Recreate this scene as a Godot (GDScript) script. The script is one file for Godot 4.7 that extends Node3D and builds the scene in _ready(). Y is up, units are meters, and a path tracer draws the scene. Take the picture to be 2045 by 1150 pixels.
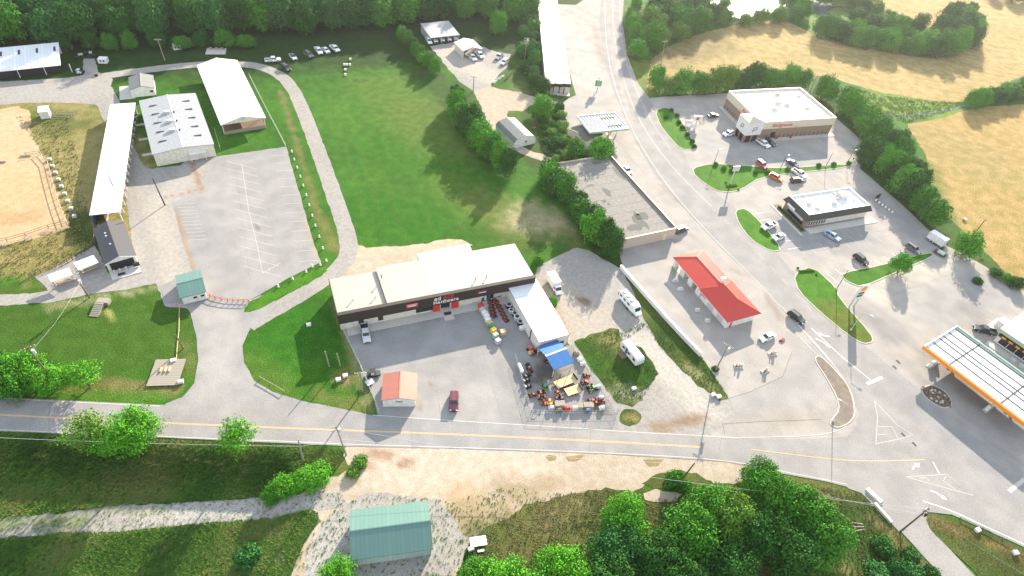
extends Node3D
# A small town seen from a drone: farm-supply shop, fairground, highway with filling stations and hay fields.
# Units are metres, y is up, the camera hangs 112 m above the origin and looks towards -z.

var rng := RandomNumberGenerator.new()
var M := {}
var taken := {}
var splats := {}
var nA := FastNoiseLite.new()
var nB := FastNoiseLite.new()
var nC := FastNoiseLite.new()
var crowns := []
var bush_mesh: ArrayMesh
var protos := {}
var font := SystemFont.new()

# ------------------------------------------------------------------ mesh builder
class MB:
	var v := PackedVector3Array()
	var n := PackedVector3Array()
	var c := PackedColorArray()
	var col := Color(1, 1, 1)
	var xf := Transform3D()
	func tri(a: Vector3, b: Vector3, d: Vector3) -> void:   # counter-clockwise seen from outside
		var p := xf * a
		var q := xf * b
		var r := xf * d
		var nn := (q - p).cross(r - p).normalized()
		v.append(p); v.append(r); v.append(q)
		n.append(nn); n.append(nn); n.append(nn)
		c.append(col); c.append(col); c.append(col)
	func quad(a: Vector3, b: Vector3, d: Vector3, e: Vector3) -> void:
		tri(a, b, d); tri(a, d, e)
	func hexa(b: Array, t: Array) -> MB:
		quad(t[3], t[2], t[1], t[0]); quad(b[0], b[1], b[2], b[3])
		quad(b[3], b[2], t[2], t[3]); quad(b[2], b[1], t[1], t[2])
		quad(b[1], b[0], t[0], t[1]); quad(b[0], b[3], t[3], t[0])
		return self
	func taper(x0: float, x1: float, y0: float, y1: float, z0: float, z1: float, X0: float, X1: float, Z0: float, Z1: float) -> MB:
		return hexa([Vector3(x0, y0, z0), Vector3(x1, y0, z0), Vector3(x1, y0, z1), Vector3(x0, y0, z1)], [Vector3(X0, y1, Z0), Vector3(X1, y1, Z0), Vector3(X1, y1, Z1), Vector3(X0, y1, Z1)])
	func box(x: float, y: float, z: float, sx: float, sy: float, sz: float) -> MB:   # x, z centre, y bottom
		return taper(x - sx / 2, x + sx / 2, y, y + sy, z - sz / 2, z + sz / 2, x - sx / 2, x + sx / 2, z - sz / 2, z + sz / 2)
	func bev(x: float, y: float, z: float, sx: float, sy: float, sz: float, e: float) -> MB:   # a box with a chamfered top
		taper(x - sx / 2, x + sx / 2, y, y + sy - e, z - sz / 2, z + sz / 2, x - sx / 2, x + sx / 2, z - sz / 2, z + sz / 2)
		return taper(x - sx / 2, x + sx / 2, y + sy - e, y + sy, z - sz / 2, z + sz / 2, x - sx / 2 + e, x + sx / 2 - e, z - sz / 2 + e, z + sz / 2 - e)
	func loft(sec: Array, wid := 1.0) -> MB:   # sections [x, y0, y1, half width below, half width above]
		var rings := []
		for s in sec:
			rings.append([Vector3(s[0], s[1], -s[3] * wid), Vector3(s[0], s[1], s[3] * wid), Vector3(s[0], s[2], s[4] * wid), Vector3(s[0], s[2], -s[4] * wid)])
		for i in rings.size() - 1:
			var p: Array = rings[i]
			var q: Array = rings[i + 1]
			quad(p[3], p[2], q[2], q[3]); quad(p[0], q[0], q[1], p[1])
			quad(p[1], q[1], q[2], p[2]); quad(p[0], p[3], q[3], q[0])
		var f: Array = rings[0]
		var l: Array = rings[-1]
		quad(f[0], f[1], f[2], f[3]); quad(l[1], l[0], l[3], l[2])
		return self
	func tube(a: Vector3, b: Vector3, r0: float, r1: float, k := 8) -> MB:
		var d := (b - a).normalized()
		var u := d.cross(Vector3.UP if absf(d.y) < 0.9 else Vector3.RIGHT).normalized()
		var w := d.cross(u)
		for i in k:
			var s0 := TAU * i / k
			var s1 := TAU * (i + 1) / k
			var e0 := u * cos(s0) + w * sin(s0)
			var e1 := u * cos(s1) + w * sin(s1)
			quad(a + e0 * r0, a + e1 * r0, b + e1 * r1, b + e0 * r1)
			tri(b, b + e0 * r1, b + e1 * r1)
			tri(a, a + e1 * r0, a + e0 * r0)
		return self
	func slab(p: PackedVector2Array, y0: float, y1: float, sides := true) -> MB:
		var q := p.duplicate()
		if Geometry2D.is_polygon_clockwise(q):
			q.reverse()
		var t := Geometry2D.triangulate_polygon(q)
		for i in range(0, t.size(), 3):
			var a := q[t[i]]
			var b := q[t[i + 1]]
			var d := q[t[i + 2]]
			if (b - a).cross(d - a) > 0.0:
				var k := b
				b = d; d = k
			tri(Vector3(a.x, y1, a.y), Vector3(b.x, y1, b.y), Vector3(d.x, y1, d.y))
		if sides:
			var m := q.size()
			for i in m:
				var a := q[i]
				var b := q[(i + 1) % m]
				var w := Vector3(b.y - a.y, 0, a.x - b.x)
				var mid := (a + b) / 2 + Vector2(w.x, w.z).normalized() * 0.01
				if Geometry2D.is_point_in_polygon(mid, q):
					quad(Vector3(a.x, y0, a.y), Vector3(b.x, y0, b.y), Vector3(b.x, y1, b.y), Vector3(a.x, y1, a.y))
				else:
					quad(Vector3(b.x, y0, b.y), Vector3(a.x, y0, a.y), Vector3(a.x, y1, a.y), Vector3(b.x, y1, b.y))
		return self
	func mesh() -> ArrayMesh:
		var arr := []
		arr.resize(Mesh.ARRAY_MAX)
		arr[Mesh.ARRAY_VERTEX] = v
		arr[Mesh.ARRAY_NORMAL] = n
		arr[Mesh.ARRAY_COLOR] = c
		var m := ArrayMesh.new()
		m.add_surface_from_arrays(Mesh.PRIMITIVE_TRIANGLES, arr)
		return m

# ------------------------------------------------------------------ naming and placing
func numbered(called: String) -> String:
	var k: int = taken.get(called, -1) + 1
	taken[called] = k
	return called if k == 0 else "%s_%03d" % [called, k]

func tag(o: Node, label: String, category: String, group := "", kind := "") -> void:
	if label: o.set_meta("label", label)
	if category: o.set_meta("category", category)
	if group: o.set_meta("group", group)
	if kind: o.set_meta("kind", kind)

func thing(called: String, label: String, category: String, x: float, z: float, turn := 0.0, group := "", y := 0.0) -> Node3D:
	var o := Node3D.new()
	o.name = numbered(called)
	add_child(o)
	o.position = Vector3(x, y, z)
	o.rotation.y = turn
	tag(o, label, category, group)
	return o

func inst(parent: Node, called: String, mesh: Mesh, mat: Material) -> MeshInstance3D:
	var o := MeshInstance3D.new()
	o.name = numbered(called) if parent == self else called
	o.mesh = mesh
	o.material_override = mat
	parent.add_child(o, true)
	return o

func part(parent: Node, called: String, mb: MB, mat: Material) -> MeshInstance3D:
	return inst(parent, called, mb.mesh(), mat)

func boxp(parent: Node, called: String, x: float, y: float, z: float, sx: float, sy: float, sz: float, mat: Material) -> MeshInstance3D:
	return part(parent, called, MB.new().box(x, y, z, sx, sy, sz), mat)

func tubep(parent: Node, called: String, a: Vector3, b: Vector3, r: float, mat: Material, r1 := -1.0, k := 8) -> MeshInstance3D:
	return part(parent, called, MB.new().tube(a, b, r, r if r1 < 0 else r1, k), mat)

func text(parent: Node, called: String, words: String, size: float, at: Vector3, mat: Material, turn := 0.0, tilt := 0.0) -> MeshInstance3D:
	var t := TextMesh.new()
	t.text = words
	t.font = font
	t.font_size = 32
	t.pixel_size = size / 32.0
	t.depth = 0.06
	t.curve_step = 4.0
	var o := inst(parent, called, t, mat)
	o.position = at
	o.rotation = Vector3(tilt, turn, 0)
	return o

func copy_of(o: Node3D, label: String, x: float, z: float, turn: float, y := 0.0) -> Node3D:
	var base: String = o.name
	if base.length() > 4 and base.substr(base.length() - 4, 1) == "_" and base.right(3).is_valid_int():
		base = base.left(base.length() - 4)
	var r: Node3D = o.duplicate()
	r.name = numbered(base)
	add_child(r)
	r.position = Vector3(x, y, z)
	r.rotation.y = turn
	if label: r.set_meta("label", label)
	return r

func pv(a: Array) -> PackedVector2Array:
	var p := PackedVector2Array()
	for i in range(0, a.size(), 2):
		p.append(Vector2(a[i], a[i + 1]))
	return p

# ------------------------------------------------------------------ materials
func noise_tex(freq: float, lo: Color, hi: Color, octaves := 4, size := 512, s := 1, kind := FastNoiseLite.TYPE_SIMPLEX_SMOOTH) -> NoiseTexture2D:
	var f := FastNoiseLite.new()
	f.noise_type = kind
	f.frequency = freq
	f.fractal_octaves = octaves
	f.seed = s
	var g := Gradient.new()
	g.set_color(0, lo); g.set_color(1, hi)
	g.set_offset(0, 0.22); g.set_offset(1, 0.78)
	var t := NoiseTexture2D.new()
	t.width = size; t.height = size
	t.seamless = true
	t.noise = f
	t.color_ramp = g
	return t

func stripe_tex(across_u: bool, period: int, dark: float, line: int) -> ImageTexture:
	var im := Image.create(128, 128, false, Image.FORMAT_RGB8)
	var r := RandomNumberGenerator.new()
	r.seed = 5
	im.fill(Color(1, 1, 1))
	for i in range(0, 128, period):
		var tone := 1.0 - r.randf() * dark * 0.35
		var rect := Rect2i(i, 0, period, 128) if across_u else Rect2i(0, i, 128, period)
		im.fill_rect(rect, Color(tone, tone, tone))
		var edge := Rect2i(i, 0, line, 128) if across_u else Rect2i(0, i, 128, line)
		im.fill_rect(edge, Color(1 - dark, 1 - dark, 1 - dark))
	return ImageTexture.create_from_image(im)

func mat(key: String, r: float, g: float, b: float, rough := 0.85, tex: Texture2D = null, tile := 1.0, world := false) -> StandardMaterial3D:
	var m := StandardMaterial3D.new()   # r, g, b are linear base colours
	m.resource_name = key
	m.albedo_color = Color(r, g, b).linear_to_srgb()
	m.roughness = rough
	m.cull_mode = BaseMaterial3D.CULL_DISABLED
	if tex:
		m.albedo_texture = tex
		m.uv1_triplanar = true
		m.uv1_world_triplanar = world
		m.uv1_scale = Vector3.ONE / tile
	M[key] = m
	return m

func ground_mat(key: String, tex: Texture2D, tile: float, tex2: Texture2D, tile2: float, rough := 0.95) -> void:
	var m := mat(key, 1, 1, 1, rough, tex, tile, true)
	m.vertex_color_use_as_albedo = true
	m.metallic_specular = 0.2
	m.detail_enabled = true
	m.detail_blend_mode = BaseMaterial3D.BLEND_MODE_MUL
	m.detail_albedo = tex2
	m.detail_uv_layer = BaseMaterial3D.DETAIL_UV_2
	m.uv2_triplanar = true
	m.uv2_world_triplanar = true
	m.uv2_scale = Vector3.ONE / tile2

func leaf_mat(key: String, r: float, g: float, b: float) -> void:
	var m := mat(key, r, g, b, 0.75)
	m.vertex_color_use_as_albedo = true
	m.metallic_specular = 0.18
	m.backlight = Color(0.7, 0.8, 0.25)

func make_materials() -> void:
	var speck := noise_tex(0.24, Color(0.855, 0.855, 0.86), Color(1, 1, 1), 3, 512, 3)
	var grit := noise_tex(0.24, Color(0.84, 0.83, 0.82), Color(1, 1, 1), 5, 512, 4)
	var blot := noise_tex(0.02, Color(0.93, 0.93, 0.935), Color(1, 1, 1), 5, 512, 5)
	var blade := noise_tex(0.11, Color(0.62, 0.68, 0.54), Color(1, 1, 1), 5, 512, 6)
	var clump := noise_tex(0.03, Color(0.86, 0.90, 0.80), Color(1, 1, 1), 6, 512, 7)
	var straw := noise_tex(0.10, Color(0.74, 0.71, 0.66), Color(1, 1, 1), 4, 512, 8)
	var dirt := noise_tex(0.05, Color(0.93, 0.92, 0.90), Color(1, 1, 1), 6, 512, 9)
	ground_mat("grass", blade, 22, clump, 61, 0.9)
	ground_mat("asphalt", speck, 37, blot, 71, 0.9)
	ground_mat("gravel", grit, 41, dirt, 37)
	ground_mat("dirt", grit, 44, dirt, 61)
	ground_mat("hay", straw, 26, clump, 83)
	var seam_u := stripe_tex(true, 16, 0.10, 2)
	var seam_v := stripe_tex(false, 16, 0.10, 2)
	var shingle := noise_tex(0.20, Color(0.55, 0.55, 0.55), Color(1, 1, 1), 2, 256, 11)
	var stain := noise_tex(0.03, Color(0.92, 0.91, 0.895), Color(1, 1, 1), 5, 512, 12)
	mat("white_roof", 0.60, 0.615, 0.64, 0.5, seam_u, 8)
	mat("white_roof_across", 0.60, 0.615, 0.64, 0.5, seam_v, 8)
	mat("membrane", 0.66, 0.66, 0.67, 0.7, stain, 30)
	mat("tan_roof", 0.33, 0.295, 0.26, 0.6, seam_u, 8)
	mat("grey_roof", 0.27, 0.283, 0.305, 0.55, stain, 14)
	mat("slate_roof", 0.15, 0.165, 0.18, 0.6, shingle, 6)
	mat("weathered_roof", 0.24, 0.25, 0.25, 0.65, shingle, 6)
	mat("green_roof", 0.085, 0.17, 0.148, 0.36, seam_u, 6)
	mat("green_wall", 0.34, 0.44, 0.41, 0.6, seam_u, 6)
	mat("red_roof", 0.72, 0.055, 0.030, 0.36, shingle, 5)
	mat("copper_roof", 0.36, 0.13, 0.09, 0.45, seam_v, 6)
	mat("blue_roof", 0.03, 0.13, 0.33, 0.3, seam_u, 6)
	mat("shingle", 0.11, 0.11, 0.12, 0.9, shingle, 6)
	mat("shingle_brown", 0.19, 0.18, 0.16, 0.9, shingle, 6)
	mat("tar_roof", 0.20, 0.188, 0.175, 0.95, stain, 23)
	mat("tar_patch", 0.10, 0.105, 0.095, 0.95, stain, 9)
	mat("white", 0.68, 0.68, 0.675, 0.55, stain, 17)
	mat("cream", 0.62, 0.61, 0.54, 0.7, stain, 17)
	mat("concrete", 0.44, 0.42, 0.39, 0.9, stain, 9)
	mat("kerb", 0.42, 0.37, 0.32, 0.9, stain, 5)
	mat("brick", 0.42, 0.30, 0.21, 0.9, shingle, 3)
	mat("brick_pale", 0.48, 0.40, 0.34, 0.9, stain, 8)
	mat("brown_panel", 0.050, 0.036, 0.031, 0.75, shingle, 5)
	mat("dark_panel", 0.055, 0.062, 0.058, 0.7, shingle, 4)
	mat("beige", 0.62, 0.56, 0.44, 0.8, stain, 12)
	mat("wood", 0.16, 0.11, 0.075, 0.9, dirt, 3)
	mat("wood_pale", 0.52, 0.39, 0.22, 0.85, stain, 3)
	mat("wood_grey", 0.26, 0.23, 0.195, 0.9, stain, 3)
	mat("bark", 0.12, 0.095, 0.07, 0.95, dirt, 2)
	mat("metal", 0.50, 0.51, 0.52, 0.4).metallic = 0.6
	mat("galv", 0.42, 0.43, 0.44, 0.5)
	mat("black", 0.015, 0.015, 0.017, 0.5)
	mat("rubber", 0.02, 0.02, 0.02, 0.9)
	mat("glass", 0.02, 0.025, 0.03, 0.08)
	mat("lamp_glass", 0.75, 0.75, 0.72, 0.15)
	mat("tail_glass", 0.40, 0.02, 0.02, 0.2)
	mat("paint", 0.74, 0.73, 0.70, 0.8, blot, 7, true)
	mat("paint_yellow", 0.62, 0.40, 0.16, 0.8, blot, 7, true)
	mat("paint_edge", 0.60, 0.59, 0.57, 0.85, grit, 5, true)
	mat("joint", 0.20, 0.19, 0.18, 0.95, grit, 5, true)
	mat("paint_worn", 0.46, 0.45, 0.43, 0.85, grit, 5, true)
	mat("red", 0.48, 0.03, 0.025, 0.4)
	mat("red_sign", 0.55, 0.05, 0.06, 0.4)
	mat("orange", 0.75, 0.24, 0.02, 0.45)
	mat("red_orange", 0.50, 0.11, 0.05, 0.4)
	mat("rust_red", 0.26, 0.055, 0.03, 0.6)
	mat("green_paint", 0.03, 0.22, 0.06, 0.4)
	mat("green_pale", 0.28, 0.42, 0.30, 0.5)
	mat("yellow", 0.70, 0.44, 0.05, 0.5)
	mat("blue", 0.04, 0.08, 0.22, 0.4)
	mat("plum", 0.16, 0.03, 0.08, 0.5)
	mat("water", 0.05, 0.07, 0.07, 0.07)
	M.water.normal_enabled = true
	var ripple := noise_tex(0.05, Color(0, 0, 0), Color(1, 1, 1), 4, 512, 21)
	ripple.color_ramp = null
	ripple.as_normal_map = true
	ripple.bump_strength = 2.0
	M.water.normal_texture = ripple
	M.water.normal_scale = 0.35
	M.water.uv1_triplanar = true
	M.water.uv1_world_triplanar = true
	M.water.uv1_scale = Vector3.ONE / 9.0
	leaf_mat("leaf_bright", 0.078, 0.270, 0.018)
	leaf_mat("leaf_mid", 0.056, 0.200, 0.018)
	leaf_mat("leaf_dark", 0.030, 0.110, 0.018)
	leaf_mat("leaf_olive", 0.100, 0.215, 0.028)
	leaf_mat("leaf_blue", 0.034, 0.130, 0.030)
	leaf_mat("tuft", 1, 1, 1)
	M.tuft.backlight = Color(0.35, 0.4, 0.15)

# ------------------------------------------------------------------ the lie of the land
func hgt(x: float, z: float) -> float:   # the field south-west of the county road lies below it, behind a bank
	var south := z - (-57.3 - (x + 93.0) * 0.105)
	if south <= 0.0: return 0.0
	return -4.0 * smoothstep(0.6, 8.6, south) * (1.0 - smoothstep(-44.0, -30.0, x))

func sp(on: String, a: Vector2, b: Vector2, r: float, soft: float, c: Color, strength := 1.0) -> void:
	if not splats.has(on): splats[on] = []
	var box := Rect2(a, Vector2.ZERO).expand(b).grow(r + soft * 1.5)
	splats[on].append([box, a, b, r, soft, c, strength])

const KINDS := {
	"ground": [Color(0.040, 0.130, 0.014), Color(0.078, 0.200, 0.026)],
	"lawn": [Color(0.058, 0.175, 0.015), Color(0.096, 0.232, 0.026)],
	"rough": [Color(0.050, 0.085, 0.020), Color(0.135, 0.150, 0.050)],
	"dry": [Color(0.20, 0.17, 0.075), Color(0.33, 0.245, 0.13)],
	"asphalt": [Color(0.285, 0.272, 0.258), Color(0.318, 0.304, 0.289)],
	"lot": [Color(0.270, 0.261, 0.251), Color(0.305, 0.295, 0.283)],
	"concrete": [Color(0.335, 0.310, 0.282), Color(0.378, 0.350, 0.318)],
	"gravel": [Color(0.298, 0.287, 0.275), Color(0.360, 0.347, 0.332)],
	"dirt": [Color(0.385, 0.325, 0.250), Color(0.450, 0.392, 0.318)],
	"sand": [Color(0.420, 0.290, 0.155), Color(0.520, 0.390, 0.240)],
	"hay": [Color(0.355, 0.245, 0.100), Color(0.470, 0.340, 0.160)],
	"far_hay": [Color(0.350, 0.250, 0.110), Color(0.500, 0.380, 0.200)],
	"mulch": [Color(0.205, 0.175, 0.150), Color(0.265, 0.230, 0.198)],
	"stone": [Color(0.08, 0.07, 0.055), Color(0.16, 0.14, 0.11)],
}

func paint(kind: String, key: String, x: float, z: float) -> Color:
	var k: Array = KINDS[kind]
	var sx := x
	var sz := z
	if kind == "far_hay":
		sx = (x * 0.97 + z * 0.12) * 0.05
		sz = z * 1.5 - x * 0.18 + 4.0 * sin(x * 0.02)
	elif kind == "hay":
		var rr := Vector2(x - 205.0, z + 95.0)
		sx = rr.length() * 1.1
		sz = rr.angle() * 9.0
	var wide := 0.25 if kind.ends_with("hay") else 0.55
	var mid := 0.38
	if kind in ["asphalt", "lot", "concrete"]:
		wide = 0.3
		mid = 0.15
	var t := 0.5 + wide * nA.get_noise_2d(x, z) + mid * nB.get_noise_2d(sx, sz) + 0.3 * nC.get_noise_2d(sx, sz)
	var c: Color = k[0].lerp(k[1], clampf(t, -0.25, 1.25))
	if splats.has(key):
		var p := Vector2(x, z)
		for s in splats[key]:
			if not s[0].has_point(p): continue
			var q := Geometry2D.get_closest_point_to_segment(p, s[1], s[2])
			var w: float = (s[3] - p.distance_to(q)) / s[4] + 0.5 + 0.7 * nB.get_noise_2d(x + 31.0, z - 17.0) + 0.45 * nC.get_noise_2d(x - 9.0, z)
			c = c.lerp(s[5], clampf(w, 0.0, 1.0) * s[6])
	return c

func ragged(p: PackedVector2Array, step: float, amp: float) -> PackedVector2Array:
	var q := PackedVector2Array()
	for i in p.size():
		var a := p[i]
		var b := p[(i + 1) % p.size()]
		var k := maxi(1, int(a.distance_to(b) / step))
		var side := (b - a).orthogonal().normalized()
		for j in k:
			var r := a.lerp(b, float(j) / k)
			q.append(r + side * amp * (nB.get_noise_2d(r.x * 1.7, r.y * 1.7) + 0.7 * nC.get_noise_2d(r.x, r.y)))
	return q

func sheet(called: String, poly: PackedVector2Array, y: float, kind: String, surface: String, cell := 1.5, amp := 0.15, key := "") -> MeshInstance3D:
	if key == "": key = called
	var p := ragged(poly, cell, amp)
	var box := Rect2(p[0], Vector2.ZERO)
	for q in p: box = box.expand(q)
	var nx := int(box.size.x / cell) + 1
	var nz := int(box.size.y / cell) + 1
	var busy := {}
	for q in p: busy[Vector2i((q - box.position) / cell)] = true
	var inside := PackedByteArray()
	var cols := PackedColorArray()
	var hs := PackedFloat32Array()
	inside.resize((nx + 1) * (nz + 1)); cols.resize(inside.size()); hs.resize(inside.size())
	for j in nz + 1:
		for i in nx + 1:
			var q := box.position + Vector2(i, j) * cell
			if Geometry2D.is_point_in_polygon(q, p):
				inside[j * (nx + 1) + i] = 1
				cols[j * (nx + 1) + i] = paint(kind, key, q.x, q.y)
				hs[j * (nx + 1) + i] = y + hgt(q.x, q.y)
	var mb := MB.new()
	var up := Vector3.UP
	for j in nz:
		for i in nx:
			var a := j * (nx + 1) + i
			var four := [a, a + nx + 1, a + nx + 2, a + 1]
			var sum := 0
			for f in four: sum += inside[f]
			var q := box.position + Vector2(i, j) * cell
			if sum == 4 and not busy.has(Vector2i(i, j)):
				var pt := [Vector3(q.x, hs[a], q.y), Vector3(q.x, hs[a + nx + 1], q.y + cell), Vector3(q.x + cell, hs[a + nx + 2], q.y + cell), Vector3(q.x + cell, hs[a + 1], q.y)]
				for k in [0, 2, 1, 0, 3, 2]:
					mb.v.append(pt[k]); mb.n.append(up); mb.c.append(cols[four[k]])
			elif sum > 0 or busy.has(Vector2i(i, j)):
				var sq := PackedVector2Array([q, q + Vector2(cell, 0), q + Vector2(cell, cell), q + Vector2(0, cell)])
				for piece in Geometry2D.intersect_polygons(sq, p):
					var t := Geometry2D.triangulate_polygon(piece)
					for k in range(0, t.size(), 3):
						var tr := [piece[t[k]], piece[t[k + 1]], piece[t[k + 2]]]
						if (tr[1] - tr[0]).cross(tr[2] - tr[0]) < 0.0: tr.reverse()
						for r in tr:
							mb.v.append(Vector3(r.x, y + hgt(r.x, r.y), r.y)); mb.n.append(up); mb.c.append(paint(kind, key, r.x, r.y))
	var o := part(self, called, mb, M[surface])
	o.set_meta("kind", "structure")
	return o

func ribbon_poly(line: PackedVector2Array, width: float) -> PackedVector2Array:
	var l := PackedVector2Array()
	var r := PackedVector2Array()
	for i in line.size():
		var d := (line[mini(i + 1, line.size() - 1)] - line[maxi(i - 1, 0)]).normalized().orthogonal() * width / 2
		l.append(line[i] + d)
		r.append(line[i] - d)
	r.reverse()
	l.append_array(r)
	return l

func smooth(p: PackedVector2Array, rounds := 2) -> PackedVector2Array:   # corner cutting on an open line
	for k in rounds:
		var q := PackedVector2Array([p[0]])
		for i in p.size() - 1:
			q.append(p[i].lerp(p[i + 1], 0.25)); q.append(p[i].lerp(p[i + 1], 0.75))
		q.append(p[-1])
		p = q
	return p

func stripe(parent: Node, called: String, line: PackedVector2Array, width: float, y: float, m: Material) -> void:
	var mb := MB.new()
	var p := ribbon_poly(line, width)
	var k := p.size()
	for i in line.size() - 1:
		var q := [p[i], p[i + 1], p[k - 2 - i], p[k - 1 - i]]
		if (q[1] - q[0]).cross(q[2] - q[0]) > 0.0: q.reverse()
		mb.quad(Vector3(q[0].x, y, q[0].y), Vector3(q[1].x, y, q[1].y), Vector3(q[2].x, y, q[2].y), Vector3(q[3].x, y, q[3].y))
	part(parent, called, mb, m)

func dashes(parent: Node, called: String, line: PackedVector2Array, width: float, y: float, m: Material, on: float, off: float) -> void:
	var run := 0.0
	for i in line.size() - 1:
		var len := line[i].distance_to(line[i + 1])
		while run < len:
			var e := minf(run + on, len)
			stripe(parent, called, PackedVector2Array([line[i].lerp(line[i + 1], run / len), line[i].lerp(line[i + 1], e / len)]), width, y, m)
			run += on + off
		run -= len

func kerbed(called: String, poly: PackedVector2Array, kind: String, surface: String) -> MeshInstance3D:   # an island behind a real kerb
	var o := sheet(called, poly, 0.14, kind, surface, 1.2, 0.02)
	var closed := poly.duplicate()
	closed.append(poly[0])
	var mb := MB.new()
	for i in closed.size() - 1:
		mb.slab(ribbon_poly(PackedVector2Array([closed[i], closed[i + 1]]), 0.28), 0.0, 0.155 + 0.002 * (i % 3))
	part(o, "kerb", mb, M.kerb)
	return o

func rounded(p: PackedVector2Array, rounds := 1) -> PackedVector2Array:   # corner cutting on a closed outline
	for k in rounds:
		var q := PackedVector2Array()
		for i in p.size():
			var b := p[(i + 1) % p.size()]
			q.append(p[i].lerp(b, 0.22)); q.append(p[i].lerp(b, 0.78))
		p = q
	return p

# ------------------------------------------------------------------ ground, roads and lots
func make_ground() -> void:
	var straw := Color(0.20, 0.19, 0.075)
	var bare := Color(0.40, 0.33, 0.235)
	var lush := Color(0.038, 0.150, 0.012)
	var pale := Color(0.105, 0.180, 0.034)
	var soil := Color(0.30, 0.20, 0.12)
	# mown field in the middle: paler bands and a worn corner
	sp("ground", Vector2(-71.39, -220.42), Vector2(-36.73, -172.41), 5, 8, pale, 0.4)
	sp("ground", Vector2(-51.8, -209.8), Vector2(-30, -190.21), 14, 10, pale, 0.85)
	sp("ground", Vector2(-41.89, -197.51), Vector2(-28.94, -174.37), 10, 8, Color(0.13, 0.18, 0.04), 0.7)
	sp("ground", Vector2(-47.46, -169.71), Vector2(-22.62, -156), 9, 7, lush, 0.7)
	sp("ground", Vector2(-45.45, -138.28), Vector2(-16.73, -137.63), 9, 6, lush, 0.9)
	sp("ground", Vector2(-22.62, -156), Vector2(-4.4, -142.63), 8, 7, pale, 0.9)
	sp("ground", Vector2(-12.71, -150.52), Vector2(0.46, -136.8), 6, 5, straw, 0.6)
	sp("ground", Vector2(-0.11, -143.57), Vector2(10.13, -143.45), 5, 4, bare, 0.95)
	sp("ground", Vector2(2.33, -150.17), Vector2(6.98, -147.52), 4, 4, bare, 0.8)
	sp("ground", Vector2(-5.46, -138.92), Vector2(7.59, -136.53), 1.2, 2, bare, 0.8)
	sp("ground", Vector2(13.17, -139.5), Vector2(16.13, -135.68), 3, 3, straw, 0.8)
	sp("ground", Vector2(-13.34, -133.86), Vector2(14.78, -133.23), 5, 4, Color(0.06, 0.12, 0.02), 0.5)
	for k in 10:
		var m0: Vector2 = Vector2(-84.33, -225.18).lerp(Vector2(-48.81, -240.95), k / 9.0)
		var m1: Vector2 = Vector2(-39.99, -128.2).lerp(Vector2(-4.4, -142.63), k / 9.0)
		sp("ground", m0, m1, 0.7, 1.3, pale, 0.35)
	# verge of the loop drive and of the paddock
	sp("ground", Vector2(-90.21, -198.7), Vector2(-54.79, -131.61), 0.8, 1.2, soil, 0.6)
	sp("ground", Vector2(-54.14, -131.76), Vector2(-47.51, -120.34), 1.6, 1.6, straw, 0.9)
	sp("ground", Vector2(-132.99, -175.77), Vector2(-109.44, -145.88), 1.2, 1.5, straw, 0.7)
	sp("ground", Vector2(-127.65, -220.46), Vector2(-116.71, -223.97), 3.5, 3, Color(0.22, 0.17, 0.09), 0.9)
	# lawn by the entrance
	sp("ground", Vector2(-108.81, -83.75), Vector2(-76.43, -88.17), 14, 10, Color(0.070, 0.120, 0.024), 0.7)
	sp("ground", Vector2(-88.69, -69.22), Vector2(-66.46, -72.28), 1.6, 1.5, soil, 0.8)
	sp("ground", Vector2(-96.07, -64.88), Vector2(-70.1, -69.14), 2, 2, Color(0.09, 0.19, 0.025), 0.9)
	sp("ground", Vector2(-90.54, -89.94), Vector2(-88.85, -88.36), 0.6, 0.8, Color(0.55, 0.45, 0.20), 0.8)
	sp("ground", Vector2(-69.61, -83.4), Vector2(-65.05, -77.15), 1.5, 2, straw, 0.5)
	sp("ground", Vector2(-103.27, -89.14), Vector2(-96.03, -92.45), 1.2, 1.4, Color(0.33, 0.29, 0.19), 0.8)
	sp("ground", Vector2(-95.41, -93.4), Vector2(-84.17, -98.94), 0.7, 1, Color(0.40, 0.35, 0.25), 0.8)
	# island lawn left of the shop
	sp("ground", Vector2(-53.46, -84.79), Vector2(-48.53, -93.26), 6, 4, lush, 0.9)
	sp("ground", Vector2(-54.49, -81.74), Vector2(-45.47, -75.12), 3.5, 3, pale, 0.8)
	sp("ground", Vector2(-36.98, -75.22), Vector2(-27.99, -73.49), 1.5, 2, straw, 0.8)
	sp("ground", Vector2(-33.38, -80.49), Vector2(-32.99, -79.87), 2.2, 2, soil, 0.8)
	sp("ground", Vector2(-42.23, -102.69), Vector2(-25.96, -73.82), 0.8, 1, Color(0.33, 0.28, 0.18), 0.8)
	# fairground dirt among the grass
	sp("ground", Vector2(-156.41, -156.58), Vector2(-117.39, -122.25), 24, 10, Color(0.36, 0.27, 0.14), 0.95)
	sp("ground", Vector2(-155.92, -162.9), Vector2(-141.85, -160.46), 6, 6, Color(0.10, 0.13, 0.035), 0.7)
	sp("ground", Vector2(-115.1, -118.42), Vector2(-106.3, -110.1), 4, 4, Color(0.05, 0.085, 0.02), 0.9)
	sp("ground", Vector2(-115.3, -106.3), Vector2(-110.73, -111.14), 4.5, 4, Color(0.055, 0.09, 0.02), 0.85)
	sp("ground", Vector2(-120.74, -101.45), Vector2(-115.3, -106.3), 6, 4, Color(0.36, 0.26, 0.13), 0.8)
	# woodland floor
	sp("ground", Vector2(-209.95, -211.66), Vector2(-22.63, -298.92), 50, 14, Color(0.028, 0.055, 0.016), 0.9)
	sp("ground", Vector2(-136.8, -272.48), Vector2(-112.39, -278.53), 22, 10, Color(0.16, 0.22, 0.03), 1.0)
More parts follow.
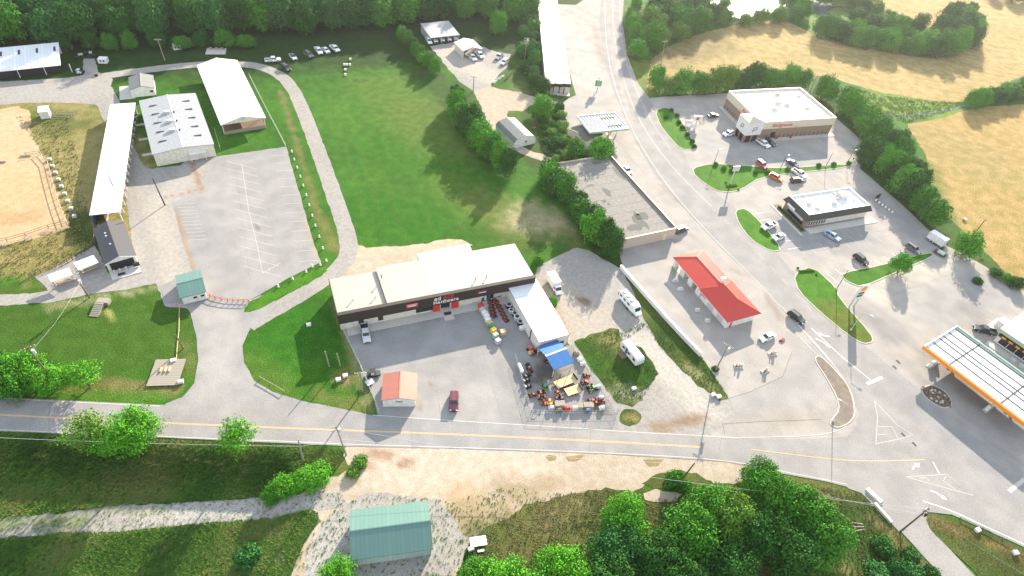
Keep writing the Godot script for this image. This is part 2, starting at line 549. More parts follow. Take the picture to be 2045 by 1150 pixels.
	sp("ground", Vector2(-43.6, -224.54), Vector2(7.14, -174.3), 7, 6, Color(0.05, 0.095, 0.024), 0.9)
	sp("ground", Vector2(-3.93, -236.45), Vector2(11.63, -187.78), 12, 8, Color(0.075, 0.115, 0.038), 0.95)
	sp("ground", Vector2(11.2, -201.17), Vector2(18.51, -186.31), 6, 5, Color(0.07, 0.11, 0.035), 0.9)
	sp("ground", Vector2(-10.65, -204.26), Vector2(-7.12, -226.86), 4, 4, Color(0.14, 0.18, 0.05), 0.7)
	sp("ground", Vector2(23.24, -139.38), Vector2(31.2, -124.24), 4, 3, Color(0.05, 0.085, 0.022), 0.9)
	# far side of the highway
	sp("ground", Vector2(41, -321.85), Vector2(42.08, -236.93), 5, 4, Color(0.20, 0.22, 0.055), 0.85)
	sp("ground", Vector2(120.23, -259.52), Vector2(131.39, -177.69), 12, 8, Color(0.06, 0.11, 0.02), 0.9)
	sp("ground", Vector2(137.42, -253.29), Vector2(168.51, -257.61), 10, 6, Color(0.17, 0.26, 0.040), 1.0)
	sp("ground", Vector2(153.38, -334.97), Vector2(146.04, -345.68), 20, 10, Color(0.14, 0.24, 0.04), 1.0)
	sp("ground", Vector2(131.1, -164.59), Vector2(144.2, -134.19), 7, 6, Color(0.075, 0.12, 0.03), 0.9)
	# rough field below the road
	sp("ground", Vector2(-88.92, -46.07), Vector2(-51.53, -52.96), 9, 7, Color(0.085, 0.150, 0.026), 0.85)
	sp("ground", Vector2(-76.76, -51.85), Vector2(-59.21, -54.96), 3, 5, Color(0.155, 0.120, 0.055), 0.7)
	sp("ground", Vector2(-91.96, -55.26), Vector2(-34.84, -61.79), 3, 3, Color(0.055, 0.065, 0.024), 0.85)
	sp("ground", Vector2(-62.26, -57.19), Vector2(-48.57, -59.8), 3, 3, Color(0.16, 0.12, 0.07), 0.7)
	sp("ground", Vector2(-78.27, -38.32), Vector2(-41.46, -42.4), 8, 8, Color(0.070, 0.130, 0.024), 0.9)
	sp("ground", Vector2(-54.5, -41.53), Vector2(-47.85, -40.66), 3, 4, Color(0.20, 0.16, 0.07), 0.7)
	sp("ground", Vector2(-74.72, -41.02), Vector2(-64.2, -42.92), 1.5, 2.5, Color(0.17, 0.16, 0.05), 0.6)
	sp("ground", Vector2(-35.27, -46.49), Vector2(-29.78, -40.99), 4, 4, Color(0.38, 0.31, 0.22), 0.7)
	sp("ground", Vector2(-27.78, -61.71), Vector2(-25.49, -58.8), 2.0, 2, Color(0.15, 0.15, 0.05), 0.9)
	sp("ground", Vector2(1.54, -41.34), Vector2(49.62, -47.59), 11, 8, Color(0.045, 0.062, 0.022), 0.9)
	sp("ground", Vector2(6.68, -51.84), Vector2(22.55, -59), 7, 6, Color(0.17, 0.150, 0.065), 0.85)
	sp("ground", Vector2(13, -55.63), Vector2(20.61, -59.75), 3, 4, Color(0.27, 0.215, 0.13), 0.8)
	sp("ground", Vector2(26.46, -59.56), Vector2(41.82, -57.69), 6, 6, Color(0.085, 0.105, 0.034), 0.9)
	sp("ground", Vector2(47.92, -48.24), Vector2(59.41, -50.63), 4, 4, Color(0.18, 0.12, 0.07), 0.9)
	sp("ground", Vector2(63.74, -68.67), Vector2(75.76, -67.67), 4, 4, Color(0.17, 0.155, 0.06), 0.9)
	sp("ground", Vector2(67.71, -68.14), Vector2(68.33, -52.71), 1.8, 2.5, Color(0.24, 0.185, 0.10), 0.9)
	sp("ground", Vector2(73.73, -61.12), Vector2(84.71, -53.96), 7, 5, Color(0.05, 0.09, 0.024), 0.9)
	sp("ground", Vector2(77.53, -63.68), Vector2(85.09, -54.93), 1.2, 1.5, soil, 0.6)
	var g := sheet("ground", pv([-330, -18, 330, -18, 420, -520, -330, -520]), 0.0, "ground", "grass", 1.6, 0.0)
	var wide := MB.new()
	wide.col = Color(0.05, 0.15, 0.02)
	wide.slab(pv([-4000, 3000, 4000, 3000, 4000, -6000, -4000, -6000]), -6.2, -6.0, false)
	part(g, "outer_ground", wide, M.grass)
	# hay fields beyond the highway
	sp("far_hay_field", Vector2(48.6, -271.77), Vector2(75.87, -294.03), 13, 7, Color(0.20, 0.165, 0.09), 0.6)
	sp("far_hay_field", Vector2(142.58, -298.75), Vector2(195.49, -312.54), 5, 8, Color(0.24, 0.22, 0.10), 0.5)
	sheet("far_hay_field", pv([42.6, -239.2, 46, -265.9, 53.8, -281.3, 72.4, -303.9, 100.6, -327.2, 117.9, -337.2, 133.8, -319, 153.7, -319.5, 169.8, -354, 190.3, -416.1, 286.8, -483.5, 450.9, -528.5, 334.6, -356, 227.6, -305.9, 186.3, -269.3, 175.4, -263.9, 162.2, -263.4, 145.3, -264.5, 131.8, -269.9, 124.4, -275, 101.9, -263.4, 64.9, -243.5]), 0.02, "far_hay", "hay", 1.1, 0.8)
	sp("hay_field", Vector2(152.41, -227.25), Vector2(165.43, -212.89), 14, 14, Color(0.30, 0.25, 0.11), 0.5)
	sp("hay_field", Vector2(142.82, -207.38), Vector2(136.27, -173.4), 3.5, 3, Color(0.17, 0.20, 0.06), 0.9)
	sheet("hay_field", pv([146.6, -238, 164.5, -247.6, 184.2, -262, 210.9, -272.5, 312, -304.7, 175.9, -94.5, 157.2, -111.9, 145.7, -141.5, 143.4, -155.2, 140.4, -164.1, 137.5, -176.3, 139, -193.8, 145.3, -214.7]), 0.02, "hay", "hay", 1.1, 0.8)
	sheet("pond", pv([76.2, -338.7, 85.3, -353.5, 97.4, -379.9, 111.6, -430.4, 169.6, -455.2, 157.2, -394.8, 154.1, -367, 141.8, -349.7, 135.6, -354.5, 126.9, -360, 114.4, -345.5, 101.3, -331.4, 89.6, -329.9, 80.7, -329.4]), 0.03, "stone", "water", 3.0, 0.8)
	part(get_node("pond"), "shallows", MB.new().slab(pv([144.3, -359.1, 150.5, -354.2, 155.3, -350.3, 148.7, -343.9, 141.4, -348.2]), 0.02, 0.035, false), M.water)
	sheet("creek", ribbon_poly(smooth(pv([137.4, -243.5, 146.9, -244.5, 159.2, -249.9, 169.9, -255.8, 182.4, -262.8])), 1.6), 0.03, "stone", "water", 1.5, 0.5)

	# unpaved yards and tracks
	sp("arena_dirt", Vector2(-144.9, -137.24), Vector2(-123.21, -118.78), 8, 6, Color(0.50, 0.375, 0.225), 0.6)
	sp("arena_dirt", Vector2(-160.31, -155.55), Vector2(-144.45, -145.3), 8, 8, Color(0.50, 0.40, 0.27), 0.6)
	sp("arena_dirt", Vector2(-126.67, -118.02), Vector2(-130, -115.17), 3, 3, Color(0.36, 0.22, 0.11), 0.5)
	sheet("arena_dirt", pv([-173.2, -160.7, -166.1, -163.9, -162.1, -167, -156.8, -164.3, -148.9, -152.6, -140.2, -144.2, -133.6, -137.4, -124.8, -127.3, -117.2, -118.4, -114.3, -115.4, -121, -109.4, -126, -105.6, -131.6, -102.9]), 0.02, "sand", "dirt", 1.3, 0.9)
	sp("gravel_yard", Vector2(-164.17, -175.56), Vector2(-152.43, -180.71), 5, 5, Color(0.335, 0.33, 0.325), 0.8)
	sp("gravel_yard", Vector2(-141.78, -176.73), Vector2(-109.73, -138.09), 1.5, 2, Color(0.30, 0.285, 0.27), 0.7)
	sp("gravel_yard", Vector2(-100.23, -130.64), Vector2(-80.93, -102.2), 3, 4, Color(0.41, 0.38, 0.34), 0.8)
	sp("gravel_yard", Vector2(-97.73, -146.08), Vector2(-97.53, -133.61), 3.5, 3, Color(0.40, 0.385, 0.36), 0.6)
	sp("gravel_yard", Vector2(-100.9, -152.88), Vector2(-90.38, -137.67), 0.7, 0.8, Color(0.30, 0.17, 0.09), 0.8)
	sp("gravel_yard", Vector2(-98.26, -132.26), Vector2(-90.58, -138.11), 0.4, 0.6, Color(0.30, 0.17, 0.09), 0.7)
	sheet("gravel_yard", pv([-184.5, -176.4, -169.1, -183.1, -159.9, -187.4, -155.8, -190.9, -162.2, -202.1, -158.7, -203.2, -152.6, -194.5, -145.5, -190.9, -143.4, -186.2, -137.1, -179.1, -131.4, -172.2, -123.7, -161.9, -118, -153.4, -111.1, -145.5, -108.2, -144.3, -101.4, -147.8, -101.1, -150.6, -96.2, -153.5, -89.1, -139.9, -87.5, -134.5, -93.3, -129.4, -88.4, -122.1, -83, -114.6, -76.8, -106.5, -70.2, -97.4, -67.8, -94.5, -79.2, -93.7, -84.7, -100.4, -90.4, -97.2, -96.8, -94.5, -104, -90.3, -109.8, -88.6, -119.4, -86.1, -121.6, -89.2, -109.8, -92.1, -106.6, -93.7, -112.3, -97.4, -110.1, -100, -105.2, -110.3, -100.6, -105.6, -97.1, -101.7, -91.1, -102.9, -98.9, -115.7, -107.4, -129, -119.3, -146.1, -123.4, -151.4, -132, -163.1, -141.3, -173.8, -147.8, -173, -160.4, -169.8, -174.8, -162.8]), 0.03, "gravel", "gravel", 1.2, 0.35)
	sheet("loop_drive", ribbon_poly(smooth(pv([-149.6, -191.9, -138.9, -199.9, -126.2, -208.3, -112.3, -213.4, -103.3, -214.1, -93.8, -209.5, -86.2, -200.6, -78.1, -186.9, -68.2, -169, -58.8, -151.4, -51.1, -137, -45.9, -126.9, -43.5, -120.2, -44.1, -114.1, -47.3, -107.9, -52.3, -100.8, -57.1, -94.2, -58.9, -91.4])), 4.6), 0.045, "gravel", "gravel", 1.1, 0.25)
	sp("back_lane", Vector2(-40.98, -121.69), Vector2(-18.22, -129.36), 2.4, 2, Color(0.47, 0.395, 0.30), 0.8)
	sheet("back_lane", pv([-45.2, -127.1, -42, -123.5, -38.7, -123.4, -32.4, -125.1, -24.8, -128, -19.2, -131.3, -15.5, -131.4, -12.1, -129.8, -23.5, -121.2, -34, -115.2, -41.8, -110.6, -45.4, -107.7, -47.6, -108.8, -44.4, -115, -43.7, -120.1]), 0.04, "dirt", "dirt", 1.1, 0.6)
	sp("pickup_yard", Vector2(-37.26, -244.6), Vector2(-21.27, -231.24), 6, 5, Color(0.44, 0.40, 0.36), 0.8)
	sheet("pickup_yard", pv([-46.9, -250.3, -42.5, -253.7, -35.4, -259.1, -26.6, -256.9, -19.8, -253.1, -13.5, -253.1, -13.9, -240.2, -17.1, -229, -18.4, -220.3, -20.7, -214.8, -24.1, -216.2, -31, -224.1, -39, -237]), 0.03, "gravel", "gravel", 1.5, 0.8)
	sheet("farm_track", pv([-24.1, -216.2, -19.2, -222.5, -14.3, -221.4, -6.6, -221.2, -1.7, -218.6, 10.6, -219.7, 13.5, -218.2, 10.4, -215, -1.8, -212.3, -5.1, -206.9, -9.9, -205.6, -10.1, -195.5, -7.5, -186.8, -1.7, -182.2, 4.4, -180, 9.5, -177.3, 4.6, -176.1, -3.1, -178.7, -9.7, -183.6, -15.2, -194.1, -19.5, -205.5]), 0.035, "dirt", "dirt", 1.3, 0.7)
	sp("gravel_lot", Vector2(11.46, -112.9), Vector2(20.46, -107.57), 6, 5, Color(0.40, 0.36, 0.31), 0.8)
	sp("gravel_lot", Vector2(17.85, -114.48), Vector2(19.41, -113.69), 0.9, 0.8, Color(0.20, 0.14, 0.09), 0.9)
	sp("gravel_lot", Vector2(6.55, -119.4), Vector2(14.34, -103.1), 1.4, 2, Color(0.33, 0.26, 0.17), 0.6)
	sp("gravel_lot", Vector2(33.89, -101.74), Vector2(45.35, -86.04), 4, 4, Color(0.45, 0.43, 0.40), 0.8)
	sp("gravel_lot", Vector2(34.64, -78.44), Vector2(43.75, -82.06), 1.3, 1.5, Color(0.26, 0.19, 0.13), 0.85)
	sp("gravel_lot", Vector2(39.16, -80.3), Vector2(46.14, -83.49), 0.8, 1.0, Color(0.24, 0.16, 0.11), 0.7)
	sheet("gravel_lot", pv([5.3, -119.9, 6.2, -125.2, 12.1, -131, 16.4, -134.7, 19.7, -134.2, 24.6, -131, 29.3, -127.9, 35.8, -111.8, 39.3, -107.6, 47.3, -101.7, 52.2, -89.2, 55.1, -83.6, 51.9, -77.8, 42, -76.5, 26.5, -75.3, 25.8, -80.5, 20.5, -90.3, 15.7, -98.5, 10.5, -105.7]), 0.03, "gravel", "gravel", 1.2, 0.35)
	sp("trailer_lawn", Vector2(18.08, -98.94), Vector2(21.68, -94.94), 3, 2, Color(0.045, 0.14, 0.014), 0.9)
	sp("trailer_lawn", Vector2(20.51, -91.76), Vector2(24.46, -85.34), 1.5, 2, Color(0.045, 0.13, 0.014), 0.8)
	sp("trailer_lawn", Vector2(24.77, -103.34), Vector2(26.56, -101.24), 2.2, 2, Color(0.33, 0.26, 0.13), 0.8)
	sp("trailer_lawn", Vector2(27.47, -91.49), Vector2(32.23, -93.76), 3, 2, Color(0.05, 0.12, 0.018), 0.7)
	sp("trailer_lawn", Vector2(25.61, -86.22), Vector2(30.16, -86.97), 2, 2, Color(0.36, 0.32, 0.25), 0.8)
	sheet("trailer_lawn", pv([16.4, -99.9, 20.5, -102.9, 25.2, -105.7, 27.2, -105.8, 28.3, -102, 32.6, -100.9, 35, -96.9, 36.2, -93.6, 34.1, -89.4, 31, -87, 32.2, -85.5, 29.7, -83.2, 26.3, -83.5, 25.2, -85.2, 21.1, -91]), 0.045, "rough", "grass", 1.0, 0.6)
	sp("wall_verge", Vector2(43.15, -97.13), Vector2(50.49, -90.33), 1.2, 2, Color(0.33, 0.28, 0.16), 0.8)
	sp("wall_verge", Vector2(47, -99.33), Vector2(50.6, -91.06), 1.2, 1.5, Color(0.045, 0.10, 0.018), 0.8)
	sheet("wall_verge", pv([28.4, -128.5, 30.5, -126.9, 36.1, -116.5, 47.2, -100.6, 50.9, -93.4, 52.4, -89.4, 49.7, -88.1, 45.6, -91.6, 40.3, -97.6, 37.1, -102.3, 35, -107.7, 33.7, -111.4, 31.3, -121.4]), 0.045, "rough", "grass", 1.0, 0.5)
	sp("dry_mound", Vector2(28.87, -80.47), Vector2(29.96, -80.38), 1.0, 1.4, Color(0.30, 0.22, 0.11), 0.8)
	sheet("dry_mound", rounded(pv([26.7, -80.9, 28.3, -82.5, 30.5, -82.6, 31.8, -81.2, 31, -79, 28.3, -78.1, 26.9, -78.9])), 0.05, "rough", "grass", 0.7, 0.5)
	sp("dirt_lot", Vector2(-20.98, -62.19), Vector2(8.56, -64.41), 6, 4, Color(0.50, 0.43, 0.36), 0.7)
	sp("dirt_lot", Vector2(-23.31, -63.5), Vector2(-19.38, -63.77), 1, 1, Color(0.30, 0.19, 0.13), 0.8)
	sp("dirt_lot", Vector2(-16.99, -62.02), Vector2(-15.16, -62.73), 0.9, 0.9, Color(0.27, 0.18, 0.11), 0.9)
	sp("dirt_lot", Vector2(-24.65, -61.08), Vector2(-22.48, -60.32), 0.8, 1, Color(0.36, 0.22, 0.14), 0.6)
	sp("dirt_lot", Vector2(-5.87, -57.49), Vector2(-0.47, -56.73), 2, 3, Color(0.43, 0.32, 0.20), 0.8)
	sp("dirt_lot", Vector2(2.98, -60.34), Vector2(8.9, -59.63), 2.5, 3, Color(0.30, 0.24, 0.15), 0.8)
	sp("dirt_lot", Vector2(-3.63, -52.32), Vector2(4.6, -53.96), 3, 3, Color(0.30, 0.24, 0.14), 0.8)
	sp("dirt_lot", Vector2(-0.62, -50.82), Vector2(3.83, -52.4), 2, 2.5, Color(0.12, 0.125, 0.045), 0.8)
	sp("dirt_lot", Vector2(10.68, -62.54), Vector2(13.64, -62.76), 1.4, 1.5, Color(0.33, 0.26, 0.18), 0.8)
	sp("dirt_lot", Vector2(-34.95, -45.61), Vector2(-29.78, -40.99), 2.5, 3, Color(0.35, 0.28, 0.19), 0.5)
	sheet("dirt_lot", pv([-28.6, -62.4, -28.1, -64.6, -21.9, -65.9, -8, -67.6, 22.7, -71.3, 48, -73.5, 60.4, -72.1, 53.5, -68.6, 47.1, -67.3, 32.7, -65.6, 28.7, -62.5, 23.6, -62.8, 14.7, -59.9, 8.1, -56.9, 4.7, -53.5, 0.3, -51, -1.9, -47, -3.4, -39.9, -31.4, -36.3, -32, -42.9, -28.6, -48.8, -36.9, -51.5, -34, -53.9, -29.4, -57.2, -26.2, -59.8]), 0.03, "dirt", "dirt", 1.1, 0.6)
	sp("shed_gravel", Vector2(-26.46, -41.89), Vector2(-24.61, -47.51), 3, 3, Color(0.40, 0.395, 0.385), 0.8)
	sheet("shed_gravel", pv([-28.7, -38.2, -29.2, -45, -27.6, -49.9, -24.4, -53.3, -23, -55, -19.3, -55.5, -7.9, -55.7, -5.1, -52.6, -1.7, -48.4, -1.8, -46.1, -4.1, -41.4, -8.5, -39.2, -20.1, -37.7]), 0.04, "gravel", "gravel", 1.1, 0.9)
	sp("gravel_track", Vector2(-60.34, -47.7), Vector2(-37.51, -52.33), 2, 2, Color(0.43, 0.42, 0.40), 0.8)
	sp("gravel_track", Vector2(-86.5, -42.6), Vector2(-71.3, -44.26), 1.6, 2, Color(0.13, 0.17, 0.05), 0.7)
	sp("gravel_track", Vector2(-71.01, -46.87), Vector2(-57.88, -48.34), 0.4, 1.0, Color(0.16, 0.19, 0.06), 0.5)
	sheet("gravel_track", pv([-87.2, -41.1, -88.4, -42.8, -80.5, -44.4, -73.6, -46.5, -64.6, -48.8, -54.4, -50.8, -46.6, -52.5, -42, -53.4, -34, -53.7, -26.7, -54.5, -24.2, -52.3, -29.4, -50.9, -36.4, -49.3, -43.9, -48.5, -54, -46.2, -62.9, -43.8, -72.7, -42.1, -79.8, -40.6, -85.8, -39.1]), 0.045, "gravel", "gravel", 0.9, 0.7)
	sheet("dirt_drive_patch", pv([31, -62.8, 33.6, -64, 38.6, -63.9, 37.4, -62.2, 32.4, -61.1, 31.1, -61.5]), 0.045, "dirt", "dirt", 1.0, 0.5)
	sheet("shrub_island", pv([30.7, -64.9, 33.8, -67.3, 38.1, -69, 42.2, -68.8, 45.1, -67.6, 46.8, -65.1, 42.7, -64.5, 38.7, -64.5, 33.6, -64.3]), 0.05, "rough", "grass", 1.0, 0.5)

	# paved lots
	sp("parking_lot", Vector2(-87.67, -143.3), Vector2(-62.94, -109.41), 4, 7, Color(0.33, 0.317, 0.300), 0.7)
	sp("parking_lot", Vector2(-69.98, -155.5), Vector2(-50.8, -115.68), 0.6, 1.4, Color(0.37, 0.30, 0.20), 0.6)
	sp("parking_lot", Vector2(-93.23, -127.63), Vector2(-78.44, -106.31), 0.7, 0.8, Color(0.33, 0.22, 0.12), 0.7)
	sp("parking_lot", Vector2(-88.27, -128.74), Vector2(-80.01, -113.61), 2, 2, Color(0.255, 0.25, 0.245), 0.5)
	sp("parking_lot", Vector2(-70.67, -125.94), Vector2(-69.7, -124.85), 0.4, 0.6, Color(0.12, 0.10, 0.08), 0.7)
	var lot := sheet("parking_lot", pv([-96.1, -153, -76, -164.6, -69.8, -152.8, -61.5, -137.1, -54.1, -123.1, -49.5, -115.4, -53.3, -110.8, -56.7, -106.1, -59.9, -101.4, -61.7, -98.5, -70.9, -97.6, -78.4, -106.1, -85.8, -116.4, -95.6, -131, -89.7, -136.4, -89.9, -139.8]), 0.05, "lot", "asphalt", 1.2, 0.25)
	sp("entrance_drive", Vector2(-65.43, -91.75), Vector2(-57.4, -73.14), 4, 4, Color(0.365, 0.345, 0.325), 0.7)
	sheet("entrance_drive", pv([-66.6, -68.3, -64, -70.4, -63.3, -74.1, -65.1, -79.9, -68.6, -86.5, -72.9, -92.8, -75.9, -95.8, -79.5, -94.3, -83.5, -99.6, -78.4, -106.1, -71, -97.7, -61.8, -98.6, -59.7, -101.1, -55.7, -100.1, -55.6, -96.5, -58, -90.6, -57.7, -85.5, -55.7, -81.2, -51.6, -76.7, -46.9, -74.6, -40.6, -73.3, -34.1, -72.9, -26.1, -72.3, -27.3, -71, -66, -67.2]), 0.055, "lot", "asphalt", 1.3, 0.12)
	sheet("drive_verge", pv([-61.9, -96.6, -61.2, -98.6, -57.8, -103, -52.8, -109.4, -47.9, -113.8, -46.7, -112.1, -51.4, -105.3, -56.5, -99, -59.9, -95.3, -61.4, -95.1]), 0.07, "lawn", "grass", 0.9, 0.5)
	sp("shop_lot", Vector2(-30.23, -90.38), Vector2(-4.06, -103.05), 6, 5, Color(0.285, 0.280, 0.275), 0.6)
	sp("shop_lot", Vector2(-14.57, -75.03), Vector2(-4.5, -79.25), 5, 4, Color(0.345, 0.330, 0.312), 0.8)
	sp("shop_lot", Vector2(4.72, -86.22), Vector2(7.62, -77.32), 1.5, 3, Color(0.23, 0.225, 0.22), 0.6)
	sp("shop_lot", Vector2(-16.51, -77.28), Vector2(-16, -75.81), 0.6, 0.8, Color(0.24, 0.17, 0.12), 0.7)
	sp("shop_lot", Vector2(-14.84, -82.1), Vector2(-14.58, -81.33), 0.4, 0.5, Color(0.22, 0.14, 0.09), 0.7)
	sp("shop_lot", Vector2(5.74, -103.18), Vector2(14.73, -90.78), 4, 4, Color(0.27, 0.25, 0.22), 0.6)
	sp("shop_lot", Vector2(9.91, -90.24), Vector2(13.72, -87.03), 2.2, 1.6, Color(0.075, 0.068, 0.06), 0.85)
	sp("shop_lot", Vector2(6.97, -86.31), Vector2(8.74, -86.89), 1.4, 1, Color(0.085, 0.075, 0.066), 0.8)
	sp("shop_lot", Vector2(21.64, -81.52), Vector2(23.29, -81.4), 1.2, 1, Color(0.10, 0.09, 0.08), 0.8)
	sp("shop_lot", Vector2(8.07, -95.61), Vector2(9.93, -94.11), 1.5, 1.5, Color(0.30, 0.20, 0.11), 0.6)
	for spot in [Vector2(-29.03, -99.77), Vector2(-23.07, -101.87), Vector2(-17.29, -101.61), Vector2(-15.28, -102.65), Vector2(-13.15, -103.89)]:
		sp("shop_lot", spot, spot, 0.5, 0.6, Color(0.13, 0.115, 0.10), 0.8)
	var shop_lot := sheet("shop_lot", pv([-39, -95.8, -3.9, -112.7, 9.2, -97.4, 15.7, -98.5, 20.5, -91, 25.8, -81.3, 26.8, -75.6, 7.9, -73.9, -23.6, -71.3, -26.2, -77, -30.9, -84.4, -34.6, -89.6]), 0.06, "lot", "asphalt", 1.1, 0.12)
	sp("roadside_lot", Vector2(8.11, -297.47), Vector2(20.07, -234.82), 6, 5, Color(0.43, 0.40, 0.365), 0.6)
	sp("roadside_lot", Vector2(43.3, -171.42), Vector2(47.83, -162.96), 0.9, 0.8, Color(0.27, 0.24, 0.21), 0.7)
	sp("roadside_lot", Vector2(21.75, -296.18), Vector2(24.66, -256.77), 1.4, 1.2, Color(0.30, 0.265, 0.235), 0.7)
	sp("roadside_lot", Vector2(9.14, -265.36), Vector2(19.97, -266.78), 0.7, 0.8, Color(0.29, 0.265, 0.24), 0.5)
	var road_lot := sheet("roadside_lot", pv([-0.8, -314.6, 12.4, -318.1, 28.3, -352.9, 26.1, -303.7, 26.9, -264.9, 31, -233.7, 36.7, -200.9, 43.4, -177.2, 51.4, -159.9, 56.1, -148.6, 45.3, -144.5, 26.5, -184.5, 20.2, -186.1, 12.5, -192.6, 7.7, -215.8, 14.3, -224.8, 9.5, -254.5]), 0.05, "concrete", "asphalt", 1.5, 0.1)
	sp("station_lot", Vector2(30.23, -134.28), Vector2(36.67, -125.32), 4, 4, Color(0.33, 0.315, 0.295), 0.6)
	sp("station_lot", Vector2(50, -147.34), Vector2(50.65, -146.55), 0.8, 0.8, Color(0.27, 0.23, 0.19), 0.6)
	sp("station_lot", Vector2(67.9, -125.54), Vector2(69.83, -118.09), 0.9, 0.8, Color(0.28, 0.23, 0.19), 0.8)
	sp("station_lot", Vector2(60.57, -134.73), Vector2(61.88, -133.33), 0.7, 0.7, Color(0.29, 0.25, 0.21), 0.7)
	sp("station_lot", Vector2(54.63, -87.54), Vector2(73.9, -100.88), 6, 5, Color(0.305, 0.295, 0.280), 0.7)
	sp("station_lot", Vector2(55.12, -83.87), Vector2(72.59, -86.66), 2, 3, Color(0.30, 0.25, 0.20), 0.4)
	var st_lot := sheet("station_lot", pv([27.8, -136.6, 37.8, -142, 47.1, -147.9, 53.6, -152.4, 59.9, -144.4, 66.6, -133.2, 72.5, -121.7, 77.8, -111.2, 80.5, -103.6, 82.3, -94.9, 82.2, -90, 80.9, -86.4, 77.7, -82.5, 66.3, -79.2, 55, -77.3, 44.1, -76.3, 53, -84.3, 52, -89.2, 47, -101.4, 29.5, -128.7]), 0.055, "concrete", "asphalt", 1.3, 0.1)
	var pad := sheet("station_pad", pv([47.6, -104.2, 53.4, -110.2, 61.5, -112.5, 68, -109.8, 70.3, -105.9, 66.2, -97.7, 57.7, -92, 52.1, -89.1]), 0.065, "concrete", "asphalt", 1.3, 0.02)
	sp("commercial_lot", Vector2(66.94, -201.85), Vector2(98.82, -199.87), 9, 4, Color(0.300, 0.296, 0.292), 0.7)
	sp("commercial_lot", Vector2(77.99, -153.29), Vector2(100.67, -158.12), 9, 6, Color(0.265, 0.262, 0.258), 0.8)
	sp("commercial_lot", Vector2(113.64, -179.23), Vector2(124.9, -160.81), 4, 5, Color(0.26, 0.257, 0.253), 0.8)
	sp("commercial_lot", Vector2(102.67, -136.23), Vector2(123.93, -146.78), 8, 4, Color(0.43, 0.40, 0.34), 0.8)
	sp("commercial_lot", Vector2(116.14, -130.86), Vector2(132.74, -140.02), 8, 6, Color(0.27, 0.265, 0.258), 0.7)
	sp("commercial_lot", Vector2(96.45, -121.56), Vector2(98.76, -116.66), 4, 4, Color(0.20, 0.20, 0.20), 0.6)
	sp("commercial_lot", Vector2(109.1, -103.78), Vector2(116.37, -90.64), 8, 7, Color(0.22, 0.215, 0.21), 0.6)
	sp("commercial_lot", Vector2(110.48, -107.13), Vector2(112.29, -99.81), 3, 3, Color(0.19, 0.165, 0.145), 0.5)
	sp("commercial_lot", Vector2(91.45, -127.15), Vector2(93.62, -121.04), 3, 3, Color(0.25, 0.235, 0.215), 0.5)
	sp("commercial_lot", Vector2(125.81, -130.75), Vector2(126.99, -127.19), 3, 3, Color(0.20, 0.19, 0.18), 0.6)
	var com := sheet("commercial_lot", pv([43.3, -230.6, 49.8, -233.7, 71.2, -241.9, 109.2, -258.2, 120.8, -225.8, 124.4, -214.3, 115.7, -198.8, 123.7, -179.3, 130, -160, 135.2, -155.8, 141.2, -148.9, 147.6, -140.8, 163.2, -119.5, 130.5, -66.9, 114.9, -79.7, 106.2, -89.8, 99.8, -97.2, 92.2, -106.5, 89, -110.5, 84.8, -115.7, 81, -121.3, 76.6, -128, 76.5, -134.8, 73.1, -144.2, 68.2, -153.6, 64.9, -161.6, 55.6, -175.5, 52.8, -181.2, 51, -193.5, 47, -202.2, 43.9, -217.3]), 0.045, "concrete", "asphalt", 1.6, 0.1)

	# roads
	sp("county_road", Vector2(-25.39, -69.59), Vector2(1.76, -71.68), 5, 6, Color(0.285, 0.285, 0.285), 0.5)
	sp("county_road", Vector2(-96.39, -62.42), Vector2(-58.58, -66.47), 1.0, 1.2, Color(0.285, 0.28, 0.275), 0.5)
	sp("county_road", Vector2(-94.23, -59.27), Vector2(-37.87, -65.26), 0.8, 1.2, Color(0.285, 0.28, 0.275), 0.5)
	var county := sheet("county_road", pv([-105.5, -64.1, -98, -64.8, -83.8, -66.2, -66.4, -68, -40.1, -71.9, -26, -72.1, -9, -73.4, 12, -75.4, 28.1, -76.7, 44.4, -78.2, 55.3, -78.9, 66.6, -80.7, 78.3, -83.1, 84.1, -80.5, 80.6, -70, 74.5, -70.3, 69.5, -71, 60.3, -71.5, 48.9, -72.5, 22.6, -70.4, -7.9, -66.9, -27.6, -64.4, -65.7, -60.6, -93.1, -57.6, -100.3, -56.9]), 0.07, "asphalt", "asphalt", 1.4, 0.06)
	sp("highway", Vector2(28.02, -292.42), Vector2(34.8, -207.44), 0.8, 1.0, Color(0.385, 0.35, 0.315), 0.7)
	sp("highway", Vector2(32.71, -294.02), Vector2(40.84, -216.46), 0.8, 1.0, Color(0.385, 0.35, 0.315), 0.7)
	sp("highway", Vector2(52.02, -165.23), Vector2(85.12, -105.93), 0.7, 1.0, Color(0.30, 0.285, 0.27), 0.5)
	sp("highway", Vector2(60.22, -167.09), Vector2(91.5, -110.29), 0.7, 1.0, Color(0.30, 0.285, 0.27), 0.5)
	sp("highway", Vector2(94.33, -96.85), Vector2(111.53, -72.8), 3, 3, Color(0.255, 0.252, 0.25), 0.6)
	sp("highway", Vector2(91.93, -103.96), Vector2(102.78, -88.51), 1.2, 1.5, Color(0.27, 0.265, 0.26), 0.6)
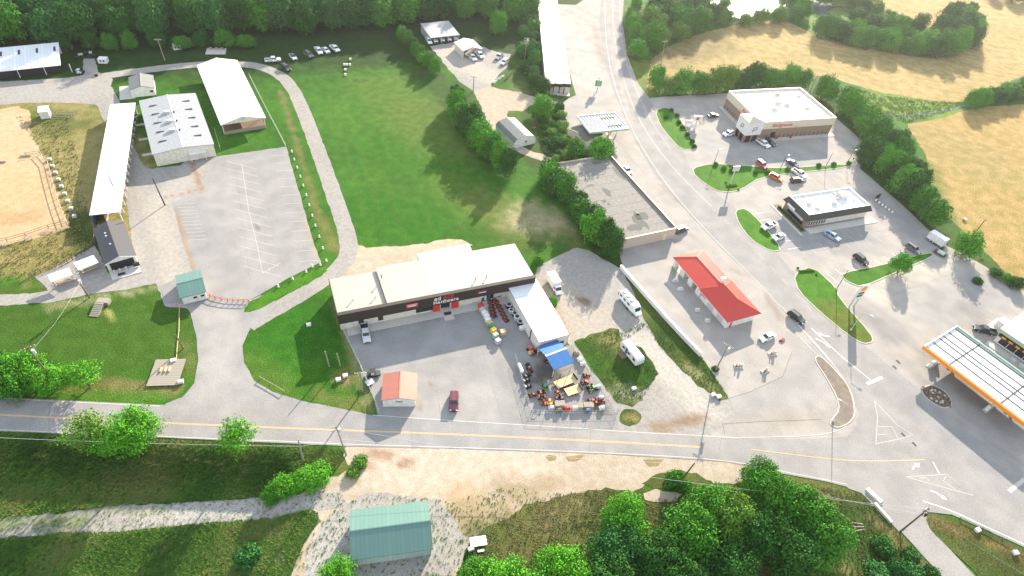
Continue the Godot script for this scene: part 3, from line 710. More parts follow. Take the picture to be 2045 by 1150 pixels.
	var hw := sheet("highway", pv([26.7, -376.6, 23.9, -303, 24.9, -264.3, 29, -233.1, 34.9, -200.4, 41.7, -176.8, 49.8, -159.5, 58.3, -143.4, 65.2, -133, 71.1, -121.4, 76.4, -110.9, 79.4, -103.4, 81.8, -94.8, 82, -89.9, 80.4, -86.3, 77.5, -83.2, 73.6, -70.1, 76.3, -69.4, 78.8, -66, 81.4, -62, 87.9, -64.6, 88.4, -67.1, 94, -67.3, 106.3, -62.3, 123.3, -55.3, 130.8, -67.4, 115.1, -79.9, 107.2, -90.8, 100.8, -98.2, 93.2, -107.6, 90, -111.7, 85.8, -116.9, 82, -122.6, 77.8, -129.4, 77.9, -136.1, 74.2, -146, 69.3, -155.5, 66, -163.6, 56.7, -177.4, 54.1, -183.3, 52.3, -195.5, 48.3, -204.6, 45.2, -219.2, 42.9, -230.9, 39.3, -241.3, 35.7, -267.7, 35, -306.9, 39.5, -381.8]), 0.085, "asphalt", "asphalt", 1.4, 0.04)
	sheet("side_road", pv([77.5, -67.5, 78.8, -66, 81.9, -62, 86.7, -54.2, 89.3, -49.2, 96.6, -50.2, 93.2, -55.1, 90.2, -60.4, 88.3, -64.2, 88.4, -67.1, 84.4, -68.9]), 0.075, "asphalt", "asphalt", 1.3, 0.15)

	# painted markings are parts of their road
	var Y := 0.093
	for j in [pv([49.6, -82, 49.6, -79.2]), pv([52.1, -89.1, 57.7, -92, 66.2, -97.7, 70.3, -105.9]), pv([50, -82, 58.5, -83.9, 72.6, -86.7]), pv([49.9, -127.9, 56.6, -114.2])]:
		stripe(st_lot, "pavement_joint", j, 0.1, 0.068, M.tar_patch)
	for j in [pv([4.9, -263, 22.1, -266.4]), pv([7.1, -239.8, 24.1, -244.9]), pv([10.8, -213.9, 28.7, -222.8]), pv([13, -287.3, 17.1, -229.7]), pv([31.4, -189.6, 38.4, -176]), pv([37.5, -161.9, 46, -169.3])]:
		stripe(road_lot, "pavement_joint", j, 0.09, 0.058, M.joint)
	for j in [pv([76.6, -195.7, 116.4, -211]), pv([89, -204.1, 89.2, -192.7]), pv([104.2, -132.5, 127.5, -146.4]), pv([108.8, -129.1, 117, -133, 115.2, -125]), pv([100.7, -158.1, 118.8, -165.7]), pv([88.9, -148.6, 114, -161]), pv([66.4, -198.4, 87.6, -197.8])]:
		stripe(com, "pavement_joint", j, 0.09, 0.052, M.joint)
	for j in [pv([-17.1, -72.1, -15.4, -65.7]), pv([20.6, -76.1, 20.2, -70.1]), pv([48.8, -78.5, 47.1, -72.7]), pv([-61.4, -68.1, -57.9, -61.5]), pv([-88.4, -65.5, -84.4, -58.8])]:
		stripe(county, "pavement_joint", j, 0.07, 0.076, M.joint)
	for j in [pv([-28, -90.8, -13.1, -98.1, -3.9, -101.4]), pv([-16.6, -91.3, -11.2, -74.3]), pv([-5.4, -94.8, 1.3, -76.3]), pv([-25.2, -84, 0.5, -94.3])]:
		stripe(shop_lot, "pavement_joint", j, 0.06, 0.066, M.joint)
	for j in [pv([-82, -130.1, -60.2, -139.7]), pv([-80.1, -119.7, -58.7, -130.8]), pv([-76.8, -106.6, -62.9, -123.3]), pv([-86.7, -151.4, -63.9, -105.5])]:
		stripe(lot, "pavement_joint", j, 0.06, 0.056, M.joint)
	for off in [0.0, 1.6]:
		stripe(county, "centre_line", smooth(pv([-102.9, -60.4, -95.5, -61.1, -81.5, -62.4, -62.6, -64.3, -38.4, -66.9, -8.5, -70.3, 22.7, -73.5, 44, -75.3])), 0.11, 0.079, M.paint_yellow) if off == 0.0 else stripe(county, "centre_line", smooth(pv([-102.7, -60.2, -95.4, -60.9, -81.4, -62.2, -62.5, -64.1, -38.4, -66.7, -8.4, -70.1, 22.7, -73.2, 44, -75.1])), 0.11, 0.079, M.paint_yellow)
	stripe(hw, "centre_line", smooth(pv([54.8, -76.3, 61.3, -76.4, 71, -76.5, 78.7, -77.1, 87.8, -78.6, 93.2, -79.7])), 0.14, Y, M.paint_yellow)
	stripe(county, "edge_line", smooth(pv([-105.3, -63.8, -97.8, -64.5, -83.6, -65.9, -67.3, -67.6])), 0.11, 0.079, M.paint_edge)
	stripe(county, "edge_line", smooth(pv([-25, -72.2, -9, -73.4, 12, -75.3, 28.1, -76.5, 44.4, -78.1, 53.1, -78.8])), 0.11, 0.079, M.paint_edge)
	stripe(county, "edge_line", smooth(pv([-100.5, -57.2, -93.3, -57.9, -65.8, -60.8, -37.4, -63.9, -27.7, -64.8, -8, -67.2, 22.7, -70.7, 49, -73, 60.4, -72, 69.6, -71.4, 73.7, -71])), 0.11, 0.079, M.paint_edge)
	stripe(hw, "edge_line", smooth(pv([53.2, -79, 62.2, -80.5, 71.5, -82.4, 77.8, -85.2, 81.5, -90.5, 82.3, -96.3, 79.8, -104.7, 76.6, -111.7, 71.2, -122])), 0.12, Y, M.paint_edge)
	stripe(hw, "edge_line", smooth(pv([89, -69.5, 94.4, -68.2, 99.5, -65.9, 106.6, -62.9, 115.1, -59.4])), 0.16, Y, M.paint)
	stripe(hw, "edge_line", smooth(pv([71.1, -121.6, 65.2, -133.2, 58.4, -144.1, 51.2, -157.8, 44.7, -172.3, 38.4, -191.3, 34, -209, 30, -233.4, 27.5, -260.1, 26.4, -291.9, 27.3, -360.3])), 0.12, Y, M.paint_edge)
	stripe(hw, "edge_line", smooth(pv([36.1, -363.8, 33.5, -306.4, 34.3, -267.3, 38, -235.8, 42.1, -213.1, 48.2, -193.8])), 0.14, Y, M.paint_worn)
	for k in 2:
		stripe(hw, "centre_line", smooth(pv([31.7, -362.1, 29.9, -305.1, 30.8, -266.1, 34.9, -226.5, 40.8, -200.2, 48.7, -179.9, 58.1, -163.4])) if k == 0 else smooth(pv([32.2, -362.3, 30.4, -305.3, 31.3, -266.3, 35.2, -226.7, 41.1, -200.3, 49, -180, 58.4, -163.5])), 0.11, Y, M.paint_worn)
	dashes(hw, "lane_dash", pv([58.7, -162, 67.6, -146.4, 73.7, -133.6, 79.2, -122]), 0.12, Y, M.paint_worn, 2.4, 3.0)
	stripe(hw, "lane_line", pv([77.5, -115.3, 82.9, -106.8, 88.4, -100]), 0.14, Y, M.paint)
	stripe(hw, "lane_line", pv([71.2, -122, 73.9, -116.5, 79.7, -104.4]), 0.12, Y, M.paint)
	stripe(hw, "stop_bar", pv([86.8, -99, 91.3, -101.7]), 0.7, Y, M.paint)
	stripe(hw, "stop_bar", pv([109.1, -74.5, 114.2, -78.1]), 0.8, Y, M.paint_worn)
	stripe(hw, "stop_bar", pv([94.9, -79.4, 95.2, -76.6]), 0.35, Y, M.paint_worn)
	for k in 9:
		var t := k / 9.0
		var a := Vector2(70.87, -116.85).lerp(Vector2(75.96, -106.58), t)
		var b := Vector2(71.6, -114.87).lerp(Vector2(76.75, -105.76), t) + Vector2(-1.2, -0.2)
		stripe(hw, "hatch_bar", PackedVector2Array([a, b + Vector2(1.9, 0.9)]), 0.16, Y, M.paint_worn)
	for tr in [pv([87.3, -74.7, 96.8, -76.7, 100.7, -72.4, 87.3, -74.7]), pv([90.2, -74.8, 92, -75.3, 92.2, -74.3]), pv([96.4, -76.2, 95.4, -74.9, 97.2, -73.4]), pv([83.4, -82.1, 86.2, -89.5, 87, -94.2]), pv([85.3, -86.8, 88.7, -87.3, 89.1, -84]), pv([84.6, -84.6, 86.8, -85.1]), pv([87, -94.2, 90.1, -88.1, 92.9, -85.9, 89.9, -84.4, 83.4, -82.1])]:
		stripe(hw, "island_marking", tr, 0.15, Y, M.paint_worn)
	for ar in [[Vector2(91.62, -72.16), Vector2(93.49, -71.09)], [Vector2(77.69, -111.85), Vector2(80.24, -109.96)], [Vector2(89.52, -76.7), Vector2(90.8, -77.85)], [Vector2(81.64, -113.23), Vector2(79.67, -113.56)]]:
		var d: Vector2 = (ar[1] - ar[0]).normalized()
		var s := d.orthogonal()
		stripe(hw, "turn_arrow", PackedVector2Array([ar[0], ar[0].lerp(ar[1], 0.5) + s * 0.25, ar[1]]), 0.28, Y, M.paint)
		part(hw, "turn_arrow", MB.new().slab(PackedVector2Array([ar[1] + s * 0.55, ar[1] - s * 0.55, ar[1] + d * 1.1]), 0.08, Y + 0.002, false), M.paint)
	# parking bays
	stripe(lot, "bay_line", pv([-85.1, -152.4, -74.8, -131.8, -66.2, -116.5, -62, -108.5]), 0.12, 0.058, M.paint_worn)
	for k in 13:
		var t := k / 12.0
		var c := Vector2(-84.88, -151.87).lerp(Vector2(-62.34, -109.15), t)
		stripe(lot, "bay_line", PackedVector2Array([c, c + Vector2(-5.0, -0.9)]), 0.12, 0.057, M.paint_worn)
		stripe(lot, "bay_line", PackedVector2Array([c, c + Vector2(5.0, 0.9)]), 0.12, 0.057, M.paint_worn)
		var e := Vector2(-73.78, -160.19).lerp(Vector2(-50.55, -115.73), t)
		stripe(lot, "bay_line", PackedVector2Array([e, e + Vector2(-4.6, 1.5)]), 0.12, 0.057, M.paint_worn)
		if k < 11:
			var w := Vector2(-94.18, -130.16).lerp(Vector2(-84.54, -116.67), k / 10.0)
			stripe(lot, "bay_line", PackedVector2Array([w, w + Vector2(4.4, -1.4)]), 0.1, 0.057, M.paint_worn)
	stripe(lot, "bay_line", pv([-62, -108.5, -59.2, -113]), 0.14, 0.058, M.paint_worn)
	for k in 8:
		var c: Vector2 = Vector2(-32.41, -98.81).lerp(Vector2(-3.9, -112.5), k / 7.6)
		stripe(shop_lot, "bay_line", PackedVector2Array([c, c + Vector2(1.6, 4.2)]), 0.11, 0.068, M.paint_worn)
	for k in 9:
		var c: Vector2 = Vector2(87.48, -138.85).lerp(Vector2(114.45, -153.41), k / 8.0)
		stripe(com, "bay_line", PackedVector2Array([c, c + Vector2(2.7, 4.5)]), 0.12, 0.055, M.paint)
	for k in 7:
		var c: Vector2 = Vector2(85.09, -150.09).lerp(Vector2(107.06, -161.2), k / 6.0)
		stripe(com, "bay_line", PackedVector2Array([c, c + Vector2(2.5, 4.0)]), 0.12, 0.055, M.paint_worn)
	for k in 6:
		var c: Vector2 = Vector2(70.48, -162.05).lerp(Vector2(78.37, -146.85), k / 5.0)
		stripe(com, "bay_line", PackedVector2Array([c, c + Vector2(4.4, -1.9)]), 0.12, 0.055, M.paint)
	for k in 12:
		var c: Vector2 = Vector2(69.7, -175.89).lerp(Vector2(110.28, -196.26), k / 11.0)
		stripe(com, "bay_line", PackedVector2Array([c, c + Vector2(1.8, 4.2)]), 0.12, 0.055, M.paint_worn)
	# kerbed islands
	kerbed("grass_island", rounded(pv([44.5, -220.5, 48.7, -224.8, 52.3, -221.9, 54.5, -213.4, 56.4, -203.9, 58.1, -196.9, 51.9, -195, 48.6, -201.9, 45.6, -210.3])), "lawn", "grass")
	kerbed("grass_island", rounded(pv([54.5, -184, 61.5, -188.5, 70.3, -189.7, 86.3, -191.4, 112.9, -201.1, 110.8, -198, 93.1, -190.9, 78, -184.5, 69.2, -174.6, 64.9, -172.5, 60.6, -172.4, 54.9, -179.3])), "lawn", "grass")
	kerbed("grass_island", rounded(pv([65.5, -163, 69.4, -164.9, 73.3, -157.1, 76.8, -146.3, 73.2, -144.7, 68.1, -148.8, 65.5, -156.4])), "lawn", "grass")
	sp("grass_island", Vector2(85.3, -122.24), Vector2(91.95, -113.72), 4, 4, Color(0.15, 0.17, 0.04), 0.9)
	kerbed("grass_island", rounded(pv([77.6, -135.8, 84.2, -140.8, 89, -132, 88.2, -129, 93.3, -116, 92.8, -113.2, 89.8, -112.2, 86.5, -115, 81.7, -121.4, 77.4, -128.9])), "lawn", "grass")
	kerbed("grass_island", rounded(pv([91.8, -139.1, 105.7, -145.3, 123.3, -154.8, 124.5, -153.4, 107.4, -141.8, 96.4, -134.2, 92.6, -135.9])), "lawn", "grass")
	kerbed("stone_island", rounded(pv([100.2, -99.9, 103.1, -101.6, 105.6, -100.5, 106.5, -97.8, 105.7, -95.6, 103.2, -94.6, 101.1, -96, 99.8, -98]), 2), "stone", "dirt")
	kerbed("traffic_island", rounded(pv([76.1, -105.6, 77.4, -106, 79.4, -103, 81.8, -98, 81.8, -93.4, 80.8, -89, 78.7, -86.6, 75.7, -84.9, 74.2, -85.6, 75, -87, 77.7, -90.2, 78.1, -93.9, 77, -99.6, 75.7, -104])), "mulch", "dirt")
	sp("corner_island", Vector2(89.15, -65.31), Vector2(105.4, -60.48), 1.2, 1.5, Color(0.24, 0.15, 0.08), 0.8)
	sheet("corner_island", rounded(pv([88, -66, 90.7, -67.2, 98.2, -65.3, 106, -61.7, 113.2, -57.7, 105, -49.5, 95.2, -48.3, 94.3, -55.2, 90.8, -59.5, 88.1, -63.1])), 0.10, "rough", "grass", 1.0, 0.15)
	sheet("sandy_patch", pv([11.2, -68, 12, -68.5, 13.6, -68.4, 13.4, -67.4, 12, -67.1]), 0.05, "dry", "dirt", 0.8, 0.2)
	sheet("sandy_patch", pv([15.4, -68.5, 17.1, -69, 19.1, -69.6, 18.5, -68.5, 17.1, -67.7, 15.9, -67.7]), 0.05, "dry", "dirt", 0.8, 0.2)
	sheet("sandy_patch", pv([31.4, -70.3, 33.5, -70.8, 35.6, -71, 34.4, -69.3, 32.5, -68.9]), 0.05, "dry", "dirt", 0.8, 0.2)

# ------------------------------------------------------------------ plants
func leaves(mb: MB, c: Vector3, r: float, count: int, size: float, r2: RandomNumberGenerator, squash := 0.8) -> void:
	var tone := r2.randf_range(0.72, 1.25)
	var warm := r2.randf_range(0.85, 1.25)
	for k in count:
		var g := Vector3(r2.randfn(), r2.randfn(), r2.randfn())
		var d := g.normalized()
		var p := c + (d * 0.55 + g * 0.33) * r * Vector3(1, squash, 1)
		var nrm := (d + Vector3(r2.randfn(), r2.randfn() + 0.5, r2.randfn()) * 0.6).normalized()
		var u := nrm.cross(Vector3(r2.randfn(), r2.randfn(), r2.randfn())).normalized()
		var w := nrm.cross(u)
		var s := size * r2.randf_range(0.6, 1.35)
		var t := tone * r2.randf_range(0.75, 1.25)
		mb.col = Color(t * warm, t, t * 0.9)
		mb.quad(p - u * s, p - w * s * 0.62, p + u * s, p + w * s * 0.62)

func make_crown(s: int, clumps: int, per: int, size: float, top: float, open: float) -> ArrayMesh:   # a crown of radius 1 and height `top`, base at 0
	var r2 := RandomNumberGenerator.new()
	r2.seed = s
	var mb := MB.new()
	var lean := Vector3(r2.randf_range(-0.12, 0.12), 0, r2.randf_range(-0.12, 0.12))
	for k in clumps:
		var t := (k + 0.5) / clumps
		var up := 0.12 + 0.84 * t
		var ring := sqrt(maxf(0.0, 1.0 - pow((up - 0.42) / 0.62, 2.0)))
		var ang := k * 2.39996 + r2.randf_range(-0.5, 0.5)
		var far := ring * (0.42 + 0.42 * r2.randf())
		var cr := (0.26 + 0.16 * r2.randf()) * (1.0 if up < 0.75 else 0.75)
		if r2.randf() < open: continue
		leaves(mb, Vector3(cos(ang) * far, up * top, sin(ang) * far) + lean * up, cr, per, size, r2)
	for k in int(clumps * 0.35):
		leaves(mb, Vector3(r2.randf_range(-0.35, 0.35), top * r2.randf_range(0.25, 0.75), r2.randf_range(-0.35, 0.35)), 0.42, per, size * 1.2, r2)
	return mb.mesh()

func make_plants() -> void:
	for k in 6:
		crowns.append(make_crown(100 + k, 30 + k * 2, 105, 0.060, [1.5, 1.9, 1.35, 1.7, 2.1, 1.55][k], 0.05))
	crowns.append(make_crown(301, 34, 60, 0.055, 1.8, 0.3))     # loose
	crowns.append(make_crown(302, 46, 190, 0.040, 1.6, 0.08))   # large and finely leaved
	crowns.append(make_crown(303, 50, 190, 0.040, 1.75, 0.12))
	bush_mesh = make_crown(304, 20, 90, 0.085, 1.1, 0.0)
	var tm := MB.new()
	for k in 3:
		var a := k * 1.05
		tm.xf = Transform3D(Basis(Vector3.UP, a), Vector3.ZERO)
		tm.tube(Vector3(-0.2, 0, 0), Vector3(0.25, 3.0, 0.1), 0.17, 0.09, 7) if k == 0 else tm.tube(Vector3(0.15, 2.2, 0), Vector3(0.9, 4.6, 0), 0.09, 0.03, 5)
	protos["trunk"] = tm.mesh()

func tree(called: String, label: String, x: float, z: float, r: float, h: float, shape: int, leaf: String, group := "", trunk := 0.3) -> Node3D:
	# r crown radius, h total height, trunk = share of h below the crown
	var o := thing(called, label, "tree", x, z, rng.randf() * TAU, group, hgt(x, z))
	var t := inst(o, "trunk", protos.trunk, M.bark)
	t.scale = Vector3(0.7 + r * 0.16, h / 5.0, 0.7 + r * 0.16)
	var c := inst(o, "crown", crowns[shape], M[leaf])
	var top: float = [1.5, 1.9, 1.35, 1.7, 2.1, 1.55, 1.8, 1.6, 1.75][shape]
	c.position.y = h * trunk
	c.scale = Vector3(r, h * (1.0 - trunk) / top, r)
	return o

func shrub(called: String, label: String, x: float, z: float, r: float, h: float, leaf: String, group := "", cat := "shrub") -> Node3D:
	var o := thing(called, label, cat, x, z, rng.randf() * TAU, group, hgt(x, z))
	var c := inst(o, "foliage", bush_mesh, M[leaf])
	c.position.y = -0.12 * h
	c.scale = Vector3(r, h, r)
	tubep(o, "stem", Vector3(0, -0.05, 0), Vector3(0.05, h * 0.5, 0), 0.06, M.bark, 0.03, 5)
	return o

func wood(poly: PackedVector2Array, spacing: float, called: String, label: String, group: String, rr: Vector2, hh: Vector2, tones: Array, trunk := 0.18, most := 400, cat := "tree") -> void:
	var box := Rect2(poly[0], Vector2.ZERO)
	for p in poly: box = box.expand(p)
	var got := []
	for k in 6000:
		if got.size() >= most: break
		var p := Vector2(rng.randf_range(box.position.x, box.end.x), rng.randf_range(box.position.y, box.end.y))
		if not Geometry2D.is_point_in_polygon(p, poly): continue
		var ok := true
		for q in got:
			if p.distance_squared_to(q) < spacing * spacing:
				ok = false
				break
		if not ok: continue
		got.append(p)
		var r := rng.randf_range(rr.x, rr.y)
		if cat == "shrub":
			shrub(called, label, p.x, p.y, r, rng.randf_range(hh.x, hh.y), tones[rng.randi() % tones.size()], group)
		else:
			tree(called, label, p.x, p.y, r, rng.randf_range(hh.x, hh.y), rng.randi() % 6, tones[rng.randi() % tones.size()], group, trunk)

func row_of(line: PackedVector2Array, step: float, side: float, called: String, label: String, group: String, rr: Vector2, hh: Vector2, tones: Array, trunk := 0.15) -> void:
	var run := 0.0
	for i in line.size() - 1:
		var len := line[i].distance_to(line[i + 1])
		while run < len:
			var p := line[i].lerp(line[i + 1], run / len) + Vector2(rng.randf_range(-side, side), rng.randf_range(-side, side))
			tree(called, label, p.x, p.y, rng.randf_range(rr.x, rr.y), rng.randf_range(hh.x, hh.y), rng.randi() % 6, tones[rng.randi() % tones.size()], group, trunk)
			run += step * rng.randf_range(0.8, 1.2)
		run -= len

func tufts(called: String, label: String, poly: PackedVector2Array, count: int, size: Vector2, cols: Array, avoid: Array = []) -> void:
	var blade := MB.new()
	for k in 5:
		var a := k * 1.2566
		var d := Vector3(cos(a), 0, sin(a))
		var s := Vector3(-d.z, 0, d.x) * 0.16
		blade.tri(-s + d * 0.08, s + d * 0.08, d * 0.75 + Vector3(0, 0.8, 0))
	var mm := MultiMesh.new()
	mm.transform_format = MultiMesh.TRANSFORM_3D
	mm.use_colors = true
	mm.mesh = blade.mesh()
	var box := Rect2(poly[0], Vector2.ZERO)
	for p in poly: box = box.expand(p)
	var xs := []
	var tries := 0
	while xs.size() < count and tries < count * 4:
		tries += 1
		var p := Vector2(rng.randf_range(box.position.x, box.end.x), rng.randf_range(box.position.y, box.end.y))
		if not Geometry2D.is_point_in_polygon(p, poly): continue
		if nB.get_noise_2d(p.x * 1.3, p.y * 1.3) + rng.randf_range(-0.5, 0.5) < -0.15: continue
		var bad := false
		for q in avoid:
			if Geometry2D.is_point_in_polygon(p, q):
				bad = true
				break
		if not bad: xs.append(p)
	mm.instance_count = xs.size()
	for i in xs.size():
		var p: Vector2 = xs[i]
		var s := rng.randf_range(size.x, size.y)
		mm.set_instance_transform(i, Transform3D(Basis(Vector3.UP, rng.randf() * TAU).scaled(Vector3(s, s * rng.randf_range(0.6, 1.1), s)), Vector3(p.x, hgt(p.x, p.y) + 0.02, p.y)))
		var k := clampf(0.5 + 0.8 * nA.get_noise_2d(p.x * 2.0, p.y * 2.0) + rng.randf_range(-0.4, 0.4), 0.0, 0.999)
		mm.set_instance_color(i, cols[int(k * cols.size())])
	var o := MultiMeshInstance3D.new()
	o.name = numbered(called)
	o.multimesh = mm
	o.material_override = M.tuft
	add_child(o)
	tag(o, label, "grass", "", "stuff")

func make_vegetation() -> void:
	rng.seed = 77
	# the wood along the far edge of the fairground and field
	var wl := "dark green tree in the dense wood along the far edge of the fairground"
	var wg := "trees of the far wood"
	wood(pv([-206, -198.7, -192.1, -201.9, -185.8, -208.8, -176.3, -208.3, -162.8, -213.6, -147.2, -219.6, -136.3, -228.8, -121.2, -234.8, -116.6, -238.3, -99.5, -241, -89.9, -249.3, -69.8, -260.3, -63.4, -270.2, -69.7, -298.3, -109.1, -268.9, -130.9, -263.4, -148.8, -255.7, -193, -266.5, -227.3, -253.1, -235.2, -238.4]), 7.0, "wood_tree", wl, wg, Vector2(4.6, 6.6), Vector2(11, 16), ["leaf_dark", "leaf_dark", "leaf_blue", "leaf_blue", "leaf_mid"], 0.12, 150)
	wood(pv([-60.7, -267.8, -55.7, -275.2, -30, -283, -10, -288.2, -10.2, -323.4, -14.3, -343.8, -74.5, -319.9]), 7.0, "wood_tree", "green tree in the wood behind the pickup carport", "trees behind the carport", Vector2(4.5, 6.2), Vector2(10, 14), ["leaf_dark", "leaf_mid", "leaf_mid", "leaf_blue"], 0.12, 60)
	row_of(pv([-171.5, -206.4, -161.1, -210.6, -145.6, -216.5, -126.6, -224.5, -107.7, -230.6]), 7.5, 1.0, "edge_shrub", "low dark tree at the edge of the far wood", "edge of the far wood", Vector2(2.6, 3.8), Vector2(4, 6.5), ["leaf_dark", "leaf_mid"], 0.05)
	tree("round_tree", "single light green round tree beside the carport", Vector2(-20.99, -271.37).x, Vector2(-20.99, -271.37).y, 3.6, 9.5, 5, "leaf_bright", "", 0.1)
	# hedgerow between the field and the farm track
	var hl := "green tree in the hedgerow between field and farm track"
	var hg := "hedgerow trees"
	row_of(pv([-59.9, -254.2, -55.3, -247.6, -50.3, -240.5, -45.4, -233.7, -41, -227.1]), 4.2, 0.6, "hedge_tree", "small tree at the far end of the hedgerow beside the pickup yard", "far hedgerow trees", Vector2(2.0, 3.2), Vector2(4, 6), ["leaf_mid", "leaf_dark", "leaf_bright"], 0.05)
	row_of(pv([-29.4, -202.8, -25.8, -196.5, -21.1, -188.5, -17, -180.5, -12.4, -173.1, -6.8, -166.6, -3.4, -163.8]), 4.6, 1.3, "hedge_tree", hl, hg, Vector2(2.8, 4.2), Vector2(6, 9), ["leaf_mid", "leaf_bright", "leaf_dark", "leaf_bright"], 0.08)
	row_of(pv([-24.2, -191.8, -18.5, -181.7, -11.4, -171.3]), 6.0, 1.0, "hedge_tree", hl, hg, Vector2(3.0, 4.4), Vector2(7, 10), ["leaf_mid", "leaf_dark"], 0.08)
	row_of(pv([6, -165.4, 9.4, -159.5, 14.3, -152.8, 17.4, -147.4, 21.1, -141.2, 23.9, -136.9, 26.7, -132.5, 28.7, -130.2]), 4.4, 1.2, "hedge_tree", "dark green tree beside the flat roof of the long brick building", "trees beside the brick building", Vector2(2.8, 4.4), Vector2(6, 9.5), ["leaf_dark", "leaf_mid", "leaf_dark", "leaf_blue"], 0.08)
	for b in [[Vector2(20.65, -139.29), 4.2, 8.5, "leaf_bright", "bright green round tree against the brick building roof edge"], [Vector2(25.33, -136.07), 3.2, 7.0, "leaf_olive", "pale green tree at the corner of the brick building"], [Vector2(6.94, -162.37), 3.6, 8.0, "leaf_bright", "light green tree at the end of the farm track"], [Vector2(22.75, -180.52), 4.4, 8.0, "leaf_bright", "large bright green tree in front of the derelict station canopy"], [Vector2(14.89, -179.81), 3.2, 7.0, "leaf_mid", "dark tree left of the derelict station"], [Vector2(2.34, -205.24), 4.2, 8.0, "leaf_bright", "bright green tree beside the drive below the long white building"], [Vector2(17.1, -145.9), 3.0, 7.0, "leaf_mid", "middle green tree leaning over the brick building roof"]]:
		tree("broad_tree", b[4], b[0].x, b[0].y, b[1], b[2], rng.randi() % 6, b[3], "", 0.1)
	wood(pv([-7.9, -298, -2, -237, 1.8, -223.2, 2.9, -221.5, -3, -223.9, -7.9, -249, -11.5, -279, -11.6, -309.3]), 5.0, "scrub_tree", "scrubby tree in the thicket behind the long white building", "thicket behind the white building", Vector2(2.4, 3.8), Vector2(3.5, 6.5), ["leaf_dark", "leaf_blue", "leaf_mid"], 0.05, 40)
	wood(pv([1.2, -203.8, 8.9, -213.4, 12, -187.9, 16.9, -182.8, 8.6, -178.3, 3.2, -185.6]), 3.0, "shrub", "low bush in the overgrown lot beside the drive", "bushes in the overgrown lot", Vector2(1.2, 2.4), Vector2(1.0, 2.2), ["leaf_dark", "leaf_blue", "leaf_olive"], 0.0, 34, "shrub")
	# along the far side of the highway, round the pond and on the field edges
	row_of(pv([39.9, -314.9, 40.3, -290.8, 40.7, -264.2]), 6.5, 1.5, "roadside_tree", "tree on the verge across the highway by the pond", "trees on the far verge", Vector2(3.0, 4.6), Vector2(5, 8), ["leaf_mid", "leaf_dark", "leaf_bright"], 0.06)
	wood(pv([47.4, -324.1, 76.7, -338.2, 85, -324.3, 72.7, -306.4, 54, -284.1, 45.6, -276]), 6.5, "pond_tree", "tree in the copse left of the pond", "copse left of the pond", Vector2(4.0, 5.8), Vector2(7, 11), ["leaf_mid", "leaf_dark", "leaf_olive"], 0.08, 46)
	row_of(pv([84.2, -318.9, 100.1, -324.4, 117.3, -334.3, 128.8, -339.7]), 6.5, 1.5, "pond_tree", "tree on the near bank of the pond", "near bank trees", Vector2(3.2, 4.6), Vector2(5, 8), ["leaf_olive", "leaf_mid"], 0.06)
	row_of(pv([122.1, -356.8, 128.1, -347.6, 132.7, -339.7]), 5.5, 1.0, "pond_tree", "tree on the point between pond and hay field", "trees on the pond point", Vector2(3.2, 4.6), Vector2(6, 9), ["leaf_mid", "leaf_bright"], 0.06)
	var bl := "tree in the curved belt round the far hay field"
	row_of(pv([132.3, -322.8, 142.8, -316, 156.5, -312.8, 171.4, -313.5, 187.9, -318.2]), 6.0, 1.5, "belt_tree", bl, "curved tree belt", Vector2(3.8, 5.2), Vector2(7, 10), ["leaf_mid", "leaf_dark", "leaf_bright"], 0.06)
	row_of(pv([138.9, -328.8, 150, -323.8, 164.2, -321.2, 183, -324.9]), 6.0, 1.5, "belt_tree", bl, "curved tree belt", Vector2(3.4, 4.8), Vector2(6, 9), ["leaf_bright", "leaf_olive", "leaf_mid"], 0.06)
	wood(pv([181.3, -313.8, 197.7, -317.8, 213.7, -333, 228, -367.2, 222.7, -378.3, 208.6, -364, 193.4, -338.8]), 6.0, "belt_tree", bl, "curved tree belt", Vector2(4.0, 5.6), Vector2(8, 12), ["leaf_mid", "leaf_dark", "leaf_bright"], 0.06, 40)
	wood(pv([156, -343.7, 168.2, -361.9, 175.3, -354.5, 191.1, -346.4, 193.3, -342, 179.5, -336.1, 164.4, -337.4]), 6.0, "belt_tree", bl, "curved tree belt", Vector2(3.4, 4.8), Vector2(6, 9), ["leaf_mid", "leaf_dark"], 0.06, 20)
	row_of(pv([146.9, -368.8, 161.4, -371.1, 179.9, -385.6]), 6.0, 1.0, "belt_tree", "tree at the right end of the pond", "trees right of the pond", Vector2(3.4, 4.6), Vector2(6, 8), ["leaf_olive", "leaf_mid"], 0.06)
	row_of(pv([267.4, -423.1, 283.9, -419.2, 306.9, -419.3]), 7.0, 1.0, "belt_tree", "tree at the far right edge of the upper hay field", "far right field edge", Vector2(4, 5), Vector2(7, 9), ["leaf_dark", "leaf_mid"], 0.06)
	row_of(pv([181.6, -260.8, 194.2, -269.7, 208.7, -279.3, 227.5, -289.5]), 4.6, 1.2, "field_tree", "tree in the hedge between the two hay fields", "hedge between the hay fields", Vector2(3.2, 4.8), Vector2(5, 8), ["leaf_mid", "leaf_bright", "leaf_dark"], 0.06)
	row_of(pv([45.2, -238.7, 54.3, -238.7, 64.7, -241.7, 75.6, -246.6, 87.1, -253.5, 101, -259.4, 111.3, -257.8]), 5.2, 1.2, "screen_tree", "leafy tree in the screen behind the beige drugstore", "screen behind the drugstore", Vector2(3.2, 4.6), Vector2(6, 10), ["leaf_mid", "leaf_bright", "leaf_dark", "leaf_olive"], 0.06)
	row_of(pv([116.4, -253, 121.5, -241.7, 125.3, -230.7, 127.4, -219, 128.7, -208.9, 129.6, -200.9]), 4.8, 1.6, "screen_tree", "leafy tree on the bank right of the drugstore lot", "bank right of the drugstore", Vector2(3.2, 4.8), Vector2(6, 10), ["leaf_mid", "leaf_bright", "leaf_bright"], 0.06)
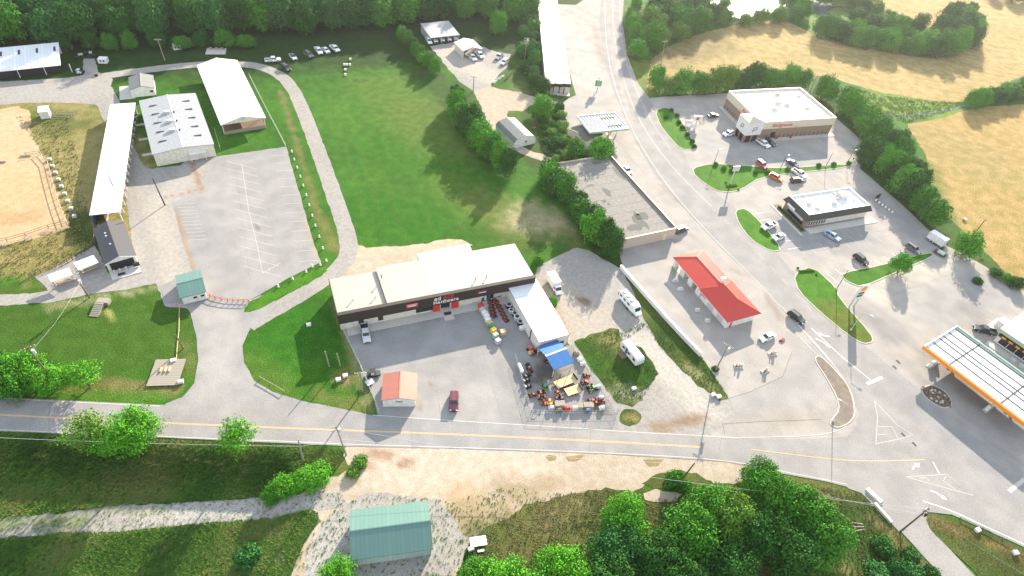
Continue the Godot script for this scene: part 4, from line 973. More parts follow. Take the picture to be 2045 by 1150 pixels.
	row_of(pv([117.9, -203.9, 122.6, -196.1, 124.3, -186, 126.5, -178, 129.1, -171.8, 129.9, -166.3]), 4.6, 1.6, "screen_tree", "leafy tree on the bank behind the white-roofed restaurant", "bank behind the restaurant", Vector2(3.0, 4.6), Vector2(6, 10.5), ["leaf_mid", "leaf_bright", "leaf_dark"], 0.06)
	row_of(pv([129.1, -210, 130.3, -197.9, 130.3, -187.3]), 5.5, 1.2, "screen_tree", "leafy tree on the bank behind the white-roofed restaurant", "bank behind the restaurant", Vector2(3.4, 4.8), Vector2(7, 11), ["leaf_mid", "leaf_dark"], 0.06)
	tree("round_tree", "round light green tree beside the white box trailer", Vector2(133.77, -156).x, Vector2(133.77, -156).y, 4.0, 7.5, 0, "leaf_bright", "", 0.08)
	tree("small_tree", "small bright green tree on the grass island by the restaurant", Vector2(109.37, -143.22).x, Vector2(109.37, -143.22).y, 2.9, 6.0, 2, "leaf_bright", "", 0.2)
	row_of(pv([140.2, -148.3, 142.7, -145.7, 144.9, -141.3]), 3.4, 0.5, "field_shrub", "dark bush on the verge above the white filling station shop", "verge above the filling station", Vector2(1.4, 2.4), Vector2(2, 3.4), ["leaf_dark", "leaf_mid"], 0.05)
	for b in [Vector2(50.78, -222.25), Vector2(52.76, -218.94), Vector2(48.36, -216.23), Vector2(53.77, -210.31), Vector2(55.12, -205.69), Vector2(56.43, -201.2), Vector2(52.81, -213.7), Vector2(56.77, -197.92)]:
		shrub("clipped_shrub", "clipped shrub on the grass island in front of the drugstore", b.x, b.y, 0.9, 1.0, "leaf_dark", "island shrubs by the drugstore")
	for b in [Vector2(62.82, -187.88), Vector2(65.46, -186.06), Vector2(67.93, -185.44), Vector2(80.56, -187.26), Vector2(88.24, -190.95), Vector2(100.42, -196.41), Vector2(106.3, -198.48), Vector2(112.25, -200.57), Vector2(76.25, -186.23)]:
		shrub("clipped_shrub", "clipped shrub on the strip between drugstore and restaurant", b.x, b.y, 0.9, 1.1, "leaf_mid", "shrubs on the dividing strip")
	for k in 16:
		var p: Vector2 = Vector2(79.51, -137.89).lerp(Vector2(84.58, -137.64), fmod(k * 0.618, 1.0)) + Vector2(0, 1.6 * fmod(k * 0.37, 1.0) - 0.8)
		shrub("dry_shrub", "small rusty-leaved shrub at the tip of the restaurant's lower island", p.x, p.y, 0.35, 0.5, "leaf_olive", "rusty shrubs by the lower island")
		var q: Vector2 = Vector2(64.85, -176.47).lerp(Vector2(68.68, -175.65), fmod(k * 0.618, 1.0)) + Vector2(0, 2.4 * fmod(k * 0.37, 1.0) - 1.2)
		shrub("dry_shrub", "small rusty-leaved shrub under the white pylon sign", q.x, q.y, 0.4, 0.5, "leaf_olive", "rusty shrubs under the pylon")
	# the near side of the county road
	for b in [[Vector2(-66.24, -58.24), 4.6, 9.5, 7, "leaf_bright", "dense bright green tree on the roadside bank", 0.3], [Vector2(-75.02, -58.02), 4.0, 8.0, 6, "leaf_olive", "sparse pale tree left of the dense bright roadside tree", 0.2], [Vector2(-71.72, -57.41), 3.2, 5.6, 6, "leaf_bright", "low loose tree between the two roadside trees", 0.1], [Vector2(-47.92, -60.68), 3.8, 8.0, 6, "leaf_bright", "pale open-crowned tree right of the dense roadside tree", 0.2], [Vector2(-82.92, -69.92), 3.6, 6.0, 6, "leaf_bright", "slim light green tree behind the entrance lawn verge", 0.25], [Vector2(-88.33, -68.64), 3.6, 5.5, 8, "leaf_bright", "leaning light green tree under the utility pole", 0.2]]:
		tree("roadside_bank_tree", b[5], b[0].x, b[0].y, b[1], b[2], b[3], b[4], "", b[6])
	wood(pv([-103.4, -66.8, -101.2, -71, -95.2, -71.3, -91.1, -68.2, -94.6, -65.7, -101.5, -64]), 3.4, "corner_tree", "bright green tree in the clump at the left edge by the road", "clump at the left edge", Vector2(2.6, 3.8), Vector2(5, 7), ["leaf_bright", "leaf_mid"], 0.1, 10)
	row_of(pv([-39.3, -53.4, -36.4, -54.9, -33.4, -56.3, -30.4, -57.5]), 2.6, 0.5, "bank_bush", "low spreading bush below the road beside the dirt lot", "bushes beside the dirt lot", Vector2(2.0, 3.0), Vector2(2.2, 3.4), ["leaf_mid", "leaf_bright", "leaf_blue"], 0.0)
	tree("shed_tree", "light green tree at the left corner of the green shed", Vector2(-22.48, -39.04).x, Vector2(-22.48, -39.04).y, 3.0, 5.5, 7, "leaf_bright", "", 0.1)
	for b in [[Vector2(-24.65, -61.08), 1.6, 1.6, "leaf_olive", "weedy olive bush at the foot of the roadside pole"], [Vector2(-25.49, -58.8), 1.4, 1.2, "leaf_olive", "low weedy bush beside the dirt lot entrance"], [Vector2(-39.42, -41.78), 2.4, 2.4, "leaf_blue", "blue-green bush at the lower edge of the rough field"], [Vector2(37.28, -65.9), 2.0, 3.2, "leaf_mid", "green bush on the island by the roadside stub pole"], [Vector2(39.49, -64.81), 1.2, 2.4, "leaf_bright", "bright upright bush beside the roadside stub pole"], [Vector2(10.51, -111.29), 1.3, 2.2, "leaf_bright", "bright green bush against the wall of the white annex"], [Vector2(6.11, -126.23), 1.6, 1.8, "leaf_mid", "green bush behind the corner of the hardware shop"], [Vector2(132.68, -143.14), 1.4, 1.6, "leaf_dark", "dark bush on the verge above the paved yard"], [Vector2(50.06, -97.11), 0.9, 0.8, "leaf_dark", "small bush at the foot of the pole beside the white wall"]]:
		shrub("bush", b[4], b[0].x, b[0].y, b[1], b[2], b[3])
	var nl := "leafy tree in the grove at the lower right"
	for b in [[Vector2(5.14, -40.15), 4.6, 9, 7, "leaf_bright"], [Vector2(14.49, -43.45), 4.6, 10, 8, "leaf_bright"], [Vector2(10.39, -39.2), 4.5, 9, 7, "leaf_mid"], [Vector2(24.31, -49.58), 4.6, 8, 7, "leaf_blue"], [Vector2(26.3, -54.55), 4.4, 9, 8, "leaf_bright"], [Vector2(22.41, -42.37), 5.0, 9, 8, "leaf_dark"], [Vector2(31.53, -47.85), 4.6, 9, 8, "leaf_dark"], [Vector2(37.52, -53.22), 5.0, 10, 7, "leaf_mid"], [Vector2(34.81, -43.97), 5.0, 9, 7, "leaf_dark"], [Vector2(45.54, -56.72), 4.8, 10, 8, "leaf_olive"], [Vector2(44.35, -48.66), 5.0, 8, 8, "leaf_dark"], [Vector2(41.95, -58.7), 4.4, 9, 7, "leaf_mid"], [Vector2(54.32, -62.49), 4.6, 11.5, 8, "leaf_mid"], [Vector2(50.98, -55.06), 4.8, 10, 7, "leaf_dark"], [Vector2(59.75, -60.18), 5.0, 10, 7, "leaf_mid"], [Vector2(62.52, -55.67), 5.0, 10, 8, "leaf_mid"], [Vector2(56.01, -52), 5.0, 9, 7, "leaf_dark"], [Vector2(53.08, -66.57), 3.6, 9, 8, "leaf_mid"], [Vector2(0.68, -41.23), 3.4, 6, 7, "leaf_mid"], [Vector2(17.24, -39.27), 4.6, 9, 7, "leaf_dark"], [Vector2(-6.65, -38.64), 2.6, 3, 7, "leaf_dark"], [Vector2(-1.5, -38.49), 3.0, 5, 8, "leaf_dark"]]:
		var tone: String = {"leaf_bright": "bright green", "leaf_mid": "mid green", "leaf_dark": "dark green", "leaf_olive": "pale olive", "leaf_blue": "deep green"}[b[4]]
		tree("grove_tree", "%s %s" % [tone, nl], b[0].x, b[0].y, b[1], b[2], b[3], b[4], "grove at the lower right", 0.06)
	wood(pv([76.8, -58.6, 81.1, -59.6, 83.7, -53.8, 81, -49, 71.4, -47.8]), 3.0, "scrub_bush", "dark green bush in the scrub beside the side road", "scrub beside the side road", Vector2(1.6, 2.8), Vector2(1.6, 3.2), ["leaf_blue", "leaf_mid", "leaf_dark"], 0.0, 14, "shrub")
	# grass too fine to count
	var g1 := [Color(0.045, 0.095, 0.018), Color(0.065, 0.145, 0.022), Color(0.09, 0.175, 0.03), Color(0.15, 0.17, 0.05)]
	var track := pv([-87.2, -41.1, -88.4, -42.8, -80.5, -44.4, -73.6, -46.5, -64.6, -48.8, -54.4, -50.8, -42, -53.4, -26.7, -54.5, -24.2, -52.3, -36.4, -49.3, -43.9, -48.5, -54, -46.2, -62.9, -43.8, -72.7, -42.1, -85.8, -39.1])
	tufts("rough_grass", "tussocky rough grass on the field below the county road", pv([-98.2, -56.4, -93.2, -57.4, -65.6, -60.1, -37.2, -63.1, -28.2, -63.3, -29.5, -57.7, -37.9, -53.6, -28.9, -49.7, -30.4, -43.1, -30.8, -34.7, -79.8, -28.3]), 42000, Vector2(0.2, 0.62), g1, [track])
	tufts("track_weeds", "sparse weeds growing in the gravel track", track, 1500, Vector2(0.12, 0.35), g1)
	tufts("grove_undergrowth", "brown and green undergrowth round the grove", pv([-3.2, -38.3, 0.3, -50.5, 4.6, -54.4, 14.7, -60.5, 24.6, -63, 31.4, -61.3, 46.8, -65.1, 51.4, -68.5, 64, -69.8, 76.3, -69.4, 81, -62.1, 86.7, -49.8]), 9000, Vector2(0.16, 0.5), [Color(0.06, 0.09, 0.025), Color(0.09, 0.12, 0.035), Color(0.15, 0.14, 0.05), Color(0.19, 0.15, 0.07)])
	tufts("corner_grass", "dry grass on the island at the lower right corner", pv([88.3, -65.8, 98, -64.9, 105.8, -61.3, 109, -57.2, 100.5, -51.5, 94.7, -55.3, 91.3, -59.6, 88.5, -63.2]), 5000, Vector2(0.12, 0.3), [Color(0.10, 0.12, 0.03), Color(0.16, 0.15, 0.05), Color(0.20, 0.15, 0.07)])
	tufts("dirt_weeds", "scattered weeds on the dirt lot and round the green shed", pv([-31.4, -36.3, -30.4, -43.1, -28.1, -49.8, -24.4, -53.3, -19.3, -55.5, -6.1, -55.9, 4, -60, 14.7, -60.5, 3.7, -53.3, -0.5, -49.9, -1.8, -46.1, -4.3, -39.8]), 1500, Vector2(0.1, 0.4), g1)
	tufts("yard_weeds", "patchy weeds between arena and long barn", pv([-159.6, -161.3, -145, -164.3, -127.5, -141.5, -112.9, -121, -105.4, -110.3, -108.9, -102, -113.1, -97.3, -121.7, -92.5, -129.4, -103.4, -120.6, -108.7, -114, -114.9, -124.6, -127.4, -140, -144.3, -148.9, -152.6]), 4200, Vector2(0.14, 0.5), [Color(0.10, 0.11, 0.03), Color(0.16, 0.15, 0.05), Color(0.28, 0.21, 0.09), Color(0.07, 0.095, 0.025)])
	tufts("verge_grass", "rough grass on the trailer lawn and along the white wall", pv([16.5, -99.6, 25.2, -105.4, 27.9, -104.7, 34.4, -110.1, 38.3, -110.8, 47.2, -100.6, 52.2, -89.4, 46.1, -91.7, 36.2, -100.6, 36, -93.5, 32.2, -85.8, 26.3, -83.8]), 5000, Vector2(0.12, 0.32), g1, [pv([28.3, -102, 34.3, -108.4, 37.1, -102.3, 45.9, -90.3, 50.2, -88.2, 36.3, -85.9, 36.2, -93.6, 32.6, -100.9])])
	tufts("lot_scrub", "tangled scrub in the overgrown lot by the long white building", pv([-11.3, -290.7, -8.4, -304.1, 1.8, -223.2, 11.5, -222, 8.5, -214.4, 12.9, -191.4, 8.6, -178.3, 3.4, -182.5, -2, -210.4, 8.8, -217.2, -2.7, -219.9]), 7000, Vector2(0.3, 0.8), g1)
	tufts("creek_grass", "tall grass along the creek between the hay fields", pv([131, -267.3, 144.5, -261.9, 161.8, -262.4, 182.7, -266, 168.9, -253.4, 146.9, -238.8, 138.2, -242.9]), 2600, Vector2(0.25, 0.55), [Color(0.13, 0.23, 0.04), Color(0.17, 0.26, 0.05), Color(0.10, 0.18, 0.035)])

# ------------------------------------------------------------------ buildings
func face(k: int, w: float, d: float) -> Transform3D:   # 0 front (+z), 1 right, 2 back, 3 left
	var b := Basis(Vector3.UP, k * PI / 2)
	return Transform3D(b, b * Vector3(0, 0, d / 2 if k % 2 == 0 else w / 2))

func fbox(parent: Node, called: String, k: int, w: float, d: float, u: float, y: float, sx: float, sy: float, out: float, m: Material, from := -0.05) -> MeshInstance3D:
	var mb := MB.new()
	mb.xf = face(k, w, d)
	mb.box(u, y, (out + from) / 2, sx, sy, out - from)
	return part(parent, called, mb, m)

func window(parent: Node, k: int, w: float, d: float, u: float, y: float, sx: float, sy: float, frame := "white", panes := 1) -> void:
	var mb := MB.new()
	mb.xf = face(k, w, d)
	var e := 0.09
	mb.box(u, y, 0.02, sx, e, 0.12)
	mb.box(u, y + sy - e, 0.02, sx, e, 0.12)
	for i in panes + 1:
		mb.box(u - sx / 2 + e / 2 + i * (sx - e) / panes, y + e, 0.02, e, sy - 2 * e, 0.11)
	var o := part(parent, "window", mb, M[frame])
	for i in panes:
		fbox(o, "pane", k, w, d, u - sx / 2 + (i + 0.5) * sx / panes, y + e * 0.5, sx / panes - e, sy - e, 0.025, M.glass)

func door(parent: Node, k: int, w: float, d: float, u: float, sx: float, sy: float, m: Material, y := 0.0) -> void:
	var o := fbox(parent, "door", k, w, d, u, y, sx, sy, 0.05, m)
	fbox(o, "handle", k, w, d, u + sx * 0.36, y + 1.0, 0.05, 0.18, 0.1, M.metal)

func box_walls(parent: Node, w: float, d: float, h: float, m: Material, y := 0.0) -> MeshInstance3D:
	return boxp(parent, "wall", 0, y, 0, w, h, d, m)

func gable_walls(parent: Node, w: float, d: float, h: float, rise: float, along_x: bool, m: Material) -> void:
	var mb := MB.new()
	mb.box(0, 0, 0, w, h, d)
	var a := w / 2
	var b := d / 2
	if along_x:
		for s in [-1.0, 1.0]:
			mb.tri(Vector3(s * a, h, b * s), Vector3(s * a, h, -b * s), Vector3(s * a, h + rise, 0))
	else:
		for s in [-1.0, 1.0]:
			mb.tri(Vector3(-a * s, h, s * b), Vector3(a * s, h, s * b), Vector3(0, h + rise, s * b))
	part(parent, "wall", mb, m)

func gable_roof(parent: Node, w: float, d: float, h: float, rise: float, along_x: bool, o: float, m: Material, cap: Material = null) -> MeshInstance3D:
	var mb := MB.new()
	if not along_x:
		mb.xf = Transform3D(Basis(Vector3.UP, PI / 2), Vector3.ZERO)
	var L := (w if along_x else d) / 2 + o
	var half := (d if along_x else w) / 2
	var slope := rise / half
	var t := 0.16
	for s in [-1.0, 1.0]:
		var e: float = s * (half + o)
		var ye := h - slope * o + 0.04
		var yr := h + rise + 0.04
		var b := [Vector3(-L, yr, 0), Vector3(L, yr, 0), Vector3(L, ye, e), Vector3(-L, ye, e)]
		if s < 0: b.reverse()
		var up := []
		for q in b: up.append(q + Vector3(0, t, 0))
		mb.hexa(b, up)
	var r := part(parent, "roof", mb, m)
	var c := MB.new()
	c.xf = mb.xf
	c.taper(-L - 0.02, L + 0.02, h + rise + t, h + rise + t + 0.09, -0.22, 0.22, -L - 0.02, L + 0.02, -0.1, 0.1)
	part(r, "ridge_cap", c, cap if cap else m)
	return r

func shed_roof(parent: Node, w: float, d: float, front: float, back: float, o: float, m: Material) -> MeshInstance3D:
	var mb := MB.new()
	var a := w / 2 + o
	var b := d / 2 + o
	var g := (back - front) / d * o
	var bt := [Vector3(-a, back + g, -b), Vector3(a, back + g, -b), Vector3(a, front - g, b), Vector3(-a, front - g, b)]
	var tp := []
	for q in bt: tp.append(q + Vector3(0, 0.16, 0))
	mb.hexa(bt, tp)
	return part(parent, "roof", mb, m)

func posts(parent: Node, xs: Array, zs: Array, h: float, r: float, m: Material) -> void:
	for x in xs:
		for z in zs:
			boxp(parent, "post", x, 0, z, r, h, r, m)

func rooftop_unit(parent: Node, x: float, y: float, z: float, s: float, m: Material) -> void:
	var u := part(parent, "rooftop_unit", MB.new().bev(x, y, z, s * 1.5, s * 0.8, s, 0.08), m)
	tubep(u, "fan_grille", Vector3(x - s * 0.3, y + s * 0.8, z), Vector3(x - s * 0.3, y + s * 0.86, z), s * 0.32, M.galv, -1, 12)

func pipe_vent(parent: Node, x: float, y: float, z: float, m: Material) -> void:
	var u := tubep(parent, "vent_pipe", Vector3(x, y - 0.3, z), Vector3(x, y + 0.7, z), 0.1, m)
	tubep(u, "vent_cap", Vector3(x, y + 0.7, z), Vector3(x, y + 0.82, z), 0.24, m)

func parapet(parent: Node, w: float, d: float, y: float, h: float, t: float, m: Material, sides := [0, 1, 2, 3]) -> void:
	for k in sides:
		var mb := MB.new()
		mb.xf = face(k, w, d)
		var len := w if k % 2 == 0 else d - 2 * t
		mb.box(0, y, -t / 2, len, h, t)
		part(parent, "parapet", mb, m)

func make_buildings() -> void:
	var b: Array
	var t: Node3D
	# ---- hardware shop: two tan metal roofs behind one brown fascia
	b = [-19.33, -109.7, 48.08, 12.54, 0.454]
	t = thing("hardware_shop", "long hardware shop with tan metal roof and dark brown sign fascia", "shop", b[0], b[1], b[4])
	var W: float = b[2]
	var D: float = b[3]
	box_walls(t, W - 0.6, D - 0.6, 4.6, M.cream)
	var split := -W / 2 + 11.3
	for k in 2:
		var x0: float = -W / 2 if k == 0 else split
		var x1: float = split if k == 0 else W / 2
		var hh := 5.1 if k == 0 else 5.7
		var mb := MB.new()
		mb.xf = Transform3D(Basis(), Vector3((x0 + x1) / 2, 0, -0.1))
		var a := (x1 - x0) / 2
		var bk := D / 2 + (0.2 if k == 0 else 0.9)
		mb.hexa([Vector3(-a, hh - 0.7, -bk), Vector3(a, hh - 0.7, -bk), Vector3(a, hh, D / 2), Vector3(-a, hh, D / 2)], [Vector3(-a, hh - 0.5, -bk), Vector3(a, hh - 0.5, -bk), Vector3(a, hh + 0.2, D / 2), Vector3(-a, hh + 0.2, D / 2)])
		var rf := part(t, "roof", mb, M.tan_roof)
		boxp(rf, "gable_wall", x0 + 0.12, 4.3, -0.1, 0.16, hh - 4.9, D - 0.4, M.brown_panel)
	var fas := fbox(t, "fascia", 0, W + 0.2, D, 0, 3.1, W + 0.2, 2.95, 0.9, M.brown_panel, 0.05)
	fbox(fas, "coping", 0, W + 0.3, D, 0, 6.06, W + 0.3, 0.1, 0.95, M.brown_panel, 0.0)
	fbox(t, "side_fascia", 3, W, D, 0, 3.4, D - 0.6, 2.0, 0.12, M.brown_panel, 0.0)
	fbox(t, "plinth", 0, W, D, 0, 0, W - 0.8, 0.5, -0.2, M.cream, -0.5)
	for c in [[-22.4, 1.7], [-16.6, 1.8], [-13.6, 1.6], [-8.5, 3.8], [8.8, 5.0], [15.0, 0.8], [21.8, 3.2]]:
		fbox(t, "wall_panel", 0, W, D - 0.6, c[0] + 0.6, 0.5, c[1], 2.4, 0.12, M.cream)
	for u in [-19.6, -15.1, 18.6]:
		door(t, 0, W, D - 0.6, u + 0.6, 1.2, 2.3, M.brown_panel)
	window(t, 0, W, D - 0.6, -3.6, 0.6, 5.2, 2.2, "black", 4)
	window(t, 0, W, D - 0.6, 12.6, 0.4, 2.6, 2.3, "white", 2)
	var ent := fbox(t, "entrance", 0, W, D - 0.6, 1.3, 0.05, 2.2, 2.5, 0.1, M.glass)
	fbox(ent, "door_frame", 0, W, D - 0.6, 1.3, 2.55, 2.5, 0.15, 0.2, M.metal)
	for u in [-1.1, 3.6]:
		fbox(t, "red_display", 0, W, D - 0.6, u + 0.1, 0.1, 1.7, 2.3, 0.5, M.red)
	var fz := D / 2 + 0.93
	text(t, "sign_lettering", "ad", 1.5, Vector3(-1.0, 5.25, fz), M.white)
	text(t, "sign_lettering", "ACE", 1.5, Vector3(1.7, 5.3, fz), M.red)
	text(t, "sign_lettering", "Hardware", 1.35, Vector3(1.1, 4.05, fz), M.white)
	for sgn in [[-7.2, M.red_sign], [10.2, M.brown_panel]]:
		var s := fbox(t, "sign_board", 0, W, D, sgn[0], 4.2, 2.7, 1.1, 1.0, sgn[1], 0.85)
		fbox(s, "sign_line", 0, W, D, sgn[0], 5.0, 2.5, 0.12, 1.04, M.red_sign if sgn[0] > 0 else M.white, 0.9)
		fbox(s, "sign_line", 0, W, D, sgn[0], 4.5, 1.9, 0.26, 1.04, M.white, 0.9)
	for p in [[-19.8, 2.2], [-14.6, 2.6], [-12.2, -2.6], [9.4, 4.0], [12.2, 4.0]]:
		pipe_vent(t, p[0], 5.4 if p[0] < split else 5.9, p[1], M.white if p[0] < split and p[1] > 0 else M.rust_red)
	var walk := boxp(t, "pavement", 0, 0, D / 2 + 1.0, W - 3.0, 0.16, 2.4, M.concrete)
	boxp(walk, "ramp", 1.4, 0.02, D / 2 + 2.9, 2.4, 0.1, 1.5, M.concrete)
	boxp(walk, "doormat", 1.4, 0.165, D / 2 + 1.5, 1.8, 0.02, 1.0, M.brown_panel)
	# ---- white lean-to store behind it
	b = [-18.74, -122.41, 14.13, 1.81, 0.499]
	t = thing("storage_container", "long narrow white container behind the hardware shop", "container", b[0], b[1], b[4])
	box_walls(t, b[2], 2.6, 2.7, M.white)
	part(t, "roof", MB.new().taper(-b[2] / 2 - 0.1, b[2] / 2 + 0.1, 2.7, 2.95, -1.4, 1.4, -b[2] / 2, b[2] / 2, -1.2, 1.2), M.white_roof)
	door(t, 3, b[2], 2.6, 0, 2.2, 2.3, M.white)
	# ---- white annex
	b = [6.73, -105.17, 7.67, 19.33, 0.492]
	t = thing("white_annex", "white metal annex with red-brown roof trim beside the hardware shop", "building", b[0], b[1], b[4])
	box_walls(t, b[2] - 0.2, b[3] - 0.2, 3.7, M.white)
	var rf2 := shed_roof(t, b[2] - 0.2, b[3] - 0.2, 3.75, 4.1, 0.25, M.white_roof_across)
	for k in [0, 1, 3]:
		fbox(rf2, "trim", k, b[2] + 0.25, b[3] + 0.25, 0, 3.78, (b[2] if k == 0 else b[3]) + 0.2, 0.22, 0.04, M.copper_roof, 0.0)
	fbox(t, "downpipe", 1, b[2], b[3], -b[3] / 2 + 0.3, 0, 0.14, 3.7, 0.1, M.rust_red)
	fbox(t, "downpipe", 3, b[2], b[3], b[3] / 2 - 4.5, 0, 0.14, 3.7, 0.1, M.black)
	fbox(t, "roller_door", 0, b[2], b[3], -1.2, 0, 2.8, 2.9, 0.03, M.galv)
	window(t, 0, b[2], b[3], 2.2, 1.2, 1.4, 1.1)
	# ---- blue roofed shelter in front of the annex
	b = [11.82, -92.6, 5.48, 7.39, 0.597]
	t = thing("blue_shelter", "open shelter with blue metal gable roof in front of the annex", "shelter", b[0], b[1], b[4])
	gable_roof(t, b[2] - 0.4, b[3] - 0.4, 2.9, 0.75, true, 0.2, M.blue_roof, M.white)
	posts(t, [-b[2] / 2 + 0.3, 0, b[2] / 2 - 0.3], [-b[3] / 2 + 0.3, b[3] / 2 - 0.3], 3.0, 0.12, M.white)
	for k in [0, 2]:
		fbox(t, "eave_beam", k, b[2] - 0.4, b[3] - 0.4, 0, 2.7, b[2] - 0.4, 0.2, 0.05, M.white)
	boxp(t, "rail", 0, 0.9, b[3] / 2 - 0.3, b[2] - 0.8, 0.08, 0.06, M.wood)
	# ---- copper roofed shed at the shop's corner
	b = [-20.73, -78.32, 7.11, 6.85, 0.176]
	t = thing("copper_shed", "small white shed with terracotta metal roof in the shop lot", "shed", b[0], b[1], b[4])
	gable_walls(t, b[2] - 0.4, b[3] - 0.4, 2.5, 0.8, false, M.white)
	gable_roof(t, b[2] - 0.4, b[3] - 0.4, 2.5, 0.8, false, 0.25, M.copper_roof)
	var sb := fbox(t, "sign_board", 0, b[2] - 0.4, b[3] - 0.4, 0, 1.6, 1.5, 0.45, 0.05, M.green_pale)
	fbox(sb, "sign_line", 0, b[2] - 0.4, b[3] - 0.4, 0, 1.75, 1.2, 0.16, 0.07, M.brown_panel)
	door(t, 1, b[2] - 0.4, b[3] - 0.4, 1.0, 1.0, 2.0, M.cream)
	# ---- green metal shed near the bottom edge
	b = [-15.41, -47.64, 13.89, 8.99, 0.275]
	t = thing("green_shed", "large green metal shed with gable roof on the gravel below the road", "shed", b[0], b[1], b[4])
	gable_walls(t, b[2] - 0.6, b[3] - 0.6, 3.0, 1.4, true, M.green_wall)
	gable_roof(t, b[2] - 0.6, b[3] - 0.6, 3.0, 1.4, true, 0.3, M.green_roof)
	for x in [-1.0, 1.0]:
		fbox(t, "corner_trim", 0, b[2] - 0.6, b[3] - 0.6, x * (b[2] / 2 - 0.4), 0, 0.18, 2.95, 0.05, M.green_roof)
	fbox(t, "roller_door", 1, b[2] - 0.6, b[3] - 0.6, 1.5, 0, 3.0, 2.6, 0.04, M.green_pale)
	door(t, 3, b[2] - 0.6, b[3] - 0.6, -2.0, 1.0, 2.1, M.white)
	# ---- gate kiosk
	b = [-75.33, -99.6, 5.6, 8.15, 0.579]
	t = thing("gate_kiosk", "white ticket kiosk with green gable roof at the fairground gate", "kiosk", b[0], b[1], b[4])
	gable_walls(t, b[2] - 0.5, b[3] - 0.5, 2.4, 0.8, true, M.white)
	gable_roof(t, b[2] - 0.5, b[3] - 0.5, 2.4, 0.8, true, 0.3, M.green_roof)
	for u in [0.2, 1.8]:
		window(t, 0, b[2] - 0.5, b[3] - 0.5, u, 1.0, 1.0, 0.8, "white", 1)
	# ---- dark shingled clubhouse below the long barn
	b = [-98.99, -109.73, 6.95, 14.97, 0.684]
	t = thing("clubhouse", "shingled clubhouse with dark gable roof at the end of the long barn", "building", b[0], b[1], b[4])
	gable_walls(t, b[2] - 0.6, b[3] - 0.6, 2.5, 1.3, false, M.white)
	var cr := gable_roof(t, b[2] - 0.6, b[3] - 0.6, 2.5, 1.3, false, 0.3, M.shingle)
	var gf := MB.new()
	var a2: float = b[2] / 2
	for s in [-1.0, 1.0]:
		gf.hexa([Vector3(0, 3.7, b[3] / 2 + 0.02), Vector3(s * a2, 2.38, b[3] / 2 + 0.02), Vector3(s * a2, 2.38, b[3] / 2 + 0.1), Vector3(0, 3.7, b[3] / 2 + 0.1)], [Vector3(0, 3.95, b[3] / 2 + 0.02), Vector3(s * a2, 2.6, b[3] / 2 + 0.02), Vector3(s * a2, 2.6, b[3] / 2 + 0.1), Vector3(0, 3.95, b[3] / 2 + 0.1)])
	part(cr, "bargeboard", gf, M.white)
	for p in [[-1.2, -3.2], [-1.2, -2.0], [-0.9, 1.6]]:
		tubep(t, "roof_vent", Vector3(p[0], 3.0, p[1]), Vector3(p[0], 3.75, p[1]), 0.3, M.metal, 0.25, 10)
	fbox(t, "porch_opening", 0, b[2] - 0.6, b[3] - 0.6, 0, 0, b[2] - 1.8, 2.3, 0.02, M.black)
	var dk := boxp(t, "porch_slab", 0, 0, b[3] / 2 + 1.6, b[2] - 0.6, 0.18, 3.4, M.concrete)
	boxp(dk, "bench", -0.9, 0.18, b[3] / 2 + 2.2, 1.6, 0.45, 0.4, M.black)
	for x in [-2.2, -1.0, 0.4]:
		boxp(t, "stool", x, 0.18, b[3] / 2 + 0.8, 0.4, 0.75, 0.4, M.galv)
	tubep(t, "smoker", Vector3(2.0, 0.9, b[3] / 2 + 0.9), Vector3(3.4, 0.9, b[3] / 2 + 0.9), 0.5, M.black, -1, 12)
	posts(t, [-b[2] / 2 + 0.4, b[2] / 2 - 0.4], [b[3] / 2 + 0.05], 2.4, 0.16, M.white)
	# ---- long barn
	b = [-117.94, -144.78, 7.08, 56.9, 0.425]
	t = thing("long_barn", "very long narrow barn with white metal roof beside the gravel lane", "barn", b[0], b[1], b[4])
	shed_roof(t, b[2] - 0.4, b[3] - 0.4, 3.3, 3.6, 0.2, M.white_roof_across)
	fbox(t, "wall", 3, b[2] - 0.8, b[3], 0, 0, b[3] - 0.8, 3.1, 0.1, M.blue, 0.0)
	fbox(t, "wall", 2, b[2] - 0.8, b[3] - 0.8, 0, 0, b[2] - 0.8, 3.1, 0.1, M.white, 0.0)
	boxp(t, "stall_partition", -0.6, 0, 0, 0.15, 2.4, b[3] - 1.0, M.wood_grey)
	for k in 17:
		var z: float = -b[3] / 2 + 0.6 + k * (b[3] - 1.2) / 16.0
		boxp(t, "post", b[2] / 2 - 0.5, 0, z, 0.16, 3.25, 0.16, M.white)
		var br := MB.new()
		br.tube(Vector3(b[2] / 2 - 0.4, 2.6, z), Vector3(b[2] / 2 + 0.7, 3.2, z + 0.1), 0.07, 0.07, 5)
		part(t, "eave_bracket", br, M.white)
	for x in [-2.6, -1.6, 3.0]:
		tubep(t, "gate_rail", Vector3(x, 0.1, b[3] / 2 - 0.2), Vector3(x + 0.3, 0.9, b[3] / 2 + 2.6), 0.07, M.white)
	# ---- exhibition hall
	b = [-109.52, -163.82, 16.7, 32.93, 0.587]
	t = thing("exhibition_hall", "wide pale grey-roofed hall with rooftop units and skylights", "hall", b[0], b[1], b[4])
	gable_walls(t, b[2] - 0.5, b[3] - 0.5, 4.0, 0.7, false, M.cream)
	gable_roof(t, b[2] - 0.5, b[3] - 0.5, 4.0, 0.7, false, 0.25, M.grey_roof, M.white)
	for s in [-1.0, 1.0]:
		for k in 5:
			var z: float = -b[3] / 2 + 5.2 + k * (b[3] - 11.0) / 4.0
			var x: float = s * b[2] * 0.27
			var y: float = 4.0 + 0.7 * (1.0 - absf(x) / (b[2] / 2)) + 0.12
			boxp(t, "skylight", x, y, z, 2.6, 0.14, 0.7, M.black)
